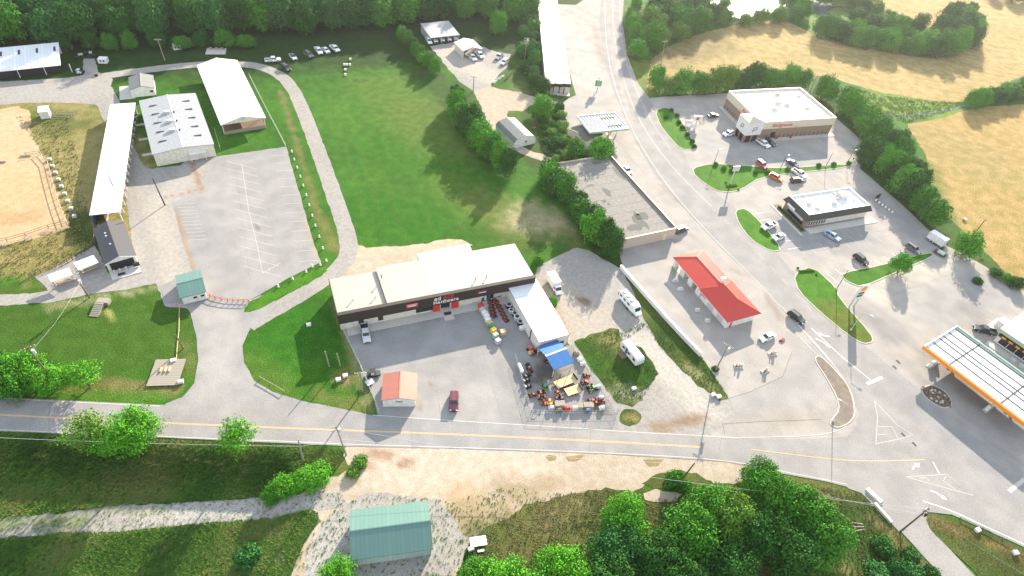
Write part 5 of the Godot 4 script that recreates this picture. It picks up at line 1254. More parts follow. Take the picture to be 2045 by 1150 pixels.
	for k in 3:
		rooftop_unit(t, -1.6, 4.55, -5.0 + k * 5.6, 1.15, M.galv)
		boxp(t, "duct_hood", 0.4, 4.75, -4.6 + k * 5.6, 0.5, 0.45, 0.5, M.black)
	door(t, 0, b[2] - 0.5, b[3] - 0.5, 2.4, 1.8, 2.4, M.white)
	var por := fbox(t, "entrance_porch", 0, b[2] - 0.5, b[3] - 0.5, 3.2, 2.6, 4.6, 0.2, 1.4, M.white)
	fbox(por, "post", 0, b[2] - 0.5, b[3] - 0.5, 1.2, 0, 0.16, 2.6, 1.3, M.white, 1.15)
	fbox(por, "post", 0, b[2] - 0.5, b[3] - 0.5, 5.2, 0, 0.16, 2.6, 1.3, M.white, 1.15)
	for u in [-9.0, 0.0, 9.0]:
		door(t, 3, b[2] - 0.5, b[3] - 0.5, u, 1.2, 2.2, M.white)
		fbox(t, "path_slab", 3, b[2] - 0.5, b[3] - 0.5, u, 0.02, 1.3, 0.08, 3.2, M.concrete, 0.1)
	# ---- big open pavilion
	b = [-102.77, -187.54, 13.63, 42.76, 0.592]
	t = thing("show_pavilion", "large open-sided pavilion with plain white gable roof", "pavilion", b[0], b[1], b[4])
	gable_roof(t, b[2] - 0.6, b[3] - 0.6, 3.6, 1.7, false, 0.3, M.white)
	var ge := MB.new()
	for s in [-1.0, 1.0]:
		ge.tri(Vector3(-b[2] / 2 * s, 3.4, s * (b[3] / 2 - 0.3)), Vector3(b[2] / 2 * s, 3.4, s * (b[3] / 2 - 0.3)), Vector3(0, 5.25, s * (b[3] / 2 - 0.3)))
	var gp := part(t, "gable_panel", ge, M.cream)
	tubep(gp, "round_vent", Vector3(0, 4.4, b[3] / 2 - 0.3), Vector3(0, 4.4, b[3] / 2 - 0.2), 0.5, M.galv, -1, 12)
	for k in 8:
		for s in [-1.0, 1.0]:
			boxp(t, "post", s * (b[2] / 2 - 0.5), 0, -b[3] / 2 + 0.8 + k * (b[3] - 1.6) / 7.0, 0.2, 3.5, 0.2, M.white)
	boxp(t, "dirt_floor", 0, -0.05, 0, b[2] - 0.8, 0.12, b[3] - 0.8, M.wood)
	fbox(t, "low_wall", 0, b[2] - 0.8, b[3] - 0.8, 0, 0, b[2] - 1.2, 1.1, 0.06, M.wood_grey, 0.0)
	# ---- small white office
	b = [-132.39, -186.52, 7.56, 9.25, 0.511]
	t = thing("fair_office", "small white cottage with grey gable roof beside the exhibition hall", "cottage", b[0], b[1], b[4])
	gable_walls(t, b[2] - 0.5, b[3] - 0.4, 2.6, 1.1, false, M.white)
	gable_roof(t, b[2] - 0.5, b[3] - 0.4, 2.6, 1.1, false, 0.25, M.weathered_roof)
	window(t, 0, b[2] - 0.5, b[3] - 0.4, 2.6, 1.1, 1.2, 0.9)
	door(t, 3, b[2] - 0.5, b[3] - 0.4, 0, 1.0, 2.1, M.black)
	boxp(t, "pavement", -b[2] / 2 - 1.2, 0, 0.6, 4.6, 0.12, b[3], M.concrete)
	# ---- stables at the far left
	b = [-176.82, -190.23, 25.19, 16.17, 0.571]
	t = thing("stables", "long low stable block with white roof and dark skylights at the left edge", "stable", b[0], b[1], b[4])
	fbox(t, "wall", 2, b[2], b[3], 0, 0, b[2] - 0.4, 3.2, 0.1, M.white, 0.0)
	fbox(t, "stall_front", 0, b[2], b[3] - 3.0, 0, 0, b[2] - 0.6, 2.6, 0.1, M.black, 0.0)
	var sr := shed_roof(t, b[2] - 0.6, b[3] - 0.6, 2.9, 3.9, 0.3, M.white_roof)
	for k in 7:
		var mb2 := MB.new()
		mb2.xf = Transform3D(Basis(Vector3.RIGHT, atan2(1.0, b[3])), Vector3(-b[2] / 2 + 3.0 + k * 5.2, 3.78, -b[3] * 0.22))
		mb2.box(0, 0, 0, 0.7, 0.06, 3.2)
		part(sr, "skylight", mb2, M.black)
	posts(t, [-15.0, -7.5, 0.0, 7.5, 15.0], [b[3] / 2 - 0.4], 2.95, 0.18, M.white)
	# ---- pump house
	b = [-151.04, -163.44, 2.49, 5.31, 0.512]
	t = thing("pump_house", "tiny white shed beside the arena corner", "shed", b[0], b[1], b[4])
	box_walls(t, b[2], 3.0, 2.3, M.white)
	shed_roof(t, b[2], 3.0, 2.3, 2.6, 0.15, M.white_roof)
	door(t, 0, b[2], 3.0, 0, 0.9, 1.9, M.cream)
	# ---- two dugout canopies
	for k in 2:
		b = [-104.76, -96.9, 4.22, 2.39, 0.786] if k == 0 else [-101.58, -101.89, 4.2, 2.74, 0.877]
		t = thing("dugout_canopy", "white-roofed bench canopy, %s of the two below the clubhouse" % ["left", "right"][k], "canopy", b[0], b[1], b[4])
		shed_roof(t, b[2], b[3], 2.1, 2.4, 0.1, M.white_roof)
		posts(t, [-b[2] / 2 + 0.2, b[2] / 2 - 0.2], [-b[3] / 2 + 0.2, b[3] / 2 - 0.2], 2.15, 0.1, M.wood_grey)
		for z in [-0.4, 0.5]:
			var bn := boxp(t, "bench", 0, 0.42, z, b[2] - 0.8, 0.06, 0.35, M.wood_pale)
			boxp(bn, "bench_leg", -b[2] / 2 + 0.8, 0, z, 0.1, 0.42, 0.3, M.wood_grey)
			boxp(bn, "bench_leg", b[2] / 2 - 0.8, 0, z, 0.1, 0.42, 0.3, M.wood_grey)
	# ---- pickup carport and open workshop at the top
	b = [-44.54, -260.54, 12.49, 11.93, 0.559]
	t = thing("pickup_carport", "grey-roofed carport sheltering a row of white pickups", "carport", b[0], b[1], b[4])
	shed_roof(t, b[2], b[3], 2.6, 3.6, 0.2, M.grey_roof)
	for k in [1, 2, 3]:
		fbox(t, "wall", k, b[2] - 0.2, b[3] - 0.2, 0, 0, (b[3] if k != 2 else b[2]) - 0.5, 2.8, 0.08, M.galv, 0.0)
	posts(t, [-4.5, -1.5, 1.5, 4.5], [b[3] / 2 - 0.2], 2.6, 0.15, M.white)
	b = [-30.96, -248.96, 8.29, 8.41, 0.592]
	t = thing("open_workshop", "open-fronted workshop with white gable roof in the pickup yard", "shed", b[0], b[1], b[4])
	gable_roof(t, b[2], b[3], 2.9, 1.2, false, 0.2, M.white)
	fbox(t, "wall", 3, b[2] - 0.3, b[3], 0, 0, b[3] - 0.4, 2.8, 0.08, M.cream, 0.0)
	fbox(t, "wall", 2, b[2], b[3] - 0.3, 0, 0, b[2] - 0.6, 2.8, 0.08, M.cream, 0.0)
	posts(t, [-b[2] / 2 + 0.2, b[2] / 2 - 0.2], [b[3] / 2 - 0.2, 0], 2.9, 0.18, M.white)
	# ---- long white building by the highway (its front is the side that faces the road)
	b = [1.57, -278.13, 106.91, 9.62, 1.673]
	t = thing("strip_building", "very long white-roofed building along the highway with brown front gable", "building", b[0], b[1], b[4])
	box_walls(t, b[2] - 0.4, b[3] - 0.4, 3.0, M.cream)
	shed_roof(t, b[2] - 0.4, b[3] - 0.4, 3.2, 3.5, 0.2, M.white_roof)
	for k in 3:
		fbox(t, "fascia", 3, b[2], b[3], (k - 1) * b[3] / 3.0, 2.3 + k * 0.25, b[3] / 3.0 - 0.02, 1.2, 0.6, M.brown_panel)
	boxp(t, "porch_floor", -b[2] / 2 - 1.2, 0, 0, 2.4, 0.12, b[3], M.concrete)
	for z in [-1.6, 0.6, 2.4]:
		boxp(t, "post", -b[2] / 2 - 0.45, 0, z, 0.3, 2.4, 0.3, M.brown_panel)
	for z in [1.4, 2.8]:
		boxp(t, "porch_chair", -b[2] / 2 - 1.4, 0.12, z, 0.7, 0.9, 0.7, M.wood_pale)
	for k in 11:
		window(t, 0, b[2] - 0.4, b[3] - 0.4, -b[2] / 2 + 4.0 + k * 7.0, 0.9, 2.2, 1.4)
	fbox(t, "gutter", 0, b[2], b[3], 0, 3.0, b[2], 0.15, 0.25, M.brown_panel)
	# ---- barn-shaped storage shed
	b = [-5.89, -188.79, 8.45, 12.35, 0.627]
	t = thing("barn_shed", "white barn-shaped shed with grey curved roof beside the farm track", "shed", b[0], b[1], b[4])
	var w2: float = b[2] / 2
	var prof := [Vector2(-w2, 2.1), Vector2(-w2 * 0.72, 3.2), Vector2(0, 3.9), Vector2(w2 * 0.72, 3.2), Vector2(w2, 2.1)]
	var wm := MB.new()
	wm.box(0, 0, 0, b[2], 2.1, b[3])
	for s in [-1.0, 1.0]:
		var zz: float = s * b[3] / 2
		for i in range(0, 4):
			wm.tri(Vector3(0, 2.1, zz), Vector3(prof[i].x, prof[i].y, zz), Vector3(prof[i + 1].x, prof[i + 1].y, zz))
	part(t, "wall", wm, M.white)
	var rm := MB.new()
	for i in 4:
		var p0: Vector2 = prof[i] * 1.03
		var p1: Vector2 = prof[i + 1] * 1.03
		var L: float = b[3] / 2 + 0.15
		rm.quad(Vector3(p0.x, p0.y, L), Vector3(p1.x, p1.y, L), Vector3(p1.x, p1.y, -L), Vector3(p0.x, p0.y, -L))
	part(t, "roof", rm, M.weathered_roof)
	window(t, 0, b[2], b[3], 0.4, 1.2, 0.9, 0.9)
	door(t, 1, b[2], b[3], 0.5, 1.4, 1.9, M.white)
	# ---- derelict filling station: kiosk and canopy with bare framing
	b = [17.77, -193.93, 8.08, 8.7, 0.791]
	t = thing("station_kiosk", "abandoned kiosk with brown shingle roof beside the derelict canopy", "kiosk", b[0], b[1], b[4])
	gable_walls(t, b[2], b[3], 2.5, 0.8, true, M.beige)
	gable_roof(t, b[2], b[3], 2.5, 0.8, true, 0.3, M.shingle_brown)
	door(t, 3, b[2], b[3], 0, 1.0, 2.0, M.wood)
	window(t, 0, b[2], b[3], 0.5, 1.0, 1.4, 1.0)
	b = [23.45, -197.93, 14.9, 11.17, 0.431]
	t = thing("derelict_canopy", "derelict station canopy with green edge and exposed white roof framing", "canopy", b[0], b[1], b[4])
	boxp(t, "deck", 0, 4.3, 0, b[2] - 0.4, 0.12, b[3] - 0.4, M.white)
	parapet(t, b[2], b[3], 4.2, 0.8, 0.15, M.white, [1, 2, 3])
	parapet(t, b[2], b[3], 4.2, 0.8, 0.15, M.green_pale, [0])
	for k in 13:
		boxp(t, "joist", -b[2] / 2 + 0.8 + k * (b[2] - 1.6) / 12.0, 4.42, 0, 0.16, 0.3, b[3] - 0.5, M.galv)
	for c in [[2.9, -2.6], [3.4, 2.8]]:
		boxp(t, "rusted_beam", c[0], 4.74, c[1], 5.4, 0.2, 0.4, M.wood)
	posts(t, [-b[2] / 2 + 2.0, b[2] / 2 - 2.0], [-1.6, 1.6], 4.3, 0.3, M.white)
	for x in [-1.8, 2.6]:
		var isl := boxp(t, "pump_island", x, 0, 1.0, 1.2, 0.18, 5.5, M.concrete)
		boxp(isl, "pump", x, 0.18, 1.4, 0.6, 1.5, 0.5, M.beige)
	# ---- long brick building with flat tar roof
	b = [26.4, -157.62, 20.04, 39.43, 0.494]
	t = thing("brick_block", "long flat-roofed brick building with dark patched tar roof", "building", b[0], b[1], b[4])
	box_walls(t, b[2], b[3], 3.0, M.brick_pale)
	boxp(t, "flat_roof", 0, 3.0, 0, b[2] - 0.3, 0.15, b[3] - 0.3, M.tar_roof)
	parapet(t, b[2], b[3], 3.0, 0.7, 0.22, M.brick_pale, [0, 2])
	parapet(t, b[2], b[3], 3.002, 0.75, 0.22, M.brick, [1])
	fbox(t, "coping", 1, b[2], b[3], 0, 3.76, b[3], 0.08, 0.06, M.copper_roof, -0.3)
	fbox(t, "coping", 0, b[2], b[3], 0, 3.71, b[2] - 0.7, 0.07, 0.06, M.copper_roof, -0.28)
	for pg in [[-1, -2, 1.4, 3.2], [1.5, 13, 2.6, 5.0], [3.2, 11.5, 3.0, 2.4], [-1.5, 15.5, 3.4, 2.0], [-4.0, 2.0, 1.0, 1.2], [-3.4, 3.6, 0.9, 0.7], [-4.2, -6.5, 1.8, 0.7], [7.8, -10, 1.4, 5.5], [3.6, -17.2, 2.0, 1.6]]:
		var pp := PackedVector2Array()
		for k in 10:
			var an := k * TAU / 10
			var rr: float = 0.75 + 0.45 * nC.get_noise_2d(pg[0] * 9 + k * 3.0, pg[1])
			pp.append(Vector2(pg[0] + cos(an) * pg[2] * rr, pg[1] + sin(an) * pg[3] * rr))
		part(t, "tar_patch", MB.new().slab(pp, 3.12, 3.157), M.tar_patch)
	for k in 10:
		boxp(t, "roof_seam", 0, 3.15, -b[3] / 2 + 3.0 + k * 3.6, b[2] - 0.7, 0.012, 0.1, M.tar_patch)
	door(t, 0, b[2], b[3], 6.5, 1.2, 2.2, M.beige)
	for k in 6:
		window(t, 1, b[2], b[3], -b[3] / 2 + 4 + k * 6.0, 0.6, 3.0, 1.8, "brick_pale", 3)
	# ---- red roofed station: one long block, hip roof over the open bays and a higher hip over the shop
	b = [52.8, -123.75, 10.12, 25.23, 0.49]
	t = thing("red_station", "white filling station shop with bright red hip roof and open bays", "shop", b[0], b[1], b[4])
	var HW: float = b[2] / 2
	var HD: float = b[3] / 2
	var zs: float = HD - Vector2(54.28, -110.24).distance_to(Vector2(48.45, -120.84))
	boxp(t, "wall", 0, 0, (zs + HD) / 2 - 0.2, b[2] - 1.2, 3.0, HD - zs - 1.0, M.white)
	boxp(t, "bay_floor", 0, 0.0, (zs - HD) / 2, b[2] - 1.0, 0.1, HD + zs, M.concrete)
	boxp(t, "back_wall", HW - 0.8, 0, (zs - HD) / 2, 0.3, 2.95, HD + zs - 0.8, M.white)
	for k in 4:
		boxp(t, "bay_pier", -HW + 1.3, 0, zs - 1.0 - k * (HD + zs - 1.8) / 3.0, 1.4, 2.95, 1.9 if k < 3 else 1.0, M.white)
	var ey := 3.05
	var hr: MeshInstance3D
	for k in 2:
		var hip := MB.new()
		var z0: float = -HD if k == 0 else zs - 0.4
		var z1: float = zs + 2.0 if k == 0 else HD
		var hw: float = HW if k == 0 else HW + 0.3
		var e: float = ey - 0.02 * k
		var ry: float = 4.9 if k == 0 else 5.7
		var ra: float = z0 + (3.4 if k == 0 else 3.0)
		var rb: float = z1 - (0.0 if k == 0 else 4.2)
		hip.quad(Vector3(-hw, e, z0), Vector3(-hw, e, z1), Vector3(0, ry, rb), Vector3(0, ry, ra))
		hip.quad(Vector3(hw, e, z1), Vector3(hw, e, z0), Vector3(0, ry, ra), Vector3(0, ry, rb))
		hip.tri(Vector3(hw, e, z0), Vector3(-hw, e, z0), Vector3(0, ry, ra))
		hip.tri(Vector3(-hw, e, z1), Vector3(hw, e, z1), Vector3(0, ry, rb))
		hr = part(t, "roof", hip, M.red_roof)
		var segs := [[Vector3(0, ry, ra), Vector3(0, ry, rb)], [Vector3(0, ry, ra), Vector3(-hw, e, z0)], [Vector3(0, ry, ra), Vector3(hw, e, z0)]]
		if k == 1: segs += [[Vector3(0, ry, rb), Vector3(-hw, e, z1)], [Vector3(0, ry, rb), Vector3(hw, e, z1)]]
		for seg in segs:
			tubep(hr, "ridge_tile", seg[0], seg[1], 0.09, M.red_roof, -1, 6)
		boxp(hr, "fascia_board", 0, e - 0.22, (z0 + z1) / 2, hw * 2 - 0.06, 0.2 - 0.02 * k, z1 - z0 - 0.06, M.white)
	part(t, "chimney", MB.new().box(0.6, 4.0, zs + 0.6, 1.3, 2.4, 0.8), M.white)
	for u in [-1.4, 2.6]:
		fbox(t, "bay_door", 3, b[2] - 1.2, HD * 2, (zs + HD) / 2 + u, 0, 2.4, 2.5, 0.03, M.galv)
	fbox(t, "red_sign", 0, b[2] - 1.2, b[3] - 1.4, -2.4, 1.9, 1.6, 0.4, 0.06, M.red)
	door(t, 0, b[2] - 1.2, b[3] - 1.4, -3.0, 0.6, 2.1, M.red)
	fbox(t, "red_awning", 3, b[2] - 1.2, b[3], zs + 1.6, 2.0, 1.6, 0.3, 0.5, M.red_sign)
	# ---- drugstore
	b = [91.27, -225.98, 32.36, 23.27, 0.366]
	t = thing("drugstore", "beige brick drugstore with big white flat roof and corner tower", "shop", b[0], b[1], b[4])
	W = b[2]
	D = b[3]
	boxp(t, "wall", 0, 0, 0, W, 4.0, D, M.brick)
	boxp(t, "upper_wall", 0, 4.0, 0, W + 0.12, 2.2, D + 0.12, M.beige)
	boxp(t, "flat_roof", 0, 6.1, 0, W - 0.5, 0.15, D - 0.5, M.membrane)
	parapet(t, W + 0.12, D + 0.12, 6.2, 0.75, 0.3, M.beige)
	for k in 4:
		fbox(t, "coping", k, W + 0.12, D + 0.12, 0, 6.952, (W if k % 2 == 0 else D) - 0.5, 0.06, 0.05, M.white, -0.35)
	for k in 15:
		fbox(t, "pilaster", 0, W, D, -W / 2 + 4.5 + k * (W - 6.0) / 14.0, 0, 0.45, 1.5, 0.14, M.shingle_brown)
	for k in 11:
		fbox(t, "pilaster", 3, W, D, -D / 2 + 1.2 + k * (D - 7.0) / 10.0, 0, 0.45, 1.5, 0.14, M.shingle_brown)
	var tw := Node3D.new()
	tw.name = "corner_tower"
	t.add_child(tw)
	var tc := [76.69, -209.27, 5.63, 5.51, 0.346]
	var tl: Vector3 = t.transform.affine_inverse() * Vector3(tc[0], 0, tc[1])
	var tx := tl.x
	var tz := tl.z
	boxp(tw, "tower_wall", tx, 3.1, tz, 6.4, 4.9, 6.4, M.white)
	part(tw, "tower_roof", MB.new().taper(tx - 3.35, tx + 3.35, 8.0, 8.9, tz - 3.35, tz + 3.35, tx - 0.1, tx + 0.1, tz - 0.1, tz + 0.1), M.slate_roof)
	boxp(tw, "entrance_glass", tx, 0, tz, 5.4, 3.1, 5.4, M.glass)
	for px in [-2.7, 0.0, 2.7]:
		boxp(tw, "column", tx + px, 0, tz + 3.0, 0.4, 3.1, 0.4, M.brick)
		boxp(tw, "column", tx - 3.0, 0, tz + px, 0.4, 3.1, 0.4, M.brick)
	for k in [0, 3]:
		var em := MB.new()
		em.xf = Transform3D(Basis(Vector3.UP, k * PI / 2), Vector3(tx, 0, tz)) * Transform3D(Basis(), Vector3(0, 5.7, 3.24))
		em.taper(-0.75, 0.75, -0.7, 0.5, -0.03, 0.03, -0.55, 0.9, -0.03, 0.03)
		em.taper(-0.85, -0.5, -1.2, -0.7, -0.03, 0.03, -0.75, -0.4, -0.03, 0.03)
		part(tw, "emblem", em, M.plum)
		var eh := MB.new()
		eh.xf = em.xf
		eh.taper(-0.4, 0.45, -0.45, 0.3, 0.0, 0.05, -0.3, 0.6, 0.0, 0.05)
		part(tw, "emblem", eh, M.white)
	text(t, "sign_lettering", "Walgreens", 1.7, Vector3(-W / 2 + 9.6, 5.3, D / 2 + 0.1), M.red_sign)
	text(t, "sign_lettering", "Walgreens", 1.7, Vector3(-W / 2 - 0.1, 5.3, D / 2 - 7.6), M.red_sign, -PI / 2)
	fbox(t, "sign_line", 0, W, D, -W / 2 + 15.5, 4.4, 1.7, 0.28, 0.15, M.orange)
	fbox(t, "sign_line", 3, W, D, -1.4, 4.4, 1.7, 0.28, 0.15, M.orange)
	window(t, 0, W, D, -W / 2 + 7.0, 0.2, 2.0, 2.4, "black", 2)
	window(t, 3, W, D, D / 2 - 8.4, 0.6, 3.4, 2.4, "black", 3)
	for p in [[-4.5, 2.5], [2.5, 0.0], [9.5, 3.0], [12, -6.0], [3.5, -8.0], [-0.5, -1.5]]:
		rooftop_unit(t, p[0], 6.25, p[1], 1.2 if p[0] < 9 else 0.9, M.beige)
	boxp(t, "drive_through_roof", W / 2 + 2.0, 3.0, -D / 2 + 5.0, 4.2, 0.5, 5.0, M.slate_roof)
	posts(t, [W / 2 + 3.7], [-D / 2 + 3.0, -D / 2 + 7.0], 3.0, 0.4, M.brick)
	boxp(t, "pavement", -W / 2 - 0.9, 0.0, 0.4, 1.8, 0.17, D + 2.4, M.concrete)
	boxp(t, "pavement", 0.9, 0.0, D / 2 + 0.95, W + 1.8, 0.17, 1.9, M.concrete)
	for r in [[2.6, 2.6], [9.0, 1.4]]:
		fbox(t, "bin", 0, W, D, -W / 2 + 5.8 + r[0], 0.17, r[1] * 0.4, 1.0, 1.2, M.rust_red, 0.6)
	b = [104.66, -254.3, 8.84, 5.52, 0.185]
	t = thing("bin_enclosure", "brick bin enclosure behind the drugstore corner", "enclosure", b[0], b[1], b[4])
	for k in [1, 2, 3]:
		fbox(t, "wall", k, 5.0, 4.0, 0, 0, 4.9 if k == 2 else 3.9, 2.0, 0.1, M.brick, -0.1)
	boxp(t, "skip", 0, 0, 0, 2.0, 1.3, 1.5, M.black)
	# ---- restaurant
	b = [94.84, -168.41, 25.93, 11.65, 0.427]
	t = thing("restaurant", "low restaurant with white flat roof and dark mansard edge", "restaurant", b[0], b[1], b[4])
	W = b[2]
	D = b[3]
	boxp(t, "wall", 0.6, 0, 0, W - 2.6, 3.2, D - 1.8, M.cream)
	boxp(t, "brick_end", -W / 2 + 3.6, 0, 0.02, 5.4, 3.19, D - 1.5, M.brick)
	var man := MB.new()
	for k in [0, 2, 3]:
		var f: Transform3D = face(k, W - 2.0, D - 2.0)
		var L: float = (W if k % 2 == 0 else D) / 2
		man.xf = f
		man.quad(Vector3(-L, 2.9, 1.0), Vector3(L, 2.9, 1.0), Vector3(L - 1.0, 4.7, 0.05), Vector3(-L + 1.0, 4.7, 0.05))
		man.quad(Vector3(L, 2.9, 1.0), Vector3(-L, 2.9, 1.0), Vector3(-L + 1, 2.9, 0.0), Vector3(L - 1, 2.9, 0.0))
	part(t, "mansard", man, M.dark_panel)
	boxp(t, "flat_roof", 0, 3.9, 0, W - 2.2, 0.2, D - 2.2, M.membrane)
	parapet(t, W - 1.9, D - 1.9, 4.1, 0.6, 0.18, M.white)
	for p in [[-7.5, -0.5, 0.9], [-6.5, 2.2, 0.9], [1.0, 1.2, 1.0], [4.0, -0.6, 0.8], [8.8, 1.2, 0.5], [4.6, -3.4, 0.5]]:
		rooftop_unit(t, p[0], 4.1, p[1], p[2], M.galv)
	part(t, "cool_store", MB.new().bev(6.2, 4.1, -1.6, 2.8, 1.4, 2.4, 0.2), M.cream)
	for k in 7:
		window(t, 0, W - 2.0, D - 1.5, -W / 2 + 2.4 + k * 1.0, 0.5, 0.8, 1.6, "white", 1)
	fbox(t, "grey_cladding", 3, W - 2.0, D - 1.5, 0.5, 1.6, D - 5.0, 1.2, 0.5, M.galv)
	fbox(t, "window_band", 3, W - 2.0, D - 1.5, 0.5, 0.3, D - 4.6, 1.3, 0.3, M.glass)
	fbox(t, "sign_band", 3, W, D, -1.4, 3.0, 3.4, 0.6, 0.5, M.white, 0.2)
	boxp(t, "pavement", 1.4, 0, D / 2 + 1.2, W + 1.0, 0.16, 2.6, M.concrete)
	boxp(t, "planter_bed", -W / 2 - 0.7, 0, 0, 2.2, 0.2, D + 2.0, M.wood)
	boxp(t, "pavement", -W / 2 - 2.2, 0, 0.6, 0.8, 0.16, D + 3.6, M.concrete)
	for k in 9:
		shrub("planter_shrub", "small brown shrub in the bed at the restaurant's end wall", (t.transform * Vector3(-W / 2 - 0.7, 0, -D / 2 + 0.8 + k * 1.4)).x, (t.transform * Vector3(-W / 2 - 0.7, 0, -D / 2 + 0.8 + k * 1.4)).z, 0.6, 0.8, "leaf_dark", "restaurant planter shrubs")
	boxp(t, "drive_through_window", -1.5, 1.0, -D / 2 - 0.2, 2.4, 2.2, 1.6, M.dark_panel)
	# ---- orange canopy
	b = [113.49, -104.98, 21.17, 15.02, -0.927]
	t = thing("fuel_canopy", "large filling station canopy with orange edge and black roof ribs", "canopy", b[0], b[1], b[4])
	W = b[2] + 4.0
	D = b[3]
	t.position += t.basis * Vector3(2.0, 0, 0)
	boxp(t, "deck", 0, 4.7, 0, W - 0.5, 0.25, D - 0.5, M.membrane)
	for k in 4:
		fbox(t, "edge_band", k, W, D, 0, 4.5, (W if k % 2 == 0 else D - 0.6), 0.95, 0.0, M.orange if k == 0 else (M.green_pale if k == 2 else M.white), -0.3)
	for z in [-0.46, -0.26, -0.08, 0.04, 0.24, 0.46]:
		boxp(t, "roof_rib", 0, 4.95, z * (D - 0.8), W - 0.7, 0.12, 0.2, M.black)
	for x in [-0.24, 0.26]:
		boxp(t, "roof_gutter", x * W, 4.95, 0, 0.22, 0.13, D - 0.8, M.black)
	for x in [-0.36, 0.22]:
		for z in [-0.25, 0.25]:
			boxp(t, "column", x * W, 0, z * D, 0.5, 4.7, 0.5, M.white)
			var pi2 := boxp(t, "pump_island", x * W, 0, z * D, 1.2, 0.18, 4.4, M.concrete)
			for s in [-1.3, 1.3]:
				part(pi2, "pump", MB.new().bev(x * W, 0.18, z * D + s, 0.7, 1.7, 0.9, 0.1), M.white)
	# ---- white filling station shop at the right edge
	b = [134.85, -120.82, 9.76, 15.44, -0.903]
	t = thing("station_shop", "white flat-roofed filling station shop with green trim at the right edge", "shop", b[0], b[1], b[4])
	t.position += t.basis * Vector3(0, 0, 0)
	W = b[2] + 8.0
	D = b[3] + 1.0
	t.position += t.basis * Vector3(4.0, 0, -0.5)
	boxp(t, "wall", 0, 0, 0, W - 1.2, 3.6, D - 1.2, M.white)
	boxp(t, "fascia", 0, 3.6, 0, W, 1.0, D, M.green_pale)
	boxp(t, "flat_roof", 0, 4.6, 0, W + 0.1, 0.12, D + 0.1, M.membrane)
	for k in 6:
		fbox(t, "awning_light", 0, W, D, -W / 2 + 2.0 + k * 1.8, 2.9, 1.0, 0.35, 0.5, M.orange)
	fbox(t, "awning", 0, W, D - 0.8, 0, 2.6, W - 1.4, 0.7, 0.6, M.brown_panel)
	window(t, 0, W, D - 1.2, -1.0, 0.4, W - 5.0, 2.0, "white", 6)
	window(t, 3, W - 1.2, D, 1.0, 0.4, 4.0, 2.2, "white", 4)
	rooftop_unit(t, 1.0, 4.7, -1.5, 1.1, M.plum)
	boxp(t, "kerb_pad", -W / 2 - 1.6, 0, 0.5, 3.4, 0.18, 6.0, M.concrete)
	part(t, "ice_merchandiser", MB.new().bev(-W / 2 - 1.2, 0.18, 0.2, 2.2, 2.0, 3.0, 0.1), M.white)
	boxp(t, "pavement", 0, 0, D / 2 + 1.2, W, 0.16, 2.4, M.concrete)
	for k in 3:
		boxp(t, "table", -2.0 + k * 2.2, 0.16, D / 2 + 2.0, 1.2, 0.75, 0.8, M.galv)
	# ---- white boundary wall
	var wl := smooth(pv([28.4, -128.5, 36.1, -116.5, 41.8, -107.7, 46.9, -100.6]), 1)
	t = thing("boundary_wall", "white painted wall along the edge of the red-roofed station", "wall", 0, 0)
	for i in wl.size() - 1:
		var wb := MB.new()
		wb.slab(ribbon_poly(PackedVector2Array([wl[i], wl[i + 1]]), 0.5), 0, 1.25)
		var wp := part(t, "wall_panel", wb, M.white)
		part(wp, "coping", MB.new().slab(ribbon_poly(PackedVector2Array([wl[i], wl[i + 1]]), 0.62), 1.252, 1.33), M.white)

# ------------------------------------------------------------------ vehicles
func wheel(parent: Node, x: float, z: float, r: float, w: float) -> void:
	var s := signf(z)
	var o := tubep(parent, "wheel", Vector3(x, r, z - w / 2), Vector3(x, r, z + w / 2), r, M.rubber, -1, 14)
	tubep(o, "rim", Vector3(x, r, z + s * (w / 2 - 0.01)), Vector3(x, r, z + s * (w / 2 + 0.02)), r * 0.6, M.metal, -1, 10)

func glass_quad(parent: Node, called: String, q: Array) -> void:
	var mb := MB.new()
	mb.quad(q[0], q[1], q[2], q[3])
	part(parent, called, mb, M.glass)

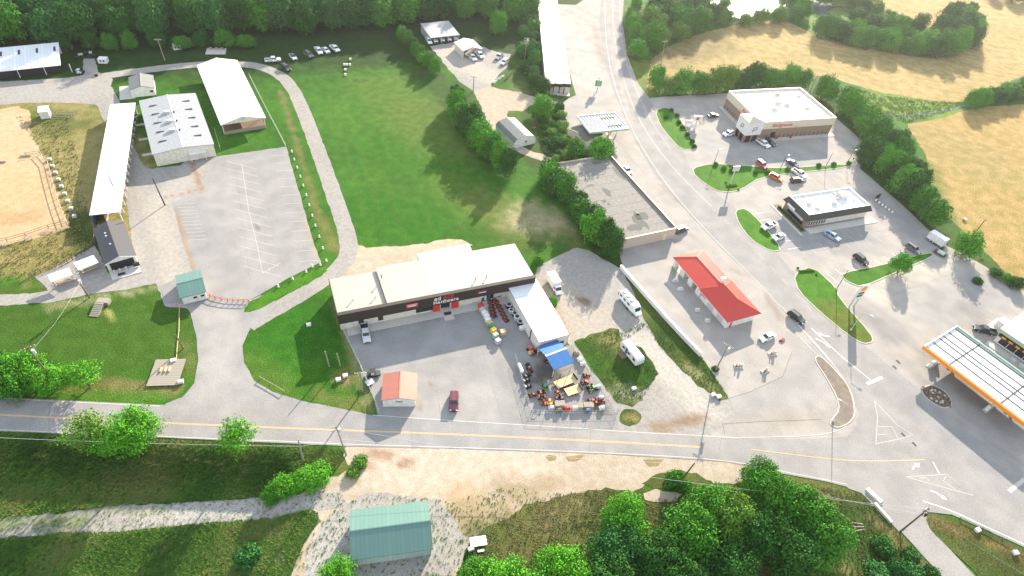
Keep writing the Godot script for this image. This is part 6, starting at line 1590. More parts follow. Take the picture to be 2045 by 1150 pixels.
func cabin(t: Node3D, x0: float, x1: float, X0: float, X1: float, y0: float, y1: float, w0: float, w1: float, pm: Material) -> void:
	part(t, "cabin", MB.new().taper(x0, x1, y0, y1, -w0, w0, X0, X1, -w1, w1), pm)
	var e := 0.012
	var f := func(a: float, b: float, v: float) -> float: return lerpf(a, b, v)
	var lo := 0.12
	var hi := 0.88
	var yl := lerpf(y0, y1, lo)
	var yh := lerpf(y0, y1, hi)
	var wl := lerpf(w0, w1, lo) * 0.9
	var wh := lerpf(w0, w1, hi) * 0.9
	var xl := lerpf(x1, X1, lo) + e
	var xh := lerpf(x1, X1, hi) + e
	glass_quad(t, "windscreen", [Vector3(xl, yl, wl), Vector3(xl, yl, -wl), Vector3(xh, yh, -wh), Vector3(xh, yh, wh)])
	xl = lerpf(x0, X0, lo) - e
	xh = lerpf(x0, X0, hi) - e
	glass_quad(t, "rear_window", [Vector3(xl, yl, -wl), Vector3(xl, yl, wl), Vector3(xh, yh, wh), Vector3(xh, yh, -wh)])
	var L0 := lerpf(x0, X0, lo)
	var L1 := lerpf(x1, X1, lo)
	var H0 := lerpf(x0, X0, hi)
	var H1 := lerpf(x1, X1, hi)
	var zl := lerpf(w0, w1, lo) + e
	var zh := lerpf(w0, w1, hi) + e
	for s in [1.0, -1.0]:
		for k in 2:
			var a0 := lerpf(L0, L1, 0.07 if k == 0 else 0.54)
			var a1 := lerpf(L0, L1, 0.48 if k == 0 else 0.94)
			var b0 := lerpf(H0, H1, 0.07 if k == 0 else 0.54)
			var b1 := lerpf(H0, H1, 0.48 if k == 0 else 0.94)
			var q := [Vector3(a0, yl, s * zl), Vector3(a1, yl, s * zl), Vector3(b1, yh, s * zh), Vector3(b0, yh, s * zh)]
			if s < 0: q.reverse()
			glass_quad(t, "side_window", q)

func lamps(t: Node3D, L: float, W: float, y: float) -> void:
	for s in [-1.0, 1.0]:
		part(t, "headlight", MB.new().bev(L / 2 - 0.07, y, s * (W / 2 - 0.32), 0.16, 0.17, 0.36, 0.03), M.lamp_glass)
		part(t, "tail_light", MB.new().bev(-L / 2 + 0.05, y + 0.04, s * (W / 2 - 0.28), 0.12, 0.2, 0.3, 0.03), M.tail_glass)

func make_car(kind: String, pm: Material) -> Node3D:
	var t := Node3D.new()
	t.name = kind
	var W := 1.85
	var L := 4.7
	if kind == "sedan":
		part(t, "body", MB.new().loft([[-2.35, 0.34, 0.72, 0.78, 0.76], [-2.25, 0.24, 0.90, 0.88, 0.80], [-1.4, 0.20, 0.95, 0.92, 0.86], [0.8, 0.20, 0.93, 0.92, 0.87], [1.9, 0.22, 0.80, 0.90, 0.80], [2.28, 0.28, 0.66, 0.82, 0.72], [2.35, 0.36, 0.55, 0.76, 0.70]]), pm)
		cabin(t, -1.75, 1.15, -1.0, 0.25, 0.92, 1.44, 0.82, 0.62, pm)
	elif kind == "sports_utility":
		L = 4.85
		W = 1.95
		part(t, "body", MB.new().loft([[-2.42, 0.42, 0.95, 0.84, 0.82], [-2.36, 0.32, 1.06, 0.94, 0.88], [-1.2, 0.28, 1.08, 0.97, 0.92], [1.0, 0.28, 1.06, 0.97, 0.92], [2.1, 0.30, 0.96, 0.94, 0.86], [2.38, 0.36, 0.82, 0.86, 0.78], [2.42, 0.45, 0.70, 0.80, 0.76]]), pm)
		cabin(t, -2.3, 1.2, -2.0, 0.45, 1.05, 1.74, 0.88, 0.72, pm)
		for s in [-0.55, 0.55]:
			boxp(t, "roof_rail", -0.8, 1.75, s, 2.0, 0.05, 0.05, M.black)
	else:
		L = 5.7
		W = 2.0
		part(t, "body", MB.new().loft([[-0.55, 0.36, 1.06, 0.97, 0.93], [1.1, 0.36, 1.08, 0.98, 0.93], [2.5, 0.38, 1.04, 0.95, 0.88], [2.8, 0.44, 0.92, 0.88, 0.80], [2.85, 0.5, 0.78, 0.82, 0.78]]), pm)
		cabin(t, -0.75, 1.5, -0.55, 0.75, 1.06, 1.82, 0.90, 0.74, pm)
		var bed := MB.new()
		bed.box(-1.75, 0.42, 0, 2.2, 0.3, 1.9)
		for s in [-1.0, 1.0]: bed.box(-1.75, 0.72, s * 0.91, 2.2, 0.42, 0.12)
		bed.box(-2.81, 0.44, 0, 0.1, 0.7, 1.92)
		bed.box(-0.68, 0.72, 0, 0.1, 0.42, 1.7)
		part(t, "load_bed", bed, pm)
		boxp(t, "bed_liner", -1.75, 0.72, 0, 2.0, 0.03, 1.68, M.black)
		boxp(t, "rear_bumper", -2.9, 0.42, 0, 0.14, 0.22, 1.8, M.metal)
	var r := 0.33 if kind == "sedan" else 0.38
	for s in [-1.0, 1.0]:
		wheel(t, L * 0.295, s * (W / 2 - 0.1), r, 0.24)
		wheel(t, -L * 0.295, s * (W / 2 - 0.1), r, 0.24)
		part(t, "wing_mirror", MB.new().bev(0.75, 0.98, s * (W / 2 + 0.02), 0.12, 0.14, 0.2, 0.03), M.black)
	lamps(t, L, W, 0.58 if kind == "sedan" else 0.72)
	boxp(t, "grille", L / 2 - 0.02, 0.45, 0, 0.08, 0.2, 0.9, M.black)
	return t

func car_paint(key: String, r: float, g: float, b: float) -> StandardMaterial3D:
	var m := mat("car_" + key, r, g, b, 0.35)
	m.clearcoat_enabled = true
	m.clearcoat = 0.6
	m.clearcoat_roughness = 0.1
	return m

func car(kind: String, colour: String, label: String, at: Array, group := "", y := 0.06) -> Node3D:
	if not protos.has(kind): protos[kind] = make_car(kind, M.white)
	var o: Node3D = protos[kind].duplicate()
	o.name = numbered({"sedan": "car", "sports_utility": "sports_utility_car", "pickup": "pickup_truck"}[kind])
	add_child(o)
	o.position = Vector3(at[0], y, at[1])
	o.rotation.y = at[2]
	for c in ["body", "cabin", "load_bed"]:
		if o.has_node(c): o.get_node(c).material_override = M["car_" + colour]
	tag(o, label, "pickup" if kind == "pickup" else "car", group)
	return o

func make_vehicles() -> void:
	car_paint("white", 0.72, 0.73, 0.74)
	car_paint("silver", 0.42, 0.44, 0.46)
	car_paint("black", 0.018, 0.019, 0.021)
	car_paint("grey", 0.10, 0.11, 0.12)
	car_paint("navy", 0.02, 0.032, 0.075)
	car_paint("burgundy", 0.12, 0.012, 0.025)
	car_paint("red", 0.40, 0.05, 0.03)
	car_paint("orange", 0.50, 0.10, 0.02)
	car_paint("sky", 0.26, 0.36, 0.45)
	car_paint("green", 0.02, 0.055, 0.035)
	car_paint("blue", 0.05, 0.09, 0.25)
	car("pickup", "silver", "silver pickup with dark load bed parked by the hardware shop front", [-32.11, -93.29, -1.169])
	car("sports_utility", "burgundy", "burgundy sports utility car parked near the road in the shop lot", [-9.03, -77.83, -1.444])
	car("sports_utility", "black", "black sports utility car driving on the highway", [74.02, -117.96, -0.864], "", 0.09)
	car("sedan", "white", "white saloon car parked on the concrete pad by the red-roofed station", [64.69, -109.49, -2.554])
	car("sports_utility", "black", "black sports utility car in the bays below the restaurant", [99.56, -145.94, -0.968])
	car("sports_utility", "grey", "dark grey sports utility car in the bays near the box trailer", [118.12, -154.53, -0.953])
	car("pickup", "white", "white pickup parked on the left side of the restaurant", [74.63, -156.3, -2.516])
	car("sedan", "white", "white saloon car parked below the white pickup beside the restaurant", [76.67, -151.57, -2.475])
	car("sports_utility", "sky", "pale blue sports utility car parked against the restaurant pavement", [93.81, -155.45, -0.759])
	car("sports_utility", "orange", "orange car parked behind the restaurant's rear drive", [82.62, -184.16, -0.625])
	car("sports_utility", "red", "red car on the drugstore side of the dividing strip", [79.33, -191.15, -1.092])
	car("sedan", "navy", "navy car by the lamp pole on the drugstore side of the strip", [90.89, -195.08, -0.904])
	car("pickup", "white", "white pickup parked nose to nose with a black car behind the restaurant", [91.57, -188.71, -0.898])
	car("sports_utility", "black", "black car beside the white pickup behind the restaurant", [89.76, -184.22, 0.334])
	car("sedan", "navy", "dark blue car parked along the left wall of the drugstore", [66.66, -222.2, 0.546])
	car("sports_utility", "white", "white car in front of the drugstore tower", [70.62, -209.59, -2.513])
	car("pickup", "white", "white pickup by the drugstore entrance", [82.56, -205.88, -0.877])
	car("sports_utility", "navy", "navy car right beside the white pickup at the drugstore entrance", [85.3, -207.26, -0.877])
	car("pickup", "white", "white pickup on the grass by the bend of the loop drive", [-100.31, -219.06, 0.471], "", 0.02)
	car("sports_utility", "black", "black car at the outer edge of the loop drive bend", [-93.6, -214.27, -0.689], "", 0.05)
	car("sedan", "white", "white car with blue roof alone on the field grass", [-94.31, -223.85, -0.887], "", 0.02).get_node("cabin").material_override = M.car_blue
	car("sports_utility", "grey", "dark car at the left end of the row on the field", [-89.45, -227.17, -0.705], "", 0.02)
	car("pickup", "white", "white pickup second in the row on the field", [-86.92, -231.44, -0.956], "", 0.02)
	car("sedan", "white", "white car third in the row on the field", [-84.52, -232.91, -0.837], "", 0.02)
	car("pickup", "white", "white pickup at the right end of the row on the field", [-81.67, -235.24, -0.782], "", 0.02)
	for k in 4:
		var p: Vector2 = Vector2(-45.92, -256.04).lerp(Vector2(-38.31, -261.17), k / 3.0)
		car("pickup", "white", "white pickup under the carport, %s from the left" % ["first", "second", "third", "fourth"][k], [p.x, p.y, -1.15], "pickups under the carport")
	car("pickup", "white", "white pickup parked just outside the left wall of the carport", [-47.89, -253.62, -1.153])
	car("pickup", "white", "white truck poking out of the open workshop", [-28.38, -243.69, -0.96])
	car("pickup", "white", "white truck at the right side of the open workshop", [-25.75, -246.91, -0.969])
	car("pickup", "silver", "silver pickup at the right edge of the pickup yard", [-17.82, -247.97, -1.87])
	car("sports_utility", "white", "white jeep-like car lowest at the right edge of the pickup yard", [-15.18, -243.35, -1.932])
	car("sports_utility", "green", "dark green car at the corner of the brick building", [47.05, -148.67, 0.658])
	car("sedan", "silver", "silver car against the highway side of the brick building", [31.98, -176.62, -1.028])
	car("pickup", "black", "black pickup beside the white filling station shop", [125.44, -122.8, 2.928])
	# box lorry
	var b := [10.81, -117.55, -1.105]
	var t := thing("box_lorry", "small white box lorry on the gravel behind the annex", "lorry", b[0], b[1], b[2], "", 0.05)
	part(t, "cargo_box", MB.new().bev(-1.0, 0.85, 0, 4.4, 2.1, 2.3, 0.06), M.white)
	part(t, "bonnet", MB.new().loft([[1.3, 0.5, 1.2, 0.95, 0.92], [2.9, 0.5, 1.1, 0.92, 0.8], [3.3, 0.55, 0.9, 0.85, 0.75]]), M.car_white)
	cabin(t, 1.2, 2.6, 1.3, 1.9, 1.15, 2.0, 0.92, 0.8, M.car_white)
	boxp(t, "chassis", -0.8, 0.5, 0, 5.0, 0.3, 1.0, M.black)
	for s in [-1.0, 1.0]:
		wheel(t, 2.2, s * 0.9, 0.42, 0.26)
		wheel(t, -1.8, s * 0.9, 0.42, 0.3)
	lamps(t, 6.4, 1.9, 0.7)
	# motor caravan with a green roof, a pickup and its trailer in one line
	b = [30.43, -114.18, -0.997]
	t = thing("camper_van", "white camper van with green roof and awning boxes on the gravel lot", "camper", b[0], b[1], b[2], "", 0.05)
	part(t, "body", MB.new().loft([[-3.9, 0.5, 2.5, 1.1, 1.05], [1.6, 0.5, 2.6, 1.12, 1.05], [2.6, 0.6, 2.3, 1.08, 0.95], [3.0, 0.6, 1.3, 1.0, 0.9], [3.9, 0.6, 1.0, 0.92, 0.8]]), M.car_white)
	boxp(t, "roof_deck", -1.3, 2.56, 0, 4.4, 0.1, 2.05, M.green_roof)
	boxp(t, "roof_deck", 1.9, 2.58, 0, 0.9, 0.06, 1.5, M.car_sky)
	for x in [-3.0, -1.4, 0.3]:
		boxp(t, "roof_hatch", x, 2.66, 0.2, 0.6, 0.16, 0.6, M.white)
		for s in [-1.0, 1.0]:
			boxp(t, "side_window", x, 1.5, s * 1.1, 0.9, 0.5, 0.05, M.glass)
	glass_quad(t, "windscreen", [Vector3(3.05, 1.3, 0.8), Vector3(3.05, 1.3, -0.8), Vector3(2.66, 2.2, -0.8), Vector3(2.66, 2.2, 0.8)])
	boxp(t, "rear_rack", -4.2, 0.6, 0, 0.6, 0.9, 1.6, M.wood)
	boxp(t, "entry_step", 0.5, 0.25, 1.2, 0.8, 0.1, 0.4, M.black)
	for s in [-1.0, 1.0]:
		wheel(t, 2.5, s * 0.95, 0.4, 0.25)
		wheel(t, -2.2, s * 0.95, 0.4, 0.25)
	b = [29.99, -97.6, -0.99]
	t = thing("caravan", "white travel trailer standing on the small rough lawn", "trailer", b[0], b[1], b[2], "", 0.06)
	part(t, "body", MB.new().loft([[-3.3, 0.9, 2.3, 1.05, 1.0], [-3.1, 0.6, 2.6, 1.12, 1.05], [3.0, 0.6, 2.6, 1.12, 1.05], [3.3, 0.9, 2.2, 1.05, 1.0]]), M.white)
	part(t, "roof", MB.new().taper(-3.1, 3.0, 2.6, 2.75, -1.08, 1.08, -2.9, 2.8, -0.7, 0.7), M.white_roof)
	for x in [-2.0, 0.0, 2.0]:
		boxp(t, "side_window", x, 1.4, 1.11, 0.8, 0.6, 0.05, M.glass)
	boxp(t, "entry_door", -0.9, 0.7, 1.11, 0.7, 1.8, 0.06, M.blue)
	boxp(t, "deck", -0.9, 0.0, 1.9, 1.8, 0.5, 1.4, M.wood)
	tubep(t, "tow_bar", Vector3(3.2, 0.5, 0), Vector3(4.6, 0.4, 0), 0.08, M.black)
	for s in [-1.0, 1.0]: wheel(t, -0.3, s * 0.95, 0.35, 0.22)
	b = [127.03, -159.96, -0.921]
	t = thing("box_trailer", "white box trailer backed up to the round tree by the field", "trailer", b[0], b[1], b[2], "", 0.05)
	part(t, "cargo_box", MB.new().bev(0, 0.8, 0, 5.2, 2.3, 2.4, 0.06), M.white)
	boxp(t, "chassis", 0, 0.45, 0, 5.0, 0.3, 1.2, M.black)
	for x in [-1.2, -0.2]:
		for s in [-1.0, 1.0]: wheel(t, x, s * 1.05, 0.42, 0.26)
	boxp(t, "rear_ramp", 2.9, 0.1, 0.9, 0.5, 0.7, 1.6, M.black)
	b = [126.18, -154.33, -0.822]
	t = thing("flat_trailer", "dark low trailer below the white box trailer", "trailer", b[0], b[1], b[2], "", 0.05)
	boxp(t, "bed", 0, 0.5, 0, 3.4, 0.2, 1.8, M.black)
	boxp(t, "load", 0.2, 0.7, 0, 2.0, 0.5, 1.5, M.galv)
	for s in [-1.0, 1.0]: wheel(t, 0, s * 0.95, 0.33, 0.2)
	b = [-27.42, -82.19, 0.381]
	t = thing("utility_vehicle", "black open utility vehicle behind the terracotta shed", "utility vehicle", b[0], b[1], b[2], "", 0.06)
	part(t, "body", MB.new().loft([[-1.4, 0.4, 0.9, 0.7, 0.7], [0.5, 0.4, 0.8, 0.72, 0.7], [1.5, 0.45, 0.7, 0.65, 0.55]]), M.black)
	boxp(t, "roof_panel", -0.2, 1.75, 0, 1.3, 0.06, 1.3, M.black)
	boxp(t, "seat", -0.3, 0.9, 0, 0.5, 0.5, 1.1, M.white)
	posts(t, [-0.8, 0.4], [-0.6, 0.6], 1.75, 0.06, M.black)
	for s in [-1.0, 1.0]:
		wheel(t, 0.95, s * 0.65, 0.33, 0.25)
		wheel(t, -0.95, s * 0.65, 0.33, 0.25)
	b = [-27.62, -79.77, 0.708]
	t = thing("cargo_cart", "small grey cart below the black utility vehicle", "cart", b[0], b[1], b[2], "", 0.06)
	part(t, "tub", MB.new().taper(-0.7, 0.7, 0.35, 0.8, -0.55, 0.55, -0.85, 0.85, -0.7, 0.7), M.galv)
	for s in [-1.0, 1.0]: wheel(t, 0, s * 0.6, 0.25, 0.15)
	make_machines()

# ------------------------------------------------------------------ mowers, tractors and goods
func mower(body: Material, seat: Material) -> Node3D:
	var t := Node3D.new()
	t.name = "ride_on_mower"
	part(t, "bonnet", MB.new().loft([[0.1, 0.3, 0.75, 0.28, 0.26], [0.75, 0.3, 0.72, 0.27, 0.24], [0.9, 0.35, 0.6, 0.22, 0.2]]), body)
	boxp(t, "frame", -0.2, 0.25, 0, 1.2, 0.15, 0.45, M.black)
	part(t, "mower_deck", MB.new().bev(-0.05, 0.1, 0, 0.75, 0.16, 1.15, 0.04), body)
	part(t, "seat", MB.new().bev(-0.45, 0.6, 0, 0.4, 0.12, 0.42, 0.03), seat)
	part(t, "backrest", MB.new().bev(-0.66, 0.68, 0, 0.1, 0.4, 0.42, 0.03), seat)
	for s in [-1.0, 1.0]:
		part(t, "mudguard", MB.new().bev(-0.55, 0.5, s * 0.36, 0.6, 0.1, 0.2, 0.04), body)
		tubep(t, "wheel", Vector3(-0.55, 0.27, s * 0.46 - 0.1), Vector3(-0.55, 0.27, s * 0.46 + 0.1), 0.27, M.rubber, -1, 12)
		tubep(t, "wheel", Vector3(0.7, 0.19, s * 0.42 - 0.07), Vector3(0.7, 0.19, s * 0.42 + 0.07), 0.19, M.rubber, -1, 12)
	tubep(t, "steering_wheel", Vector3(-0.02, 0.95, 0), Vector3(0.02, 0.98, 0), 0.18, M.black, -1, 10)
	return t

func tractor(body: Material, rim: Material) -> Node3D:
	var t := Node3D.new()
	t.name = "compact_tractor"
	part(t, "bonnet", MB.new().loft([[0.1, 0.6, 1.25, 0.32, 0.3], [1.2, 0.6, 1.15, 0.3, 0.26], [1.4, 0.65, 1.0, 0.25, 0.22]]), body)
	boxp(t, "chassis", 0.0, 0.45, 0, 2.2, 0.25, 0.4, M.black)
	part(t, "seat", MB.new().bev(-0.6, 0.95, 0, 0.45, 0.15, 0.5, 0.04), M.black)
	part(t, "backrest", MB.new().bev(-0.84, 1.05, 0, 0.12, 0.45, 0.5, 0.04), M.black)
	for s in [-1.0, 1.0]:
		var w := tubep(t, "wheel", Vector3(-0.6, 0.55, s * 0.65 - 0.16), Vector3(-0.6, 0.55, s * 0.65 + 0.16), 0.55, M.rubber, -1, 16)
		tubep(w, "rim", Vector3(-0.6, 0.55, s * 0.66), Vector3(-0.6, 0.55, s * 0.84), 0.3, rim, -1, 12)
		tubep(t, "wheel", Vector3(1.0, 0.33, s * 0.55 - 0.1), Vector3(1.0, 0.33, s * 0.55 + 0.1), 0.33, M.rubber, -1, 14)
		part(t, "mudguard", MB.new().bev(-0.6, 1.05, s * 0.62, 0.9, 0.1, 0.3, 0.04), body)
		boxp(t, "roll_bar", -0.95, 0.8, s * 0.45, 0.07, 1.2, 0.07, M.black)
	boxp(t, "roll_bar", -0.95, 1.95, 0, 0.08, 0.08, 0.98, M.black)
	tubep(t, "steering_wheel", Vector3(-0.1, 1.35, 0), Vector3(-0.06, 1.38, 0), 0.22, M.black, -1, 10)
	return t

func put(proto: Node3D, called: String, label: String, cat: String, p: Vector2, turn: float, group := "", y := 0.06) -> Node3D:
	var o: Node3D = proto.duplicate()
	o.name = numbered(called)
	add_child(o)
	o.position = Vector3(p.x, y, p.y)
	o.rotation.y = turn
	tag(o, label, cat, group)
	return o

func pallet(label: String, p: Vector2, turn: float, stock: Material, h: float, bags := 3, group := "") -> Node3D:
	var t := thing("loaded_pallet", label, "pallet", p.x, p.y, turn, group, 0.06)
	var deck := MB.new()
	for k in 5: deck.box(0, 0.1, -0.48 + k * 0.24, 1.2, 0.03, 0.16)
	for k in 3: deck.box(-0.5 + k * 0.5, 0, 0, 0.1, 0.1, 1.1)
	part(t, "pallet_base", deck, M.wood_pale)
	for r in bags:
		for k in 2:
			part(t, "bag", MB.new().bev(-0.3 + k * 0.6, 0.13 + r * h / bags, rng.randf_range(-0.03, 0.03), 0.58, h / bags - 0.01, 1.08, 0.06), stock)
	return t

func make_machines() -> void:
	rng.seed = 9
	var ang := 0.49
	var red := mower(M.rust_red, M.black)
	var ora := mower(M.red_orange, M.black)
	var yel := mower(M.orange, M.yellow)
	var blk := mower(M.black, M.galv)
	var trr := tractor(M.red_orange, M.galv)
	var trg := tractor(M.green_paint, M.yellow)
	var red_tr := tractor(M.rust_red, M.galv)
	var ord := ["nearest the shop", "second from the shop", "third from the shop", "fourth from the shop", "fifth from the shop", "farthest from the shop"]
	for k in 5:
		put(red, "ride_on_mower", "dark red ride-on mower in the left row by the shop, " + ord[k if k < 4 else 5], "mower", Vector2(-4.92, -109.25).lerp(Vector2(-3.51, -104.67), k / 4.0), ang + PI * 0.5 + 0.25, "mowers lined up by the shop")
	for k in 6:
		put(red, "ride_on_mower", "dark red ride-on mower in the right row by the annex, " + ord[k], "mower", Vector2(-3.56, -109.51).lerp(Vector2(-0.45, -103.72), k / 5.0), ang + PI * 0.5 + 0.25, "mowers lined up by the annex")
	# goods along the bay edge
	var goods := [[Vector2(-7.02, -106.93), M.red_sign, 1.1, "red wrapped goods"], [Vector2(-6.48, -105.65), M.galv, 1.0, "grey wrapped goods"], [Vector2(-5.85, -104.57), M.white, 1.1, "white wrapped goods"], [Vector2(-5.22, -103.51), M.white, 1.2, "white bags nearer the road"], [Vector2(-4.72, -102.43), M.white, 1.1, "pale bags beside the yellow ones"], [Vector2(-4.11, -101.38), M.wood_pale, 1.2, "straw-coloured bags"], [Vector2(-3.63, -100.49), M.green_paint, 1.3, "green bags"], [Vector2(-3.01, -99.3), M.yellow, 1.3, "yellow bags"], [Vector2(-2.36, -97.82), M.green_pale, 1.2, "pale green bags"], [Vector2(-1.59, -96.23), M.galv, 1.1, "mixed grey stock, last in the line"]]
	for g in goods:
		pallet("pallet of %s in the line across the shop lot" % g[3], g[0], ang + 0.3, g[1], g[2], 3, "pallets lined across the shop lot")
	var rail := thing("low_barrier", "low white barrier beside the line of pallets", "barrier", Vector2(-5.71, -106.48).x, Vector2(-5.71, -106.48).y, [-5.57, -105.85, -1.148][2], "", 0.06)
	boxp(rail, "rail", 0, 0.5, 0, 4.2, 0.3, 0.08, M.white)
	for x in [-1.9, 1.9]: boxp(rail, "foot", x, 0, 0, 0.1, 0.5, 0.5, M.white)
	var cr := thing("wooden_crate", "striped wooden crate stack right of the yellow bags", "crate", Vector2(-0.7, -99.08).x, Vector2(-0.7, -99.08).y, ang, "", 0.06)
	for k in 4: boxp(cr, "slat", 0, 0.1 + k * 0.32, 0, 1.3, 0.26, 1.2, M.wood_pale)
	boxp(cr, "base", 0, 0, 0, 1.2, 0.1, 1.1, M.wood)
	for k in 2:
		var dr := thing("blue_drum", "blue drum at the shop corner, %s of two" % ["left", "right"][k], "drum", Vector2(-6.96, -109.4).x + k * 1.4, Vector2(-6.96, -109.4).y - 0.7 * k, 0, "drums at the shop corner", 0.06)
		tubep(dr, "barrel", Vector3(0, 0, 0), Vector3(0, 1.3, 0), 0.55, M.blue, -1, 14)
		tubep(dr, "lid", Vector3(0, 1.3, 0), Vector3(0, 1.36, 0), 0.58, M.blue, -1, 14)
	# water tanks and bins along the annex
	var along := [[Vector2(-0.17, -108.39), "black", 0.75, "black stock tank nearest the shop along the annex wall"], [Vector2(0.51, -106.61), "galv", 0.6, "round grey tank along the annex wall"], [Vector2(1.46, -105.76), "black", 0.6, "black round tank between two grey ones along the annex"], [Vector2(2.17, -104.7), "galv", 0.75, "large grey tank in the middle of the annex wall"], [Vector2(3.04, -103.19), "black", 0.7, "black oval tank near the front of the annex wall"]]
	for a in along:
		var tk := thing("stock_tank", a[3], "tank", a[0].x, a[0].y, ang, "", 0.06)
		var mb := MB.new()
		mb.tube(Vector3(0, 0, 0), Vector3(0, 0.9, 0), a[2], a[2] * 0.96, 16)
		part(tk, "tub", mb, M[a[1]])
		tubep(tk, "rim", Vector3(0, 0.88, 0), Vector3(0, 0.96, 0), a[2] + 0.05, M.galv if a[1] == "black" else M.white, -1, 16)
		tubep(tk, "stock", Vector3(0, 0.96, 0), Vector3(0, 1.02, 0), a[2] * 0.7, M.black, -1, 12)
	var ch := thing("chest_freezer", "white chest at the front end of the annex side wall", "chest", Vector2(3.79, -101.51).x, Vector2(3.79, -101.51).y, ang, "", 0.06)
	part(ch, "cabinet", MB.new().bev(0, 0.1, 0, 1.5, 0.9, 1.0, 0.04), M.white)
	boxp(ch, "base", 0, 0, 0, 1.3, 0.1, 0.9, M.black)
	var heap := thing("mulch_heap", "black heap of bagged mulch in the corner between shop and annex", "heap", Vector2(-2.95, -111.96).x, Vector2(-2.95, -111.96).y, ang, "", 0.06)
	for k in 14:
		part(heap, "bag", MB.new().bev(rng.randf_range(-1.8, 1.8), 0.0 + 0.28 * (k / 5), rng.randf_range(-0.7, 0.7), 0.9, 0.3, 0.6, 0.08), M.black)
	# equipment yard behind the wire fence
	var yard := [[blk, Vector2(6.1, -90.32), 1.9, "black mower at the top of the yard's left edge"], [red, Vector2(6.53, -89.23), 2.2, "red mower below the black one on the yard's left edge"], [blk, Vector2(6.08, -87.58), 0.8, "grey-seated mower on the yard's left edge"], [blk, Vector2(5.85, -86.13), 0.6, "black mower beside the fence corner on the left"], [blk, Vector2(6.31, -84.54), 0.5, "dark mower low on the yard's left fence"], [red, Vector2(7.46, -82.54), 0.4, "red mower at the lower left of the yard"], [ora, Vector2(10.1, -80.97), 1.6, "orange-red mower beside the yellow one at the front fence"], [yel, Vector2(11.42, -81.05), 1.6, "orange mower with yellow seat at the front fence"], [blk, Vector2(12.92, -81.96), 1.5, "black mower behind the wooden crates"], [blk, Vector2(14.01, -82.14), 1.5, "second black mower behind the wooden crates"], [ora, Vector2(13.17, -83.76), 2.0, "pinkish red mower standing behind the others"], [red, Vector2(19.36, -89.97), 0.3, "dark red machine by the right fence of the yard"], [red, Vector2(18.93, -87.9), 0.5, "red tiller in the group right of the flatbeds"], [red, Vector2(19.95, -87.65), 2.5, "red tiller right of its twin by the flatbeds"], [red, Vector2(20.54, -83.07), 0.2, "red machine in the row at the lower right fence"], [red, Vector2(21.31, -82.53), 0.4, "red machine second in the lower right row"], [red, Vector2(22.09, -83.6), 0.1, "red machine third in the lower right row"], [red, Vector2(22.76, -83.3), 0.3, "red machine last in the lower right row"], [ora, Vector2(10.23, -92.81), 1.0, "orange-red machine under the edge of the blue roof"]]
	for y in yard:
		put(y[0], "yard_mower", y[3], "mower", y[1], y[2], "machines in the fenced yard")
	put(trg, "compact_tractor", "green tractor with yellow rims in the middle left of the yard", "tractor", Vector2(9.91, -84.31), 1.3, "tractors in the yard")
	put(red_tr, "compact_tractor", "dark red tractor beside the green one in the yard", "tractor", Vector2(9.45, -82.6), 1.8, "tractors in the yard")
	put(trg, "compact_tractor", "green and pale tractor by the right fence of the yard", "tractor", Vector2(20.64, -86.23), 0.5, "tractors in the yard")
	put(trr, "compact_tractor", "orange tractor at the front corner of the annex", "tractor", Vector2(6.58, -94.89), 2.4, "tractors in the yard")
	for k in 2:
		var b := [14.64, -87.22, 0.62] if k == 0 else [16.43, -85.08, 0.526]
		var t := thing("flatbed_trailer", ["long timber-decked flatbed trailer below the blue shelter", "short timber-decked flatbed trailer below the long one"][k], "trailer", b[0], b[1], b[2], "", 0.06)
		var l := 5.2 if k == 0 else 3.6
		var n := 7
		for i in n:
			boxp(t, "plank", 0, 0.55, -0.9 + i * 0.3, l, 0.06, 0.28, M.wood_pale)
		boxp(t, "frame", 0, 0.42, 0, l, 0.12, 1.9, M.black)
		for s in [-1.0, 1.0]:
			wheel(t, 0.4, s * 1.1, 0.32, 0.2)
			wheel(t, -0.4, s * 1.1, 0.32, 0.2)
		tubep(t, "drawbar", Vector3(-l / 2, 0.45, 0), Vector3(-l / 2 - 1.2, 0.35, 0), 0.07, M.black)
		boxp(t, "tail_gate", l / 2 + 0.1, 0.45, 0, 0.08, 0.7, 1.9, M.black)
	var tank := thing("propane_tank", "long white gas tank on the left side of the yard", "tank", Vector2(4.35, -89.15).x, Vector2(4.35, -89.15).y, [4.38, -88.61, -1.141][2], "", 0.06)
	tubep(tank, "vessel", Vector3(-1.1, 0.75, 0), Vector3(1.1, 0.75, 0), 0.45, M.white, -1, 16)
	for s in [-1.0, 1.0]:
		tubep(tank, "end_cap", Vector3(s * 1.1, 0.75, 0), Vector3(s * 1.4, 0.75, 0), 0.45, M.white, 0.15, 16)
		boxp(tank, "saddle", s * 0.7, 0, 0, 0.2, 0.4, 0.7, M.concrete)
	tubep(tank, "valve_dome", Vector3(0, 1.15, 0), Vector3(0, 1.35, 0), 0.14, M.galv)
	var cl := ["leftmost of the front pair", "right one of the front pair", "left of the three at the fence", "middle of the three at the fence", "right of the three at the fence"]
	var ci := 0
	for p in [Vector2(13.08, -80.66), Vector2(14.17, -80.97), Vector2(18.12, -81.09), Vector2(19.33, -81.41), Vector2(20.43, -81.59)]:
		var c := thing("mower_crate", "open timber crate holding a new mower, " + cl[ci], "crate", p.x, p.y, 0.15, "crated mowers at the front fence", 0.06)
		boxp(c, "base", 0, 0, 0, 1.1, 0.12, 1.3, M.wood_pale)
		part(c, "carton", MB.new().bev(0, 0.12, 0, 1.0, 0.85, 1.2, 0.04), M.wood_pale)
		boxp(c, "lid", 0, 0.98, 0, 1.1, 0.05, 1.3, M.wood_grey)
		ci += 1
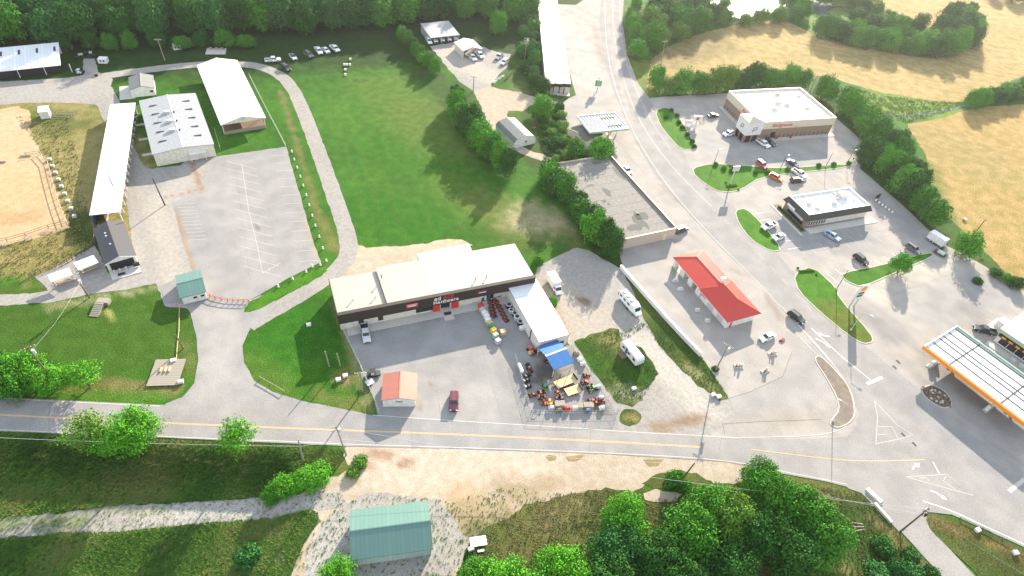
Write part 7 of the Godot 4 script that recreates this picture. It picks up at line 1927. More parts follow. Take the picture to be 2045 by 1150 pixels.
	var boards := [[Vector2(11.82, -79.67), "galv", "grey sheet-wrapped goods left of the red banner"], [Vector2(15.29, -80.1), "red", "red wrapped machine at the front fence"], [Vector2(17.04, -80.52), "cream", "pale wrapped goods right of the red machine"], [Vector2(19.67, -80.29), "blue", "bluish wrapped goods at the foot of the crates"], [Vector2(13.47, -79.29), "shingle_brown", "brown wrapped goods at the front fence"], [Vector2(22.85, -81.46), "cream", "pale folded goods at the fence corner"], [Vector2(22.77, -84.11), "galv", "grey frame stack at the lower right fence"], [Vector2(22, -87.01), "galv", "stack of grey wire panels by the right fence"], [Vector2(17.8, -94.27), "white", "white stone urn near the blue shelter"], [Vector2(18.52, -93.05), "white", "white stone basin below the urn"], [Vector2(16.94, -95.94), "wood_grey", "grey timber pile right of the blue shelter"], [Vector2(6.39, -94.25), "wood_pale", "timber box at the annex corner"]]
	for w in boards:
		var o := thing("yard_stock", w[2], "goods", w[0].x, w[0].y, 0.2 + rng.randf() * 0.4, "stock in the fenced yard", 0.06)
		part(o, "bundle", MB.new().bev(0, 0.1, 0, 1.3, 0.7, 0.8, 0.1), M[w[1]])
		boxp(o, "pallet_base", 0, 0, 0, 1.3, 0.1, 0.8, M.wood)
		part(o, "top_bundle", MB.new().bev(0.1, 0.8, 0.02, 0.9, 0.25, 0.6, 0.06), M[w[1]])

# ------------------------------------------------------------------ poles, wires, fences, signs
func pole(label: String, p: Vector2, h: float, lean: Vector2, arms := 1, can := false, m: Material = M.wood, arm_turn := 0.0) -> Node3D:
	var t := thing("utility_pole", label, "pole", p.x, p.y, arm_turn, "", hgt(p.x, p.y))
	var l3 := t.basis.inverse() * Vector3(lean.x, 0, lean.y)
	var top := Vector3(l3.x, h, l3.z)
	tubep(t, "shaft", Vector3(0, -0.3, 0), top, 0.19, m, 0.12, 8)
	for k in arms:
		var y := h - 0.5 - k * 1.0
		var c := top * (y / h)
		boxp(t, "crossarm", c.x, y, c.z, 2.4, 0.14, 0.12, m)
		for x in [-1.1, -0.5, 0.5, 1.1]:
			tubep(t, "insulator", Vector3(c.x + x, y + 0.14, c.z), Vector3(c.x + x, y + 0.34, c.z), 0.06, M.white)
	if can:
		var c := top * 0.86
		tubep(t, "transformer", Vector3(c.x + 0.35, c.y - 0.5, c.z), Vector3(c.x + 0.35, c.y + 0.5, c.z), 0.3, M.galv, -1, 12)
	return t

func light_pole(label: String, p: Vector2, h: float, reach: Vector2, m: Material) -> void:
	var t := thing("lamp_post", label, "lamp post", p.x, p.y)
	tubep(t, "shaft", Vector3.ZERO, Vector3(0, h, 0), 0.11, m, 0.07)
	tubep(t, "base", Vector3.ZERO, Vector3(0, 0.6, 0), 0.28, M.concrete, 0.28, 10)
	var e := Vector3(reach.x, h + 0.1, reach.y)
	tubep(t, "arm", Vector3(0, h - 0.1, 0), e, 0.05, m)
	var mb := MB.new()
	mb.xf = Transform3D(Basis(Vector3.UP, atan2(-reach.y, reach.x)), e)
	mb.bev(0.2, -0.12, 0, 0.8, 0.16, 0.36, 0.04)
	part(t, "lamp_head", mb, M.galv)

func wire(label: String, a: Vector3, b: Vector3, sag: float, r := 0.022) -> void:
	var t := thing("overhead_wire", label, "wire", 0, 0)
	var mb := MB.new()
	var n := 12
	for i in n:
		var s0 := float(i) / n
		var s1 := float(i + 1) / n
		mb.tube(a.lerp(b, s0) - Vector3(0, sag * 4 * s0 * (1 - s0), 0), a.lerp(b, s1) - Vector3(0, sag * 4 * s1 * (1 - s1), 0), r, r, 4)
	part(t, "cable", mb, M.galv)

func up3(p: Vector2, y: float) -> Vector3:
	return Vector3(p.x, y, p.y)

func rail_fence(called: String, label: String, line: PackedVector2Array, step: float, h: float, rails: int, m: Material, cat := "fence") -> void:
	var t := thing(called, label, cat, 0, 0)
	for i in line.size() - 1:
		var a := line[i]
		var b := line[i + 1]
		var n := maxi(1, int(a.distance_to(b) / step))
		for k in n:
			var p := a.lerp(b, float(k) / n)
			var q := a.lerp(b, float(k + 1) / n)
			boxp(t, "post", p.x, hgt(p.x, p.y), p.y, 0.16, h, 0.16, m)
			for r in rails:
				var y := h * (0.45 + 0.5 * r) if rails > 1 else h * 0.9
				tubep(t, "rail", up3(p, hgt(p.x, p.y) + y), up3(q, hgt(q.x, q.y) + y), 0.07, m, -1, 4)
	boxp(t, "post", line[-1].x, hgt(line[-1].x, line[-1].y), line[-1].y, 0.16, h, 0.16, m)

func wire_fence(label: String, line: PackedVector2Array, step: float, h: float) -> void:
	var t := thing("wire_fence", label, "fence", 0, 0)
	for i in line.size() - 1:
		var a := line[i]
		var b := line[i + 1]
		var n := maxi(1, int(a.distance_to(b) / step))
		for k in n + 1:
			var p := a.lerp(b, float(k) / n)
			tubep(t, "post", up3(p, 0), up3(p, h), 0.04, M.galv, -1, 5)
		for y in [0.1, h * 0.5, h]:
			tubep(t, "rail", up3(a, y), up3(b, y), 0.022, M.galv, -1, 4)
		var mesh := MB.new()
		var len := a.distance_to(b)
		var d := (b - a) / len
		for k in int(len / 0.5):
			var p := a + d * (k * 0.5)
			mesh.tube(up3(p, 0.1), up3(p + d * 0.5, h), 0.01, 0.01, 3)
			mesh.tube(up3(p, h), up3(p + d * 0.5, 0.1), 0.01, 0.01, 3)
		part(t, "wire_mesh", mesh, M.galv)

func pylon_sign(called: String, label: String, p: Vector2, turn: float, h: float, w: float, sh: float, m: Material, legs := 1) -> Node3D:
	var t := thing(called, label, "sign", p.x, p.y, turn)
	for k in legs:
		var x := 0.0 if legs == 1 else (k - 0.5) * w * 0.7
		boxp(t, "leg", x, 0, 0, 0.3, h - sh, 0.3, M.galv)
	part(t, "sign_panel", MB.new().box(0, h - sh, 0, w, sh, 0.4), m)
	return t

func make_furniture() -> void:
	rng.seed = 21
	# poles, leaning as in the picture
	pole("tall dark utility pole with crossarm and transformer above the corner trees", Vector2(-88.99, -69.04), 12.6, Vector2(-0.6, 0.2), 1, true, M.wood, 0.8)
	pole("pole with white insulators beside the fenced island lawn", Vector2(-28.68, -77.64), 6.8, Vector2(0, 0), 1, true, M.wood_grey, 0.2)
	pole("roadside pole with pale crossarms on the near side of the county road", Vector2(-27.8, -62.48), 10.2, Vector2(-1.0, 0.2), 2, true, M.wood_grey, 0.3)
	pole("short plain pole on the bank below the county road", Vector2(-35.42, -59.93), 8.0, Vector2(0, 0), 0, false, M.wood_grey)
	pole("brown stub pole on the bushy island by the county road", Vector2(39.49, -67.66), 5.6, Vector2(0.6, 0), 0, false, M.wood)
	var pr := pole("tall dark utility pole leaning over the side road junction", Vector2(81.63, -62.01), 10.6, Vector2(-0.4, 0.4), 2, true, M.wood, 0.9)
	for c in [[-0.9, 8.6], [0.6, 8.2], [0.2, 7.4]]:
		tubep(pr, "transformer", Vector3(c[0], c[1], 0.3), Vector3(c[0], c[1] + 0.9, 0.3), 0.22, M.black, -1, 10)
	pole("pale pole with lamps beside the white boundary wall", Vector2(50, -96.65), 9.6, Vector2(0, 0), 1, true, M.wood_grey, -0.6)
	pole("dark wooden pole on the edge of the lower hay field", Vector2(143.12, -168.15), 5.6, Vector2(0, 0), 1, false, M.wood, 0.4)
	pole("thin pole rising before the far wood by the fairground", Vector2(-136.07, -208.61), 8.0, Vector2(-0.5, 0), 1, false, M.wood_grey, 0.3)
	pole("dark steel pole beside the fairground parking lot", Vector2(-96.71, -129.13), 8.6, Vector2(-0.8, 0), 0, false, M.brown_panel)
	pole("thin pole standing by the long barn's right eave", Vector2(-110.26, -130.22), 6.4, Vector2(-0.4, 0), 0, false, M.wood_grey)
	pole("thin leaning pole on the strip between lawn path and drive", Vector2(-69.54, -82.54), 4.6, Vector2(-0.6, 0), 0, false, M.wood)
	pole("dark pole by the lane above the stone steps", Vector2(-96.55, -93.34), 5.8, Vector2(-0.9, 0), 0, true, M.wood)
	pole("pole with crossarm in the pickup yard entrance", Vector2(-24.21, -216.97), 6.0, Vector2(0, 0), 1, false, M.wood_grey, 0.1)
	pole("pole with many crossarms in the thicket behind the long white building", Vector2(-7.42, -250.15), 9.0, Vector2(0, 0), 3, true, M.wood_grey, 0.5)
	pole("tall pale pole at the right rear of the drugstore", Vector2(112.16, -255.38), 8.0, Vector2(0, 0), 0, false, M.wood_grey)
	pole("tall pole on the verge across the highway", Vector2(49.24, -257.1), 12.0, Vector2(-1.0, -1.0), 1, false, M.wood_grey, 0.4)
	for k in 2:
		pole("slim pole on the island lawn, %s of the pair" % ["left", "right"][k], [Vector2(-37.44, -82.99), Vector2(-35.19, -83.66)][k], [5.2, 4.2][k], Vector2(-0.4, 0), 0, false, M.wood_grey)
	light_pole("lamp post at the tip of the long grass island by the highway", Vector2(88, -116.46), 7.0, Vector2(1.6, 1.0), M.galv)
	light_pole("thick pale signal pole on the traffic island", Vector2(75.04, -86.51), 7.0, Vector2(-1.2, -0.6), M.galv)
	light_pole("dark lamp post on the island left of the black car", Vector2(88.74, -132.11), 7.2, Vector2(0.9, -0.6), M.black)
	light_pole("thin lamp post left of the navy car on the drugstore lot", Vector2(85.89, -191.31), 5.2, Vector2(0.8, -0.5), M.black)
	light_pole("lamp post on the dividing strip behind the restaurant, left one", Vector2(102.89, -196.37), 5.8, Vector2(0.8, -0.5), M.black)
	light_pole("lamp post on the dividing strip behind the restaurant, right one", Vector2(111.88, -201.13), 5.2, Vector2(0.8, -0.5), M.black)
	light_pole("lamp post on the island corner across from the brick building", Vector2(62.11, -187.7), 6.0, Vector2(0.5, -0.5), M.wood)
	# wires
	wire("pale wire along the bank at the left edge", up3(Vector2(-95.22, -52.55), 6.0), up3(Vector2(-35.42, -59.93), 5.4), 0.6, 0.03)
	wire("wire from the short bank pole to the roadside pole", up3(Vector2(-35.42, -59.93), 5.4), up3(Vector2(-27.8, -62.48), 5.6), 0.2, 0.03)
	wire("wire over the dirt lot to the stub pole", up3(Vector2(-27.8, -62.48), 5.6), up3(Vector2(39.49, -67.66), 5.0), 1.0, 0.03)
	wire("wire from the stub pole across the grove", up3(Vector2(39.49, -67.66), 5.0), up3(Vector2(81.63, -62.01), 7.6), 1.0, 0.03)
	wire("upper wire over the dirt lot", up3(Vector2(-27.8, -62.48), 9.4), up3(Vector2(81.63, -62.01), 9.6), 2.2, 0.025)
	wire("wire crossing the junction towards the traffic island", up3(Vector2(81.63, -62.01), 9.0), up3(Vector2(75.04, -86.51), 7.0), 0.8, 0.02)
	wire("wire from the junction pole down the side road", up3(Vector2(81.63, -62.01), 9.2), up3(Vector2(95.97, -51.82), 9.0), 0.6, 0.02)
	wire("wire from the tall dark pole towards the road edge", up3(Vector2(-88.99, -69.04), 11.8), up3(Vector2(-96.55, -93.34), 5.6), 1.0, 0.01)
	wire("long wire from the highway verge pole over the road", up3(Vector2(49.24, -257.1), 11.0), up3(Vector2(62.11, -187.7), 6.0), 1.5, 0.02)
	wire("wire from the thicket pole towards the pickup yard", up3(Vector2(-7.42, -250.15), 8.2), up3(Vector2(-24.21, -216.97), 5.6), 0.8, 0.02)
	# fences
	wire_fence("wire fence between the island lawn and the shop lot", pv([-37.7, -94, -34.5, -89.3, -30.9, -84.1, -26.2, -76.7, -23.9, -72.8]), 3.0, 1.5)
	wire_fence("wire fence round the equipment yard", pv([2.8, -92.4, 4.7, -86.6, 7.6, -77.8, 14, -78.5, 26.3, -80.8, 20.5, -90.6, 15.9, -98.6]), 3.0, 1.6)
	rail_fence("arena_fence", "weathered rail fence round the riding arena", pv([-143.5, -142.3, -140.5, -144.1, -136.2, -140.7, -128.6, -131.2, -122.1, -123.4, -116, -116.5, -119.3, -114.2, -122.6, -110.2, -125.5, -107.6, -130.6, -105]), 2.6, 1.2, 2, M.wood_grey)
	rail_fence("paddock_fence", "curved timber fence between weeds and dugout canopies", smooth(pv([-111, -119.7, -106.5, -113, -105.4, -109.9, -106.5, -106.2, -108.7, -101.7, -113.1, -97.3])), 2.4, 1.1, 2, M.wood)
	rail_fence("guard_rail", "pale guard rail at the entrance corner of the island lawn", pv([-50.6, -77.4, -48, -76.3, -44.5, -74.8]), 2.0, 0.8, 1, M.wood_grey, "barrier")
	rail_fence("roadside_guard_rail", "low rail along the corner island at the lower right", pv([95.3, -66.6, 99.1, -65, 102.3, -63.2, 105.7, -61.1]), 2.5, 0.6, 1, M.shingle_brown, "barrier")
	rail_fence("gate_barrier", "orange mesh barrier across the fairground entrance", pv([-72.2, -99, -69.3, -98, -66.2, -97.8, -61.4, -98.4]), 1.2, 1.0, 2, M.red_orange, "barrier")
	rail_fence("path_edging", "pale timber edging along the strip by the entrance lawn", pv([-76.2, -94.6, -72.8, -87.3, -70.6, -81.8, -68.3, -76.6]), 4.0, 0.3, 1, M.wood_pale, "edging")
	wire_fence("sagging wire fence in front of the show pavilion", pv([-99.9, -167.8, -93.9, -158]), 3.0, 1.3)
	wire_fence("thin wire fence beside the show pavilion", pv([-104, -205.6, -90.7, -185.8, -75.8, -164.1]), 4.0, 1.3)
	var pn := 0
	for p in [Vector2(-73.33, -162.03), Vector2(-71.15, -158), Vector2(-68.9, -154.12), Vector2(-66.54, -149.86), Vector2(-64.26, -145.74), Vector2(-61.98, -141.52), Vector2(-59.69, -137.22), Vector2(-57.42, -132.85), Vector2(-55.29, -128.84), Vector2(-52.85, -124.61), Vector2(-50.56, -120.32), Vector2(-48.24, -115.81), Vector2(-49.24, -114.05), Vector2(-51.01, -113.12), Vector2(-51.8, -110.88), Vector2(-54.18, -107.82), Vector2(-56.65, -104.64)]:
		var t := thing("white_post", "short white post on the verge beside the fairground parking lot", "post", p.x, p.y, 0, "white posts beside the parking lot", 0.05)
		part(t, "shaft", MB.new().bev(0, 0, 0, 0.3, 0.8, 0.3, 0.06), M.white)
		boxp(t, "footing", 0, 0, 0, 0.5, 0.06, 0.5, M.concrete)
	for k in 9:
		var p: Vector2 = Vector2(-137.71, -141.87).lerp(Vector2(-117.17, -119.68), k / 8.0) + Vector2(1.3, 0)
		var t := thing("arena_block", "pale concrete block in the row outside the arena fence", "block", p.x, p.y, 0.4, "blocks outside the arena fence", 0.02)
		part(t, "block", MB.new().bev(0, 0, 0, 0.9, 0.7, 0.9, 0.08), M.concrete)
		boxp(t, "pad", 0, 0, 0, 1.1, 0.05, 1.1, M.wood_grey)
	for k in 4:
		var p: Vector2 = [Vector2(-115.39, -114.6), Vector2(-118.36, -112.74), Vector2(-121.26, -109.32), Vector2(-124.95, -106.21)][k]
		var t := thing("arena_bench", "flat pale bench along the lower arena fence, %s from the right" % ["first", "second", "third", "fourth"][k], "bench", p.x, p.y, 0.45, "benches along the arena fence", 0.02)
		boxp(t, "seat", 0, 0.42, 0, 2.0, 0.07, 0.5, M.wood_grey)
		for x in [-0.8, 0.8]: boxp(t, "leg", x, 0, 0, 0.12, 0.42, 0.4, M.wood_grey)
	for k in 2:
		var t := thing("arena_rail", "grey pole stack in the arena, %s one" % ["right", "left"][k], "rails", [Vector2(-143.63, -142.26), Vector2(-148, -138.03)][k].x, [Vector2(-143.63, -142.26), Vector2(-148, -138.03)][k].y, 0.3, "", 0.03)
		for j in 3: tubep(t, "rail", Vector3(-1.4, 0.1 + 0.12 * j, 0.1 * j), Vector3(1.4, 0.1 + 0.12 * j, 0.1 * j), 0.08, M.wood_grey)
	for k in 3:
		var t := thing("timber_rail", "long timber rail lying beside the long barn, %s of three" % ["top", "middle", "lowest"][k], "rail", Vector2(-146.88, -165.36).x, Vector2(-146.88, -165.36).y + k * 1.3 - 1.0, 0.18, "rails beside the long barn")
		tubep(t, "log", Vector3(-3.4, 0.5, 0), Vector3(3.4, 0.5, 0), 0.09, M.wood_grey)
		for x in [-2.5, 2.5]: boxp(t, "trestle", x, 0, 0, 0.12, 0.45, 0.4, M.wood_grey)
	# stone steps with a landing, and the timber deck by the road
	var b := [-92.76, -89.69, 1.63, 3.91, 0.089]
	var st := thing("stone_steps", "pale stairs leading down from the lane onto the entrance lawn", "stairs", b[0], b[1], b[4])
	for k in 8: boxp(st, "step", 0, 0, -1.6 + k * 0.45, 1.9, 0.9 - k * 0.105, 0.42, M.wood_grey)
	boxp(st, "landing", 0.4, 0, -2.6, 2.6, 0.95, 1.5, M.wood_grey)
	b = [-69.84, -75.68, 6.1, 6.89, 0.208]
	var dk := thing("timber_deck", "square weathered timber deck in the corner of the entrance lawn", "deck", b[0], b[1], b[4])
	for k in 14: boxp(dk, "plank", 0, 0.3, -b[3] / 2 + 0.2 + k * (b[3] - 0.4) / 13.0, b[2], 0.05, (b[3] - 0.4) / 13.0 - 0.03, M.wood_grey)
	boxp(dk, "frame", 0, 0, 0, b[2] - 0.3, 0.28, b[3] - 0.3, M.wood)
	for x in [-1.2, -0.3, 0.5]: boxp(dk, "bench", x, 0.36, -0.6, 0.3, 0.35, 1.2, M.wood_pale)
	var bx := [[Vector2(-69.94, -78.79), M.white, "white drum by the timber deck"], [Vector2(-65.93, -73.8), M.white, "white box at the lower corner of the timber deck"], [Vector2(-34.44, -79.63), M.white, "white board sign lying on the bare patch of the island lawn"], [Vector2(-33.29, -80.91), M.white, "small white lid on the island lawn"], [Vector2(48.39, -89.29), M.white, "white block at the end of the wall verge, left one"], [Vector2(49.6, -88.93), M.white, "white block at the end of the wall verge, right one"], [Vector2(-136.28, -218.59), M.white, "white box shed on the grass before the far wood"], [Vector2(-154.34, -201.26), M.white, "white upright box beside the gravel yard end"], [Vector2(-1.04, -47.25), M.concrete, "pale boulder right of the green shed"], [Vector2(-151.38, -191.42), M.black, "dark drum pile at the gravel yard end"], [Vector2(-5.98, -237.16), M.white, "white tank in the thicket beside the white building"], [Vector2(-45.55, -93.81), M.white, "small white-topped marker on the island lawn"], [Vector2(30.2, -87.95), M.galv, "thin grey post box at the lower edge of the trailer lawn"], [Vector2(0.28, -195.49), M.rust_red, "rusty cart beside the barn-shaped shed"], [Vector2(22.7, -172.23), M.white, "small dish box near the brick roof edge"], [Vector2(142.58, -174.78), M.galv, "grey box on the lower hay field edge"], [Vector2(97.84, -64.45), M.white, "white box on the corner island"], [Vector2(103.55, -60.72), M.white, "white crate at the lower right corner"]]
	for w in bx:
		var big: bool = w[2].begins_with("white box shed") or w[2].begins_with("white upright")
		var t := thing("lawn_box", w[2], "box", w[0].x, w[0].y, rng.randf_range(0.2, 0.6), "", hgt(w[0].x, w[0].y) + 0.05)
		var s := 2.2 if big else 0.8
		part(t, "case", MB.new().bev(0, 0.08, 0, s * 1.3, s * 0.75, s, 0.06), w[1])
		boxp(t, "base", 0, 0, 0, s * 1.2, 0.08, s * 0.9, M.wood_grey)
		if big:
			for x in [-0.5, 0.5]: boxp(t, "window", x, 0.8, s / 2, 0.6, 0.5, 0.06, M.glass)
	b = [-122.63, -220.71, 8.72, 5.15, 0.307]
	var slab := thing("concrete_slab", "square pale slab on bare earth by the far wood", "slab", b[0], b[1], b[4])
	part(slab, "slab", MB.new().bev(0, 0, 0, 7.0, 0.2, 5.0, 0.03), M.concrete)
	for x in [-2.0, 0.0, 2.0]: boxp(slab, "table", x, 0.2, -1.5, 1.0, 0.7, 0.7, M.wood_grey)
	for k in 6:
		var p: Vector2 = [Vector2(-74.53, -223.36), Vector2(-73.64, -223.63), Vector2(-72.58, -223.96), Vector2(-73.67, -228.51), Vector2(-73.03, -219.5), Vector2(-71.92, -215.62)][k]
		var t := thing("field_marker", "small white marker cube in the group on the far field", "marker", p.x, p.y, 0.3, "white markers on the field", 0.02)
		part(t, "cube", MB.new().bev(0, 0.05, 0, 0.7, 0.7, 0.7, 0.06), M.white)
		boxp(t, "foot", 0, 0, 0, 0.5, 0.05, 0.5, M.black)
	for k in 8:
		var p: Vector2 = [Vector2(-163.82, -201.2), Vector2(-164.01, -203.65), Vector2(-163.33, -205.56), Vector2(-161.79, -206.05), Vector2(-159.31, -204.28), Vector2(-157.02, -191.26), Vector2(-156.53, -192.19), Vector2(-158.45, -192.78)][k]
		var t := thing("parked_cart", "small dark cart at the far end of the gravel yard", "cart", p.x, p.y, 0.7 * k, "carts at the yard end", 0.04)
		part(t, "tub", MB.new().taper(-0.6, 0.6, 0.3, 0.8, -0.4, 0.4, -0.75, 0.75, -0.5, 0.5), M.black if k % 2 == 0 else M.galv)
		for s in [-0.45, 0.45]: tubep(t, "wheel", Vector3(0, 0.25, s - 0.06), Vector3(0, 0.25, s + 0.06), 0.25, M.rubber, -1, 10)
	# fuel pumps and yard furniture at the red station
	for k in 3:
		var p: Vector2 = [Vector2(55.84, -98.86), Vector2(65.15, -104.37), Vector2(62.16, -98.57)][k]
		var t := thing("planter_island", "round planter with junk and pump stump on the station pad, %s one" % ["left", "right upper", "right lower"][k], "planter", p.x, p.y, 0.3 * k, "", 0.06)
		part(t, "rim", MB.new().bev(0, 0, 0, 2.2, 0.3, 1.0, 0.1), M.concrete)
		boxp(t, "pump_stump", 0.3, 0.3, 0, 0.5, 1.0, 0.4, M.galv)
		boxp(t, "sign_plate", -0.6, 0.3, 0.1, 0.3, 0.8, 0.1, M.red_orange)
		for j in 5: boxp(t, "stone", -0.8 + j * 0.4, 0.28, 0.25 - 0.1 * j, 0.35, 0.2, 0.3, M.wood)
	for k in 4:
		var p: Vector2 = [Vector2(43.25, -126.02), Vector2(44.3, -122.92), Vector2(48.01, -115.83), Vector2(50.18, -112.52)][k]
		var t := thing("concrete_trough", "pale bench-like trough before the open bays, %s from the brick building" % ["first", "second", "third", "fourth"][k], "trough", p.x, p.y, 0.2, "", 0.06)
		part(t, "tub", MB.new().bev(0, 0, 0, 1.9 if k < 2 else 1.3, 0.5, 0.8, 0.08), M.concrete)
		boxp(t, "back", 0, 0.5, -0.3, 1.2, 0.35, 0.15, M.white)
	var logs := thing("log_pile", "rust brown log pile beside the white saloon car", "logs", Vector2(68.63, -109.55).x, Vector2(68.63, -109.55).y, 0.8, "", 0.06)
	for k in 6: tubep(logs, "log", Vector3(-0.9 + 0.1 * k, 0.12 + 0.2 * (k / 3), -0.3 + 0.25 * (k % 3)), Vector3(0.8, 0.14 + 0.2 * (k / 3), -0.2 + 0.25 * (k % 3)), 0.11, M.rust_red, -1, 6)
	# signs
	var p1 := pylon_sign("price_sign", "tall white price sign with orange disc by the lower island", Vector2(91.03, -125.74), 0.42, 8.2, 2.4, 5.2, M.white, 2)
	tubep(p1, "disc", Vector3(0, 6.9, 0.2), Vector3(0, 6.9, 0.27), 0.85, M.orange, -1, 20)
	for y in [5.0, 4.0]: boxp(p1, "price_panel", 0, y, 0.22, 1.9, 0.6, 0.06, M.black)
	var p2 := pylon_sign("green_sign", "green filling station sign on the lot before the long white building", Vector2(22.44, -230.41), 0.1, 4.6, 2.4, 2.4, M.green_paint)
	tubep(p2, "emblem", Vector3(0, 5.2, -0.1), Vector3(0, 5.2, 0.1), 0.55, M.white, -1, 16)
	for y in [2.5, 3.2, 3.9]: boxp(p2, "price_panel", 0.1, y, 0.22, 1.7, 0.4, 0.06, M.green_pale)
	var p3 := pylon_sign("store_sign", "white store sign with red emblem on the island before the drugstore", Vector2(58.91, -213.12), 0.1, 4.2, 3.2, 2.0, M.white)
	part(p3, "emblem", MB.new().taper(-0.6, 0.4, 2.6, 3.7, 0.2, 0.26, -0.4, 0.7, 0.2, 0.26), M.red_sign)
	for k in 2:
		var q: Vector2 = [Vector2(56.3, -213.16), Vector2(57.69, -210.62)][k]
		var t := thing("sign_board", "white low board on the island before the drugstore, %s one" % ["upper", "lower"][k], "sign", q.x, q.y, 0.1)
		boxp(t, "board", 0, 0.6, 0, 2.6, 1.4, 0.25, M.white)
		for x in [-0.9, 0.9]: boxp(t, "leg", x, 0, 0, 0.15, 0.6, 0.15, M.galv)
	var p4 := pylon_sign("diner_sign", "tall dark pylon with white-framed sign above the dividing strip", Vector2(66.14, -177.34), 0.3, 7.0, 2.6, 1.8, M.black)
	boxp(p4, "sign_frame", 0, 5.3, 0.2, 2.4, 1.5, 0.08, M.white)
	boxp(p4, "sign_face", 0, 5.55, 0.26, 1.8, 1.0, 0.06, M.galv)
	for k in 3:
		var q: Vector2 = [Vector2(78.67, -69.07), Vector2(79.33, -65.5), Vector2(115.38, -134.25)][k]
		if k == 2: continue
		var t := thing("concrete_barrier", ["wide pale concrete barrier at the corner of the side road", "long pale rail below the wide barrier"][k], "barrier", q.x, q.y, [-0.9, -1.05][k], "", 0.05)
		part(t, "slab", MB.new().bev(0, 0.0, 0, [3.4, 4.4][k], 0.5, [1.0, 0.6][k], 0.06), M.cream)
		boxp(t, "foot", 0, 0, 0, [3.0, 4.0][k], 0.06, [1.2, 0.8][k], M.concrete)
	for k in 4:
		var q: Vector2 = [Vector2(97.32, -107.73), Vector2(95.74, -105.71), Vector2(90.64, -85.56), Vector2(92.31, -83.38)][k]
		var t := thing("drain_cover", "dark drain cover in the junction, %s" % ["upper of the pair before the orange canopy", "lower of the pair before the orange canopy", "left of the pair by the painted island", "right of the pair by the painted island"][k], "drain cover", q.x, q.y, 0.5, "", 0.09)
		boxp(t, "grate", 0, 0, 0, 0.5, 0.05, 1.1, M.black)
		boxp(t, "frame", 0, 0, 0, 0.6, 0.03, 1.2, M.galv)
	for k in 6:
		var q: Vector2 = Vector2(114.88, -178.95).lerp(Vector2(118.21, -173.14), k / 5.0)
		var t := thing("white_bollard", "small white drum along the restaurant's rear drive", "bollard", q.x, q.y, 0, "drums along the rear drive", 0.06)
		tubep(t, "drum", Vector3.ZERO, Vector3(0, 0.8, 0), 0.3, M.white, 0.26, 10)
		tubep(t, "foot", Vector3.ZERO, Vector3(0, 0.08, 0), 0.4, M.black, -1, 10)
	var mb := thing("menu_board", "black menu board beside the restaurant's rear drive", "sign", Vector2(115.64, -180.25).x, Vector2(115.64, -180.25).y, 0.6)
	boxp(mb, "board", 0, 0.5, 0, 1.8, 1.6, 0.3, M.black)
	boxp(mb, "leg", 0, 0, 0, 0.3, 0.5, 0.3, M.galv)
	# stones in the oval bed and along the field edge
	for k in 46:
		var a := k * 2.4
		var r := sqrt((k + 0.5) / 46.0)
		var c: Vector2 = Vector2(103.12, -98.01) + Vector2(cos(a) * r * 3.6, sin(a) * r * 1.9).rotated(0.75)
		var t := thing("bed_stone", "brown and pale stone in the oval bed before the orange canopy", "stone", c.x, c.y, a, "stones in the oval bed", 0.13)
		inst(t, "stone", stone_mesh(k % 4), M.concrete if k % 4 == 0 else M.wood)
	# debris by the bank
	var deb := thing("white_tarpaulin", "crumpled white tarpaulin at the edge of the grove", "tarpaulin", Vector2(0.1, -48.87).x, Vector2(0.1, -48.87).y, 0.3, "", 0.1)
	var dm := MB.new()
	for i in 6:
		for j in 4:
			var f := func(x: int, y: int) -> Vector3: return Vector3(x * 0.5 - 1.5, 0.25 + 0.22 * nC.get_noise_2d(x * 3.1, y * 4.7), y * 0.45 - 0.9)
			dm.quad(f.call(i, j + 1), f.call(i + 1, j + 1), f.call(i + 1, j), f.call(i, j))
	part(deb, "sheet", dm, M.white)
	boxp(deb, "scrap_board", 0.2, 0.0, 1.7, 1.2, 0.08, 0.4, M.white)
	for k in 3:
		var t := thing("cast_off_plank", "pale plank lying in the scrub by the side road, %s of three" % ["upper", "middle", "lower"][k], "plank", Vector2(73.4, -62.59).x, Vector2(73.4, -62.59).y + 0.7 * k, 0.15 * k, "planks by the side road", 0.05)
		part(t, "board", MB.new().bev(0, 0, 0, 2.2, 0.06, 0.22, 0.01), M.wood_grey)
	var tire := thing("old_tyre", "white-painted tyre at the left corner of the green shed", "tyre", Vector2(-21.87, -42.94).x, Vector2(-21.87, -42.94).y, 0, "", 0.05)
	var tt := MB.new()
	for k in 16:
		var a0 := k * TAU / 16
		var a1 := (k + 1) * TAU / 16
		tt.tube(Vector3(cos(a0) * 0.32, 0.12, sin(a0) * 0.32), Vector3(cos(a1) * 0.32, 0.12, sin(a1) * 0.32), 0.13, 0.13, 6)
	part(tire, "ring", tt, M.white)
	# pieces of stone walling along the farm track
	for k in 7:
		var q: Vector2 = Vector2(-17.65, -225.46).lerp(Vector2(-14.5, -232.4), k / 6.0)
		var t := thing("track_boulder", "pale boulder in the short row by the pickup yard", "boulder", q.x, q.y, k * 1.3, "boulders by the pickup yard")
		var s := inst(t, "stone", stone_mesh(k % 4), M.concrete)
		s.scale = Vector3.ONE * 2.0
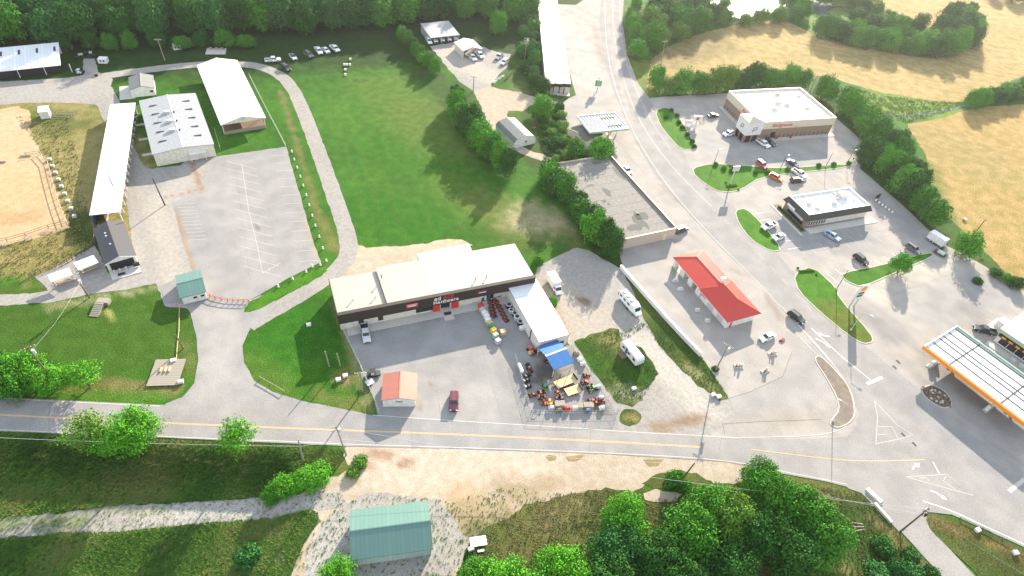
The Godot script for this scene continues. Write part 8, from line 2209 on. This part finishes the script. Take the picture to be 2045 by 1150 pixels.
	# flower racks under the shop fascia
	for k in 4:
		var q: Vector2 = Vector2(-30.76, -99.44).lerp(Vector2(-24.97, -102.19), k / 3.0)
		var t := thing("plant_rack", "black rack of potted plants under the shop fascia, %s from the left" % ["first", "second", "third", "fourth"][k], "rack", q.x, q.y, 0.45, "plant racks at the shop front", 0.2)
		boxp(t, "shelf", 0, 0.3, 0, 1.6, 0.05, 0.8, M.black)
		boxp(t, "shelf", 0, 0.8, -0.2, 1.6, 0.05, 0.4, M.black)
		for x in [-0.75, 0.75]: boxp(t, "leg", x, 0, 0, 0.06, 0.8, 0.6, M.black)
		for j in 5:
			var f := inst(t, "potted_plant", bush_mesh, M.leaf_dark if j % 2 == 0 else M.leaf_olive)
			f.position = Vector3(-0.6 + j * 0.3, 0.3, 0.2)
			f.scale = Vector3(0.22, 0.3, 0.22)

func stone_mesh(k: int) -> ArrayMesh:
	if protos.has("stone%d" % k): return protos["stone%d" % k]
	var r := RandomNumberGenerator.new()
	r.seed = 40 + k
	var mb := MB.new()
	var s := r.randf_range(0.22, 0.36)
	mb.taper(-s, s, -0.05, s * 0.45, -s * 0.8, s * 0.8, -s * r.randf_range(0.8, 1.1), s * 0.9, -s * 0.7, s * r.randf_range(0.6, 0.9))
	mb.taper(-s * 0.9, s * 0.85, s * 0.45, s * 0.85, -s * 0.65, s * 0.6, -s * 0.5, s * 0.4, -s * 0.3, s * 0.35)
	protos["stone%d" % k] = mb.mesh()
	return protos["stone%d" % k]

func _ready() -> void:
	# camera, sky, sun, exposure
	var cam := Camera3D.new()
	cam.name = "camera"
	add_child(cam)
	cam.fov = 49.405
	cam.near = 0.5
	cam.far = 9000.0
	cam.transform = Transform3D(Basis(Vector3(0.99097, 0.09616, -0.09343), Vector3(-0.13407, 0.71076, -0.69054), Vector3(0.0, 0.69683, 0.71724)).orthonormalized(), Vector3(0, 112, 0))
	cam.current = true
	var we := WorldEnvironment.new()
	we.name = "world_environment"
	var env := Environment.new()
	env.background_mode = Environment.BG_SKY
	var sky_mat := ProceduralSkyMaterial.new()
	sky_mat.sky_top_color = Color(0.60, 0.65, 0.71)
	sky_mat.sky_horizon_color = Color(0.90, 0.88, 0.84)
	sky_mat.sky_curve = 0.22
	sky_mat.ground_bottom_color = Color(0.30, 0.32, 0.25)
	sky_mat.ground_horizon_color = Color(0.70, 0.69, 0.64)
	sky_mat.sky_energy_multiplier = 1.0
	var sky := Sky.new()
	sky.sky_material = sky_mat
	env.sky = sky
	env.tonemap_mode = Environment.TONE_MAPPER_LINEAR
	env.tonemap_exposure = 3.45
	env.ssao_enabled = true
	env.ssil_enabled = true
	env.sdfgi_enabled = true
	env.volumetric_fog_enabled = true          # thin haze added to imitate glare near the pond; brightens towards the sun
	env.volumetric_fog_density = 0.0001
	env.volumetric_fog_anisotropy = 0.65
	env.volumetric_fog_albedo = Color(0.98, 0.98, 1.0)
	we.environment = env
	add_child(we)
	var sun := DirectionalLight3D.new()
	sun.name = "sun"
	sun.light_energy = 1.6
	sun.light_color = Color(1.0, 0.945, 0.86)
	sun.light_angular_distance = 0.6
	sun.shadow_enabled = true
	sun.directional_shadow_max_distance = 800.0
	add_child(sun)
	var el := deg_to_rad(20.0)
	var towards := Vector3(0.277 * cos(el), sin(el), -0.961 * cos(el)).normalized()
	sun.basis = Basis.looking_at(-towards, Vector3.UP)

	nA.frequency = 0.03
	nA.seed = 1
	nB.frequency = 0.14
	nB.seed = 2
	nC.frequency = 0.55
	nC.seed = 3
	font.font_names = PackedStringArray(["Droid Sans"])
	font.font_weight = 700
	make_materials()
	make_ground()
	make_plants()
	make_vegetation()
	make_buildings()
	make_vehicles()
	make_furniture()
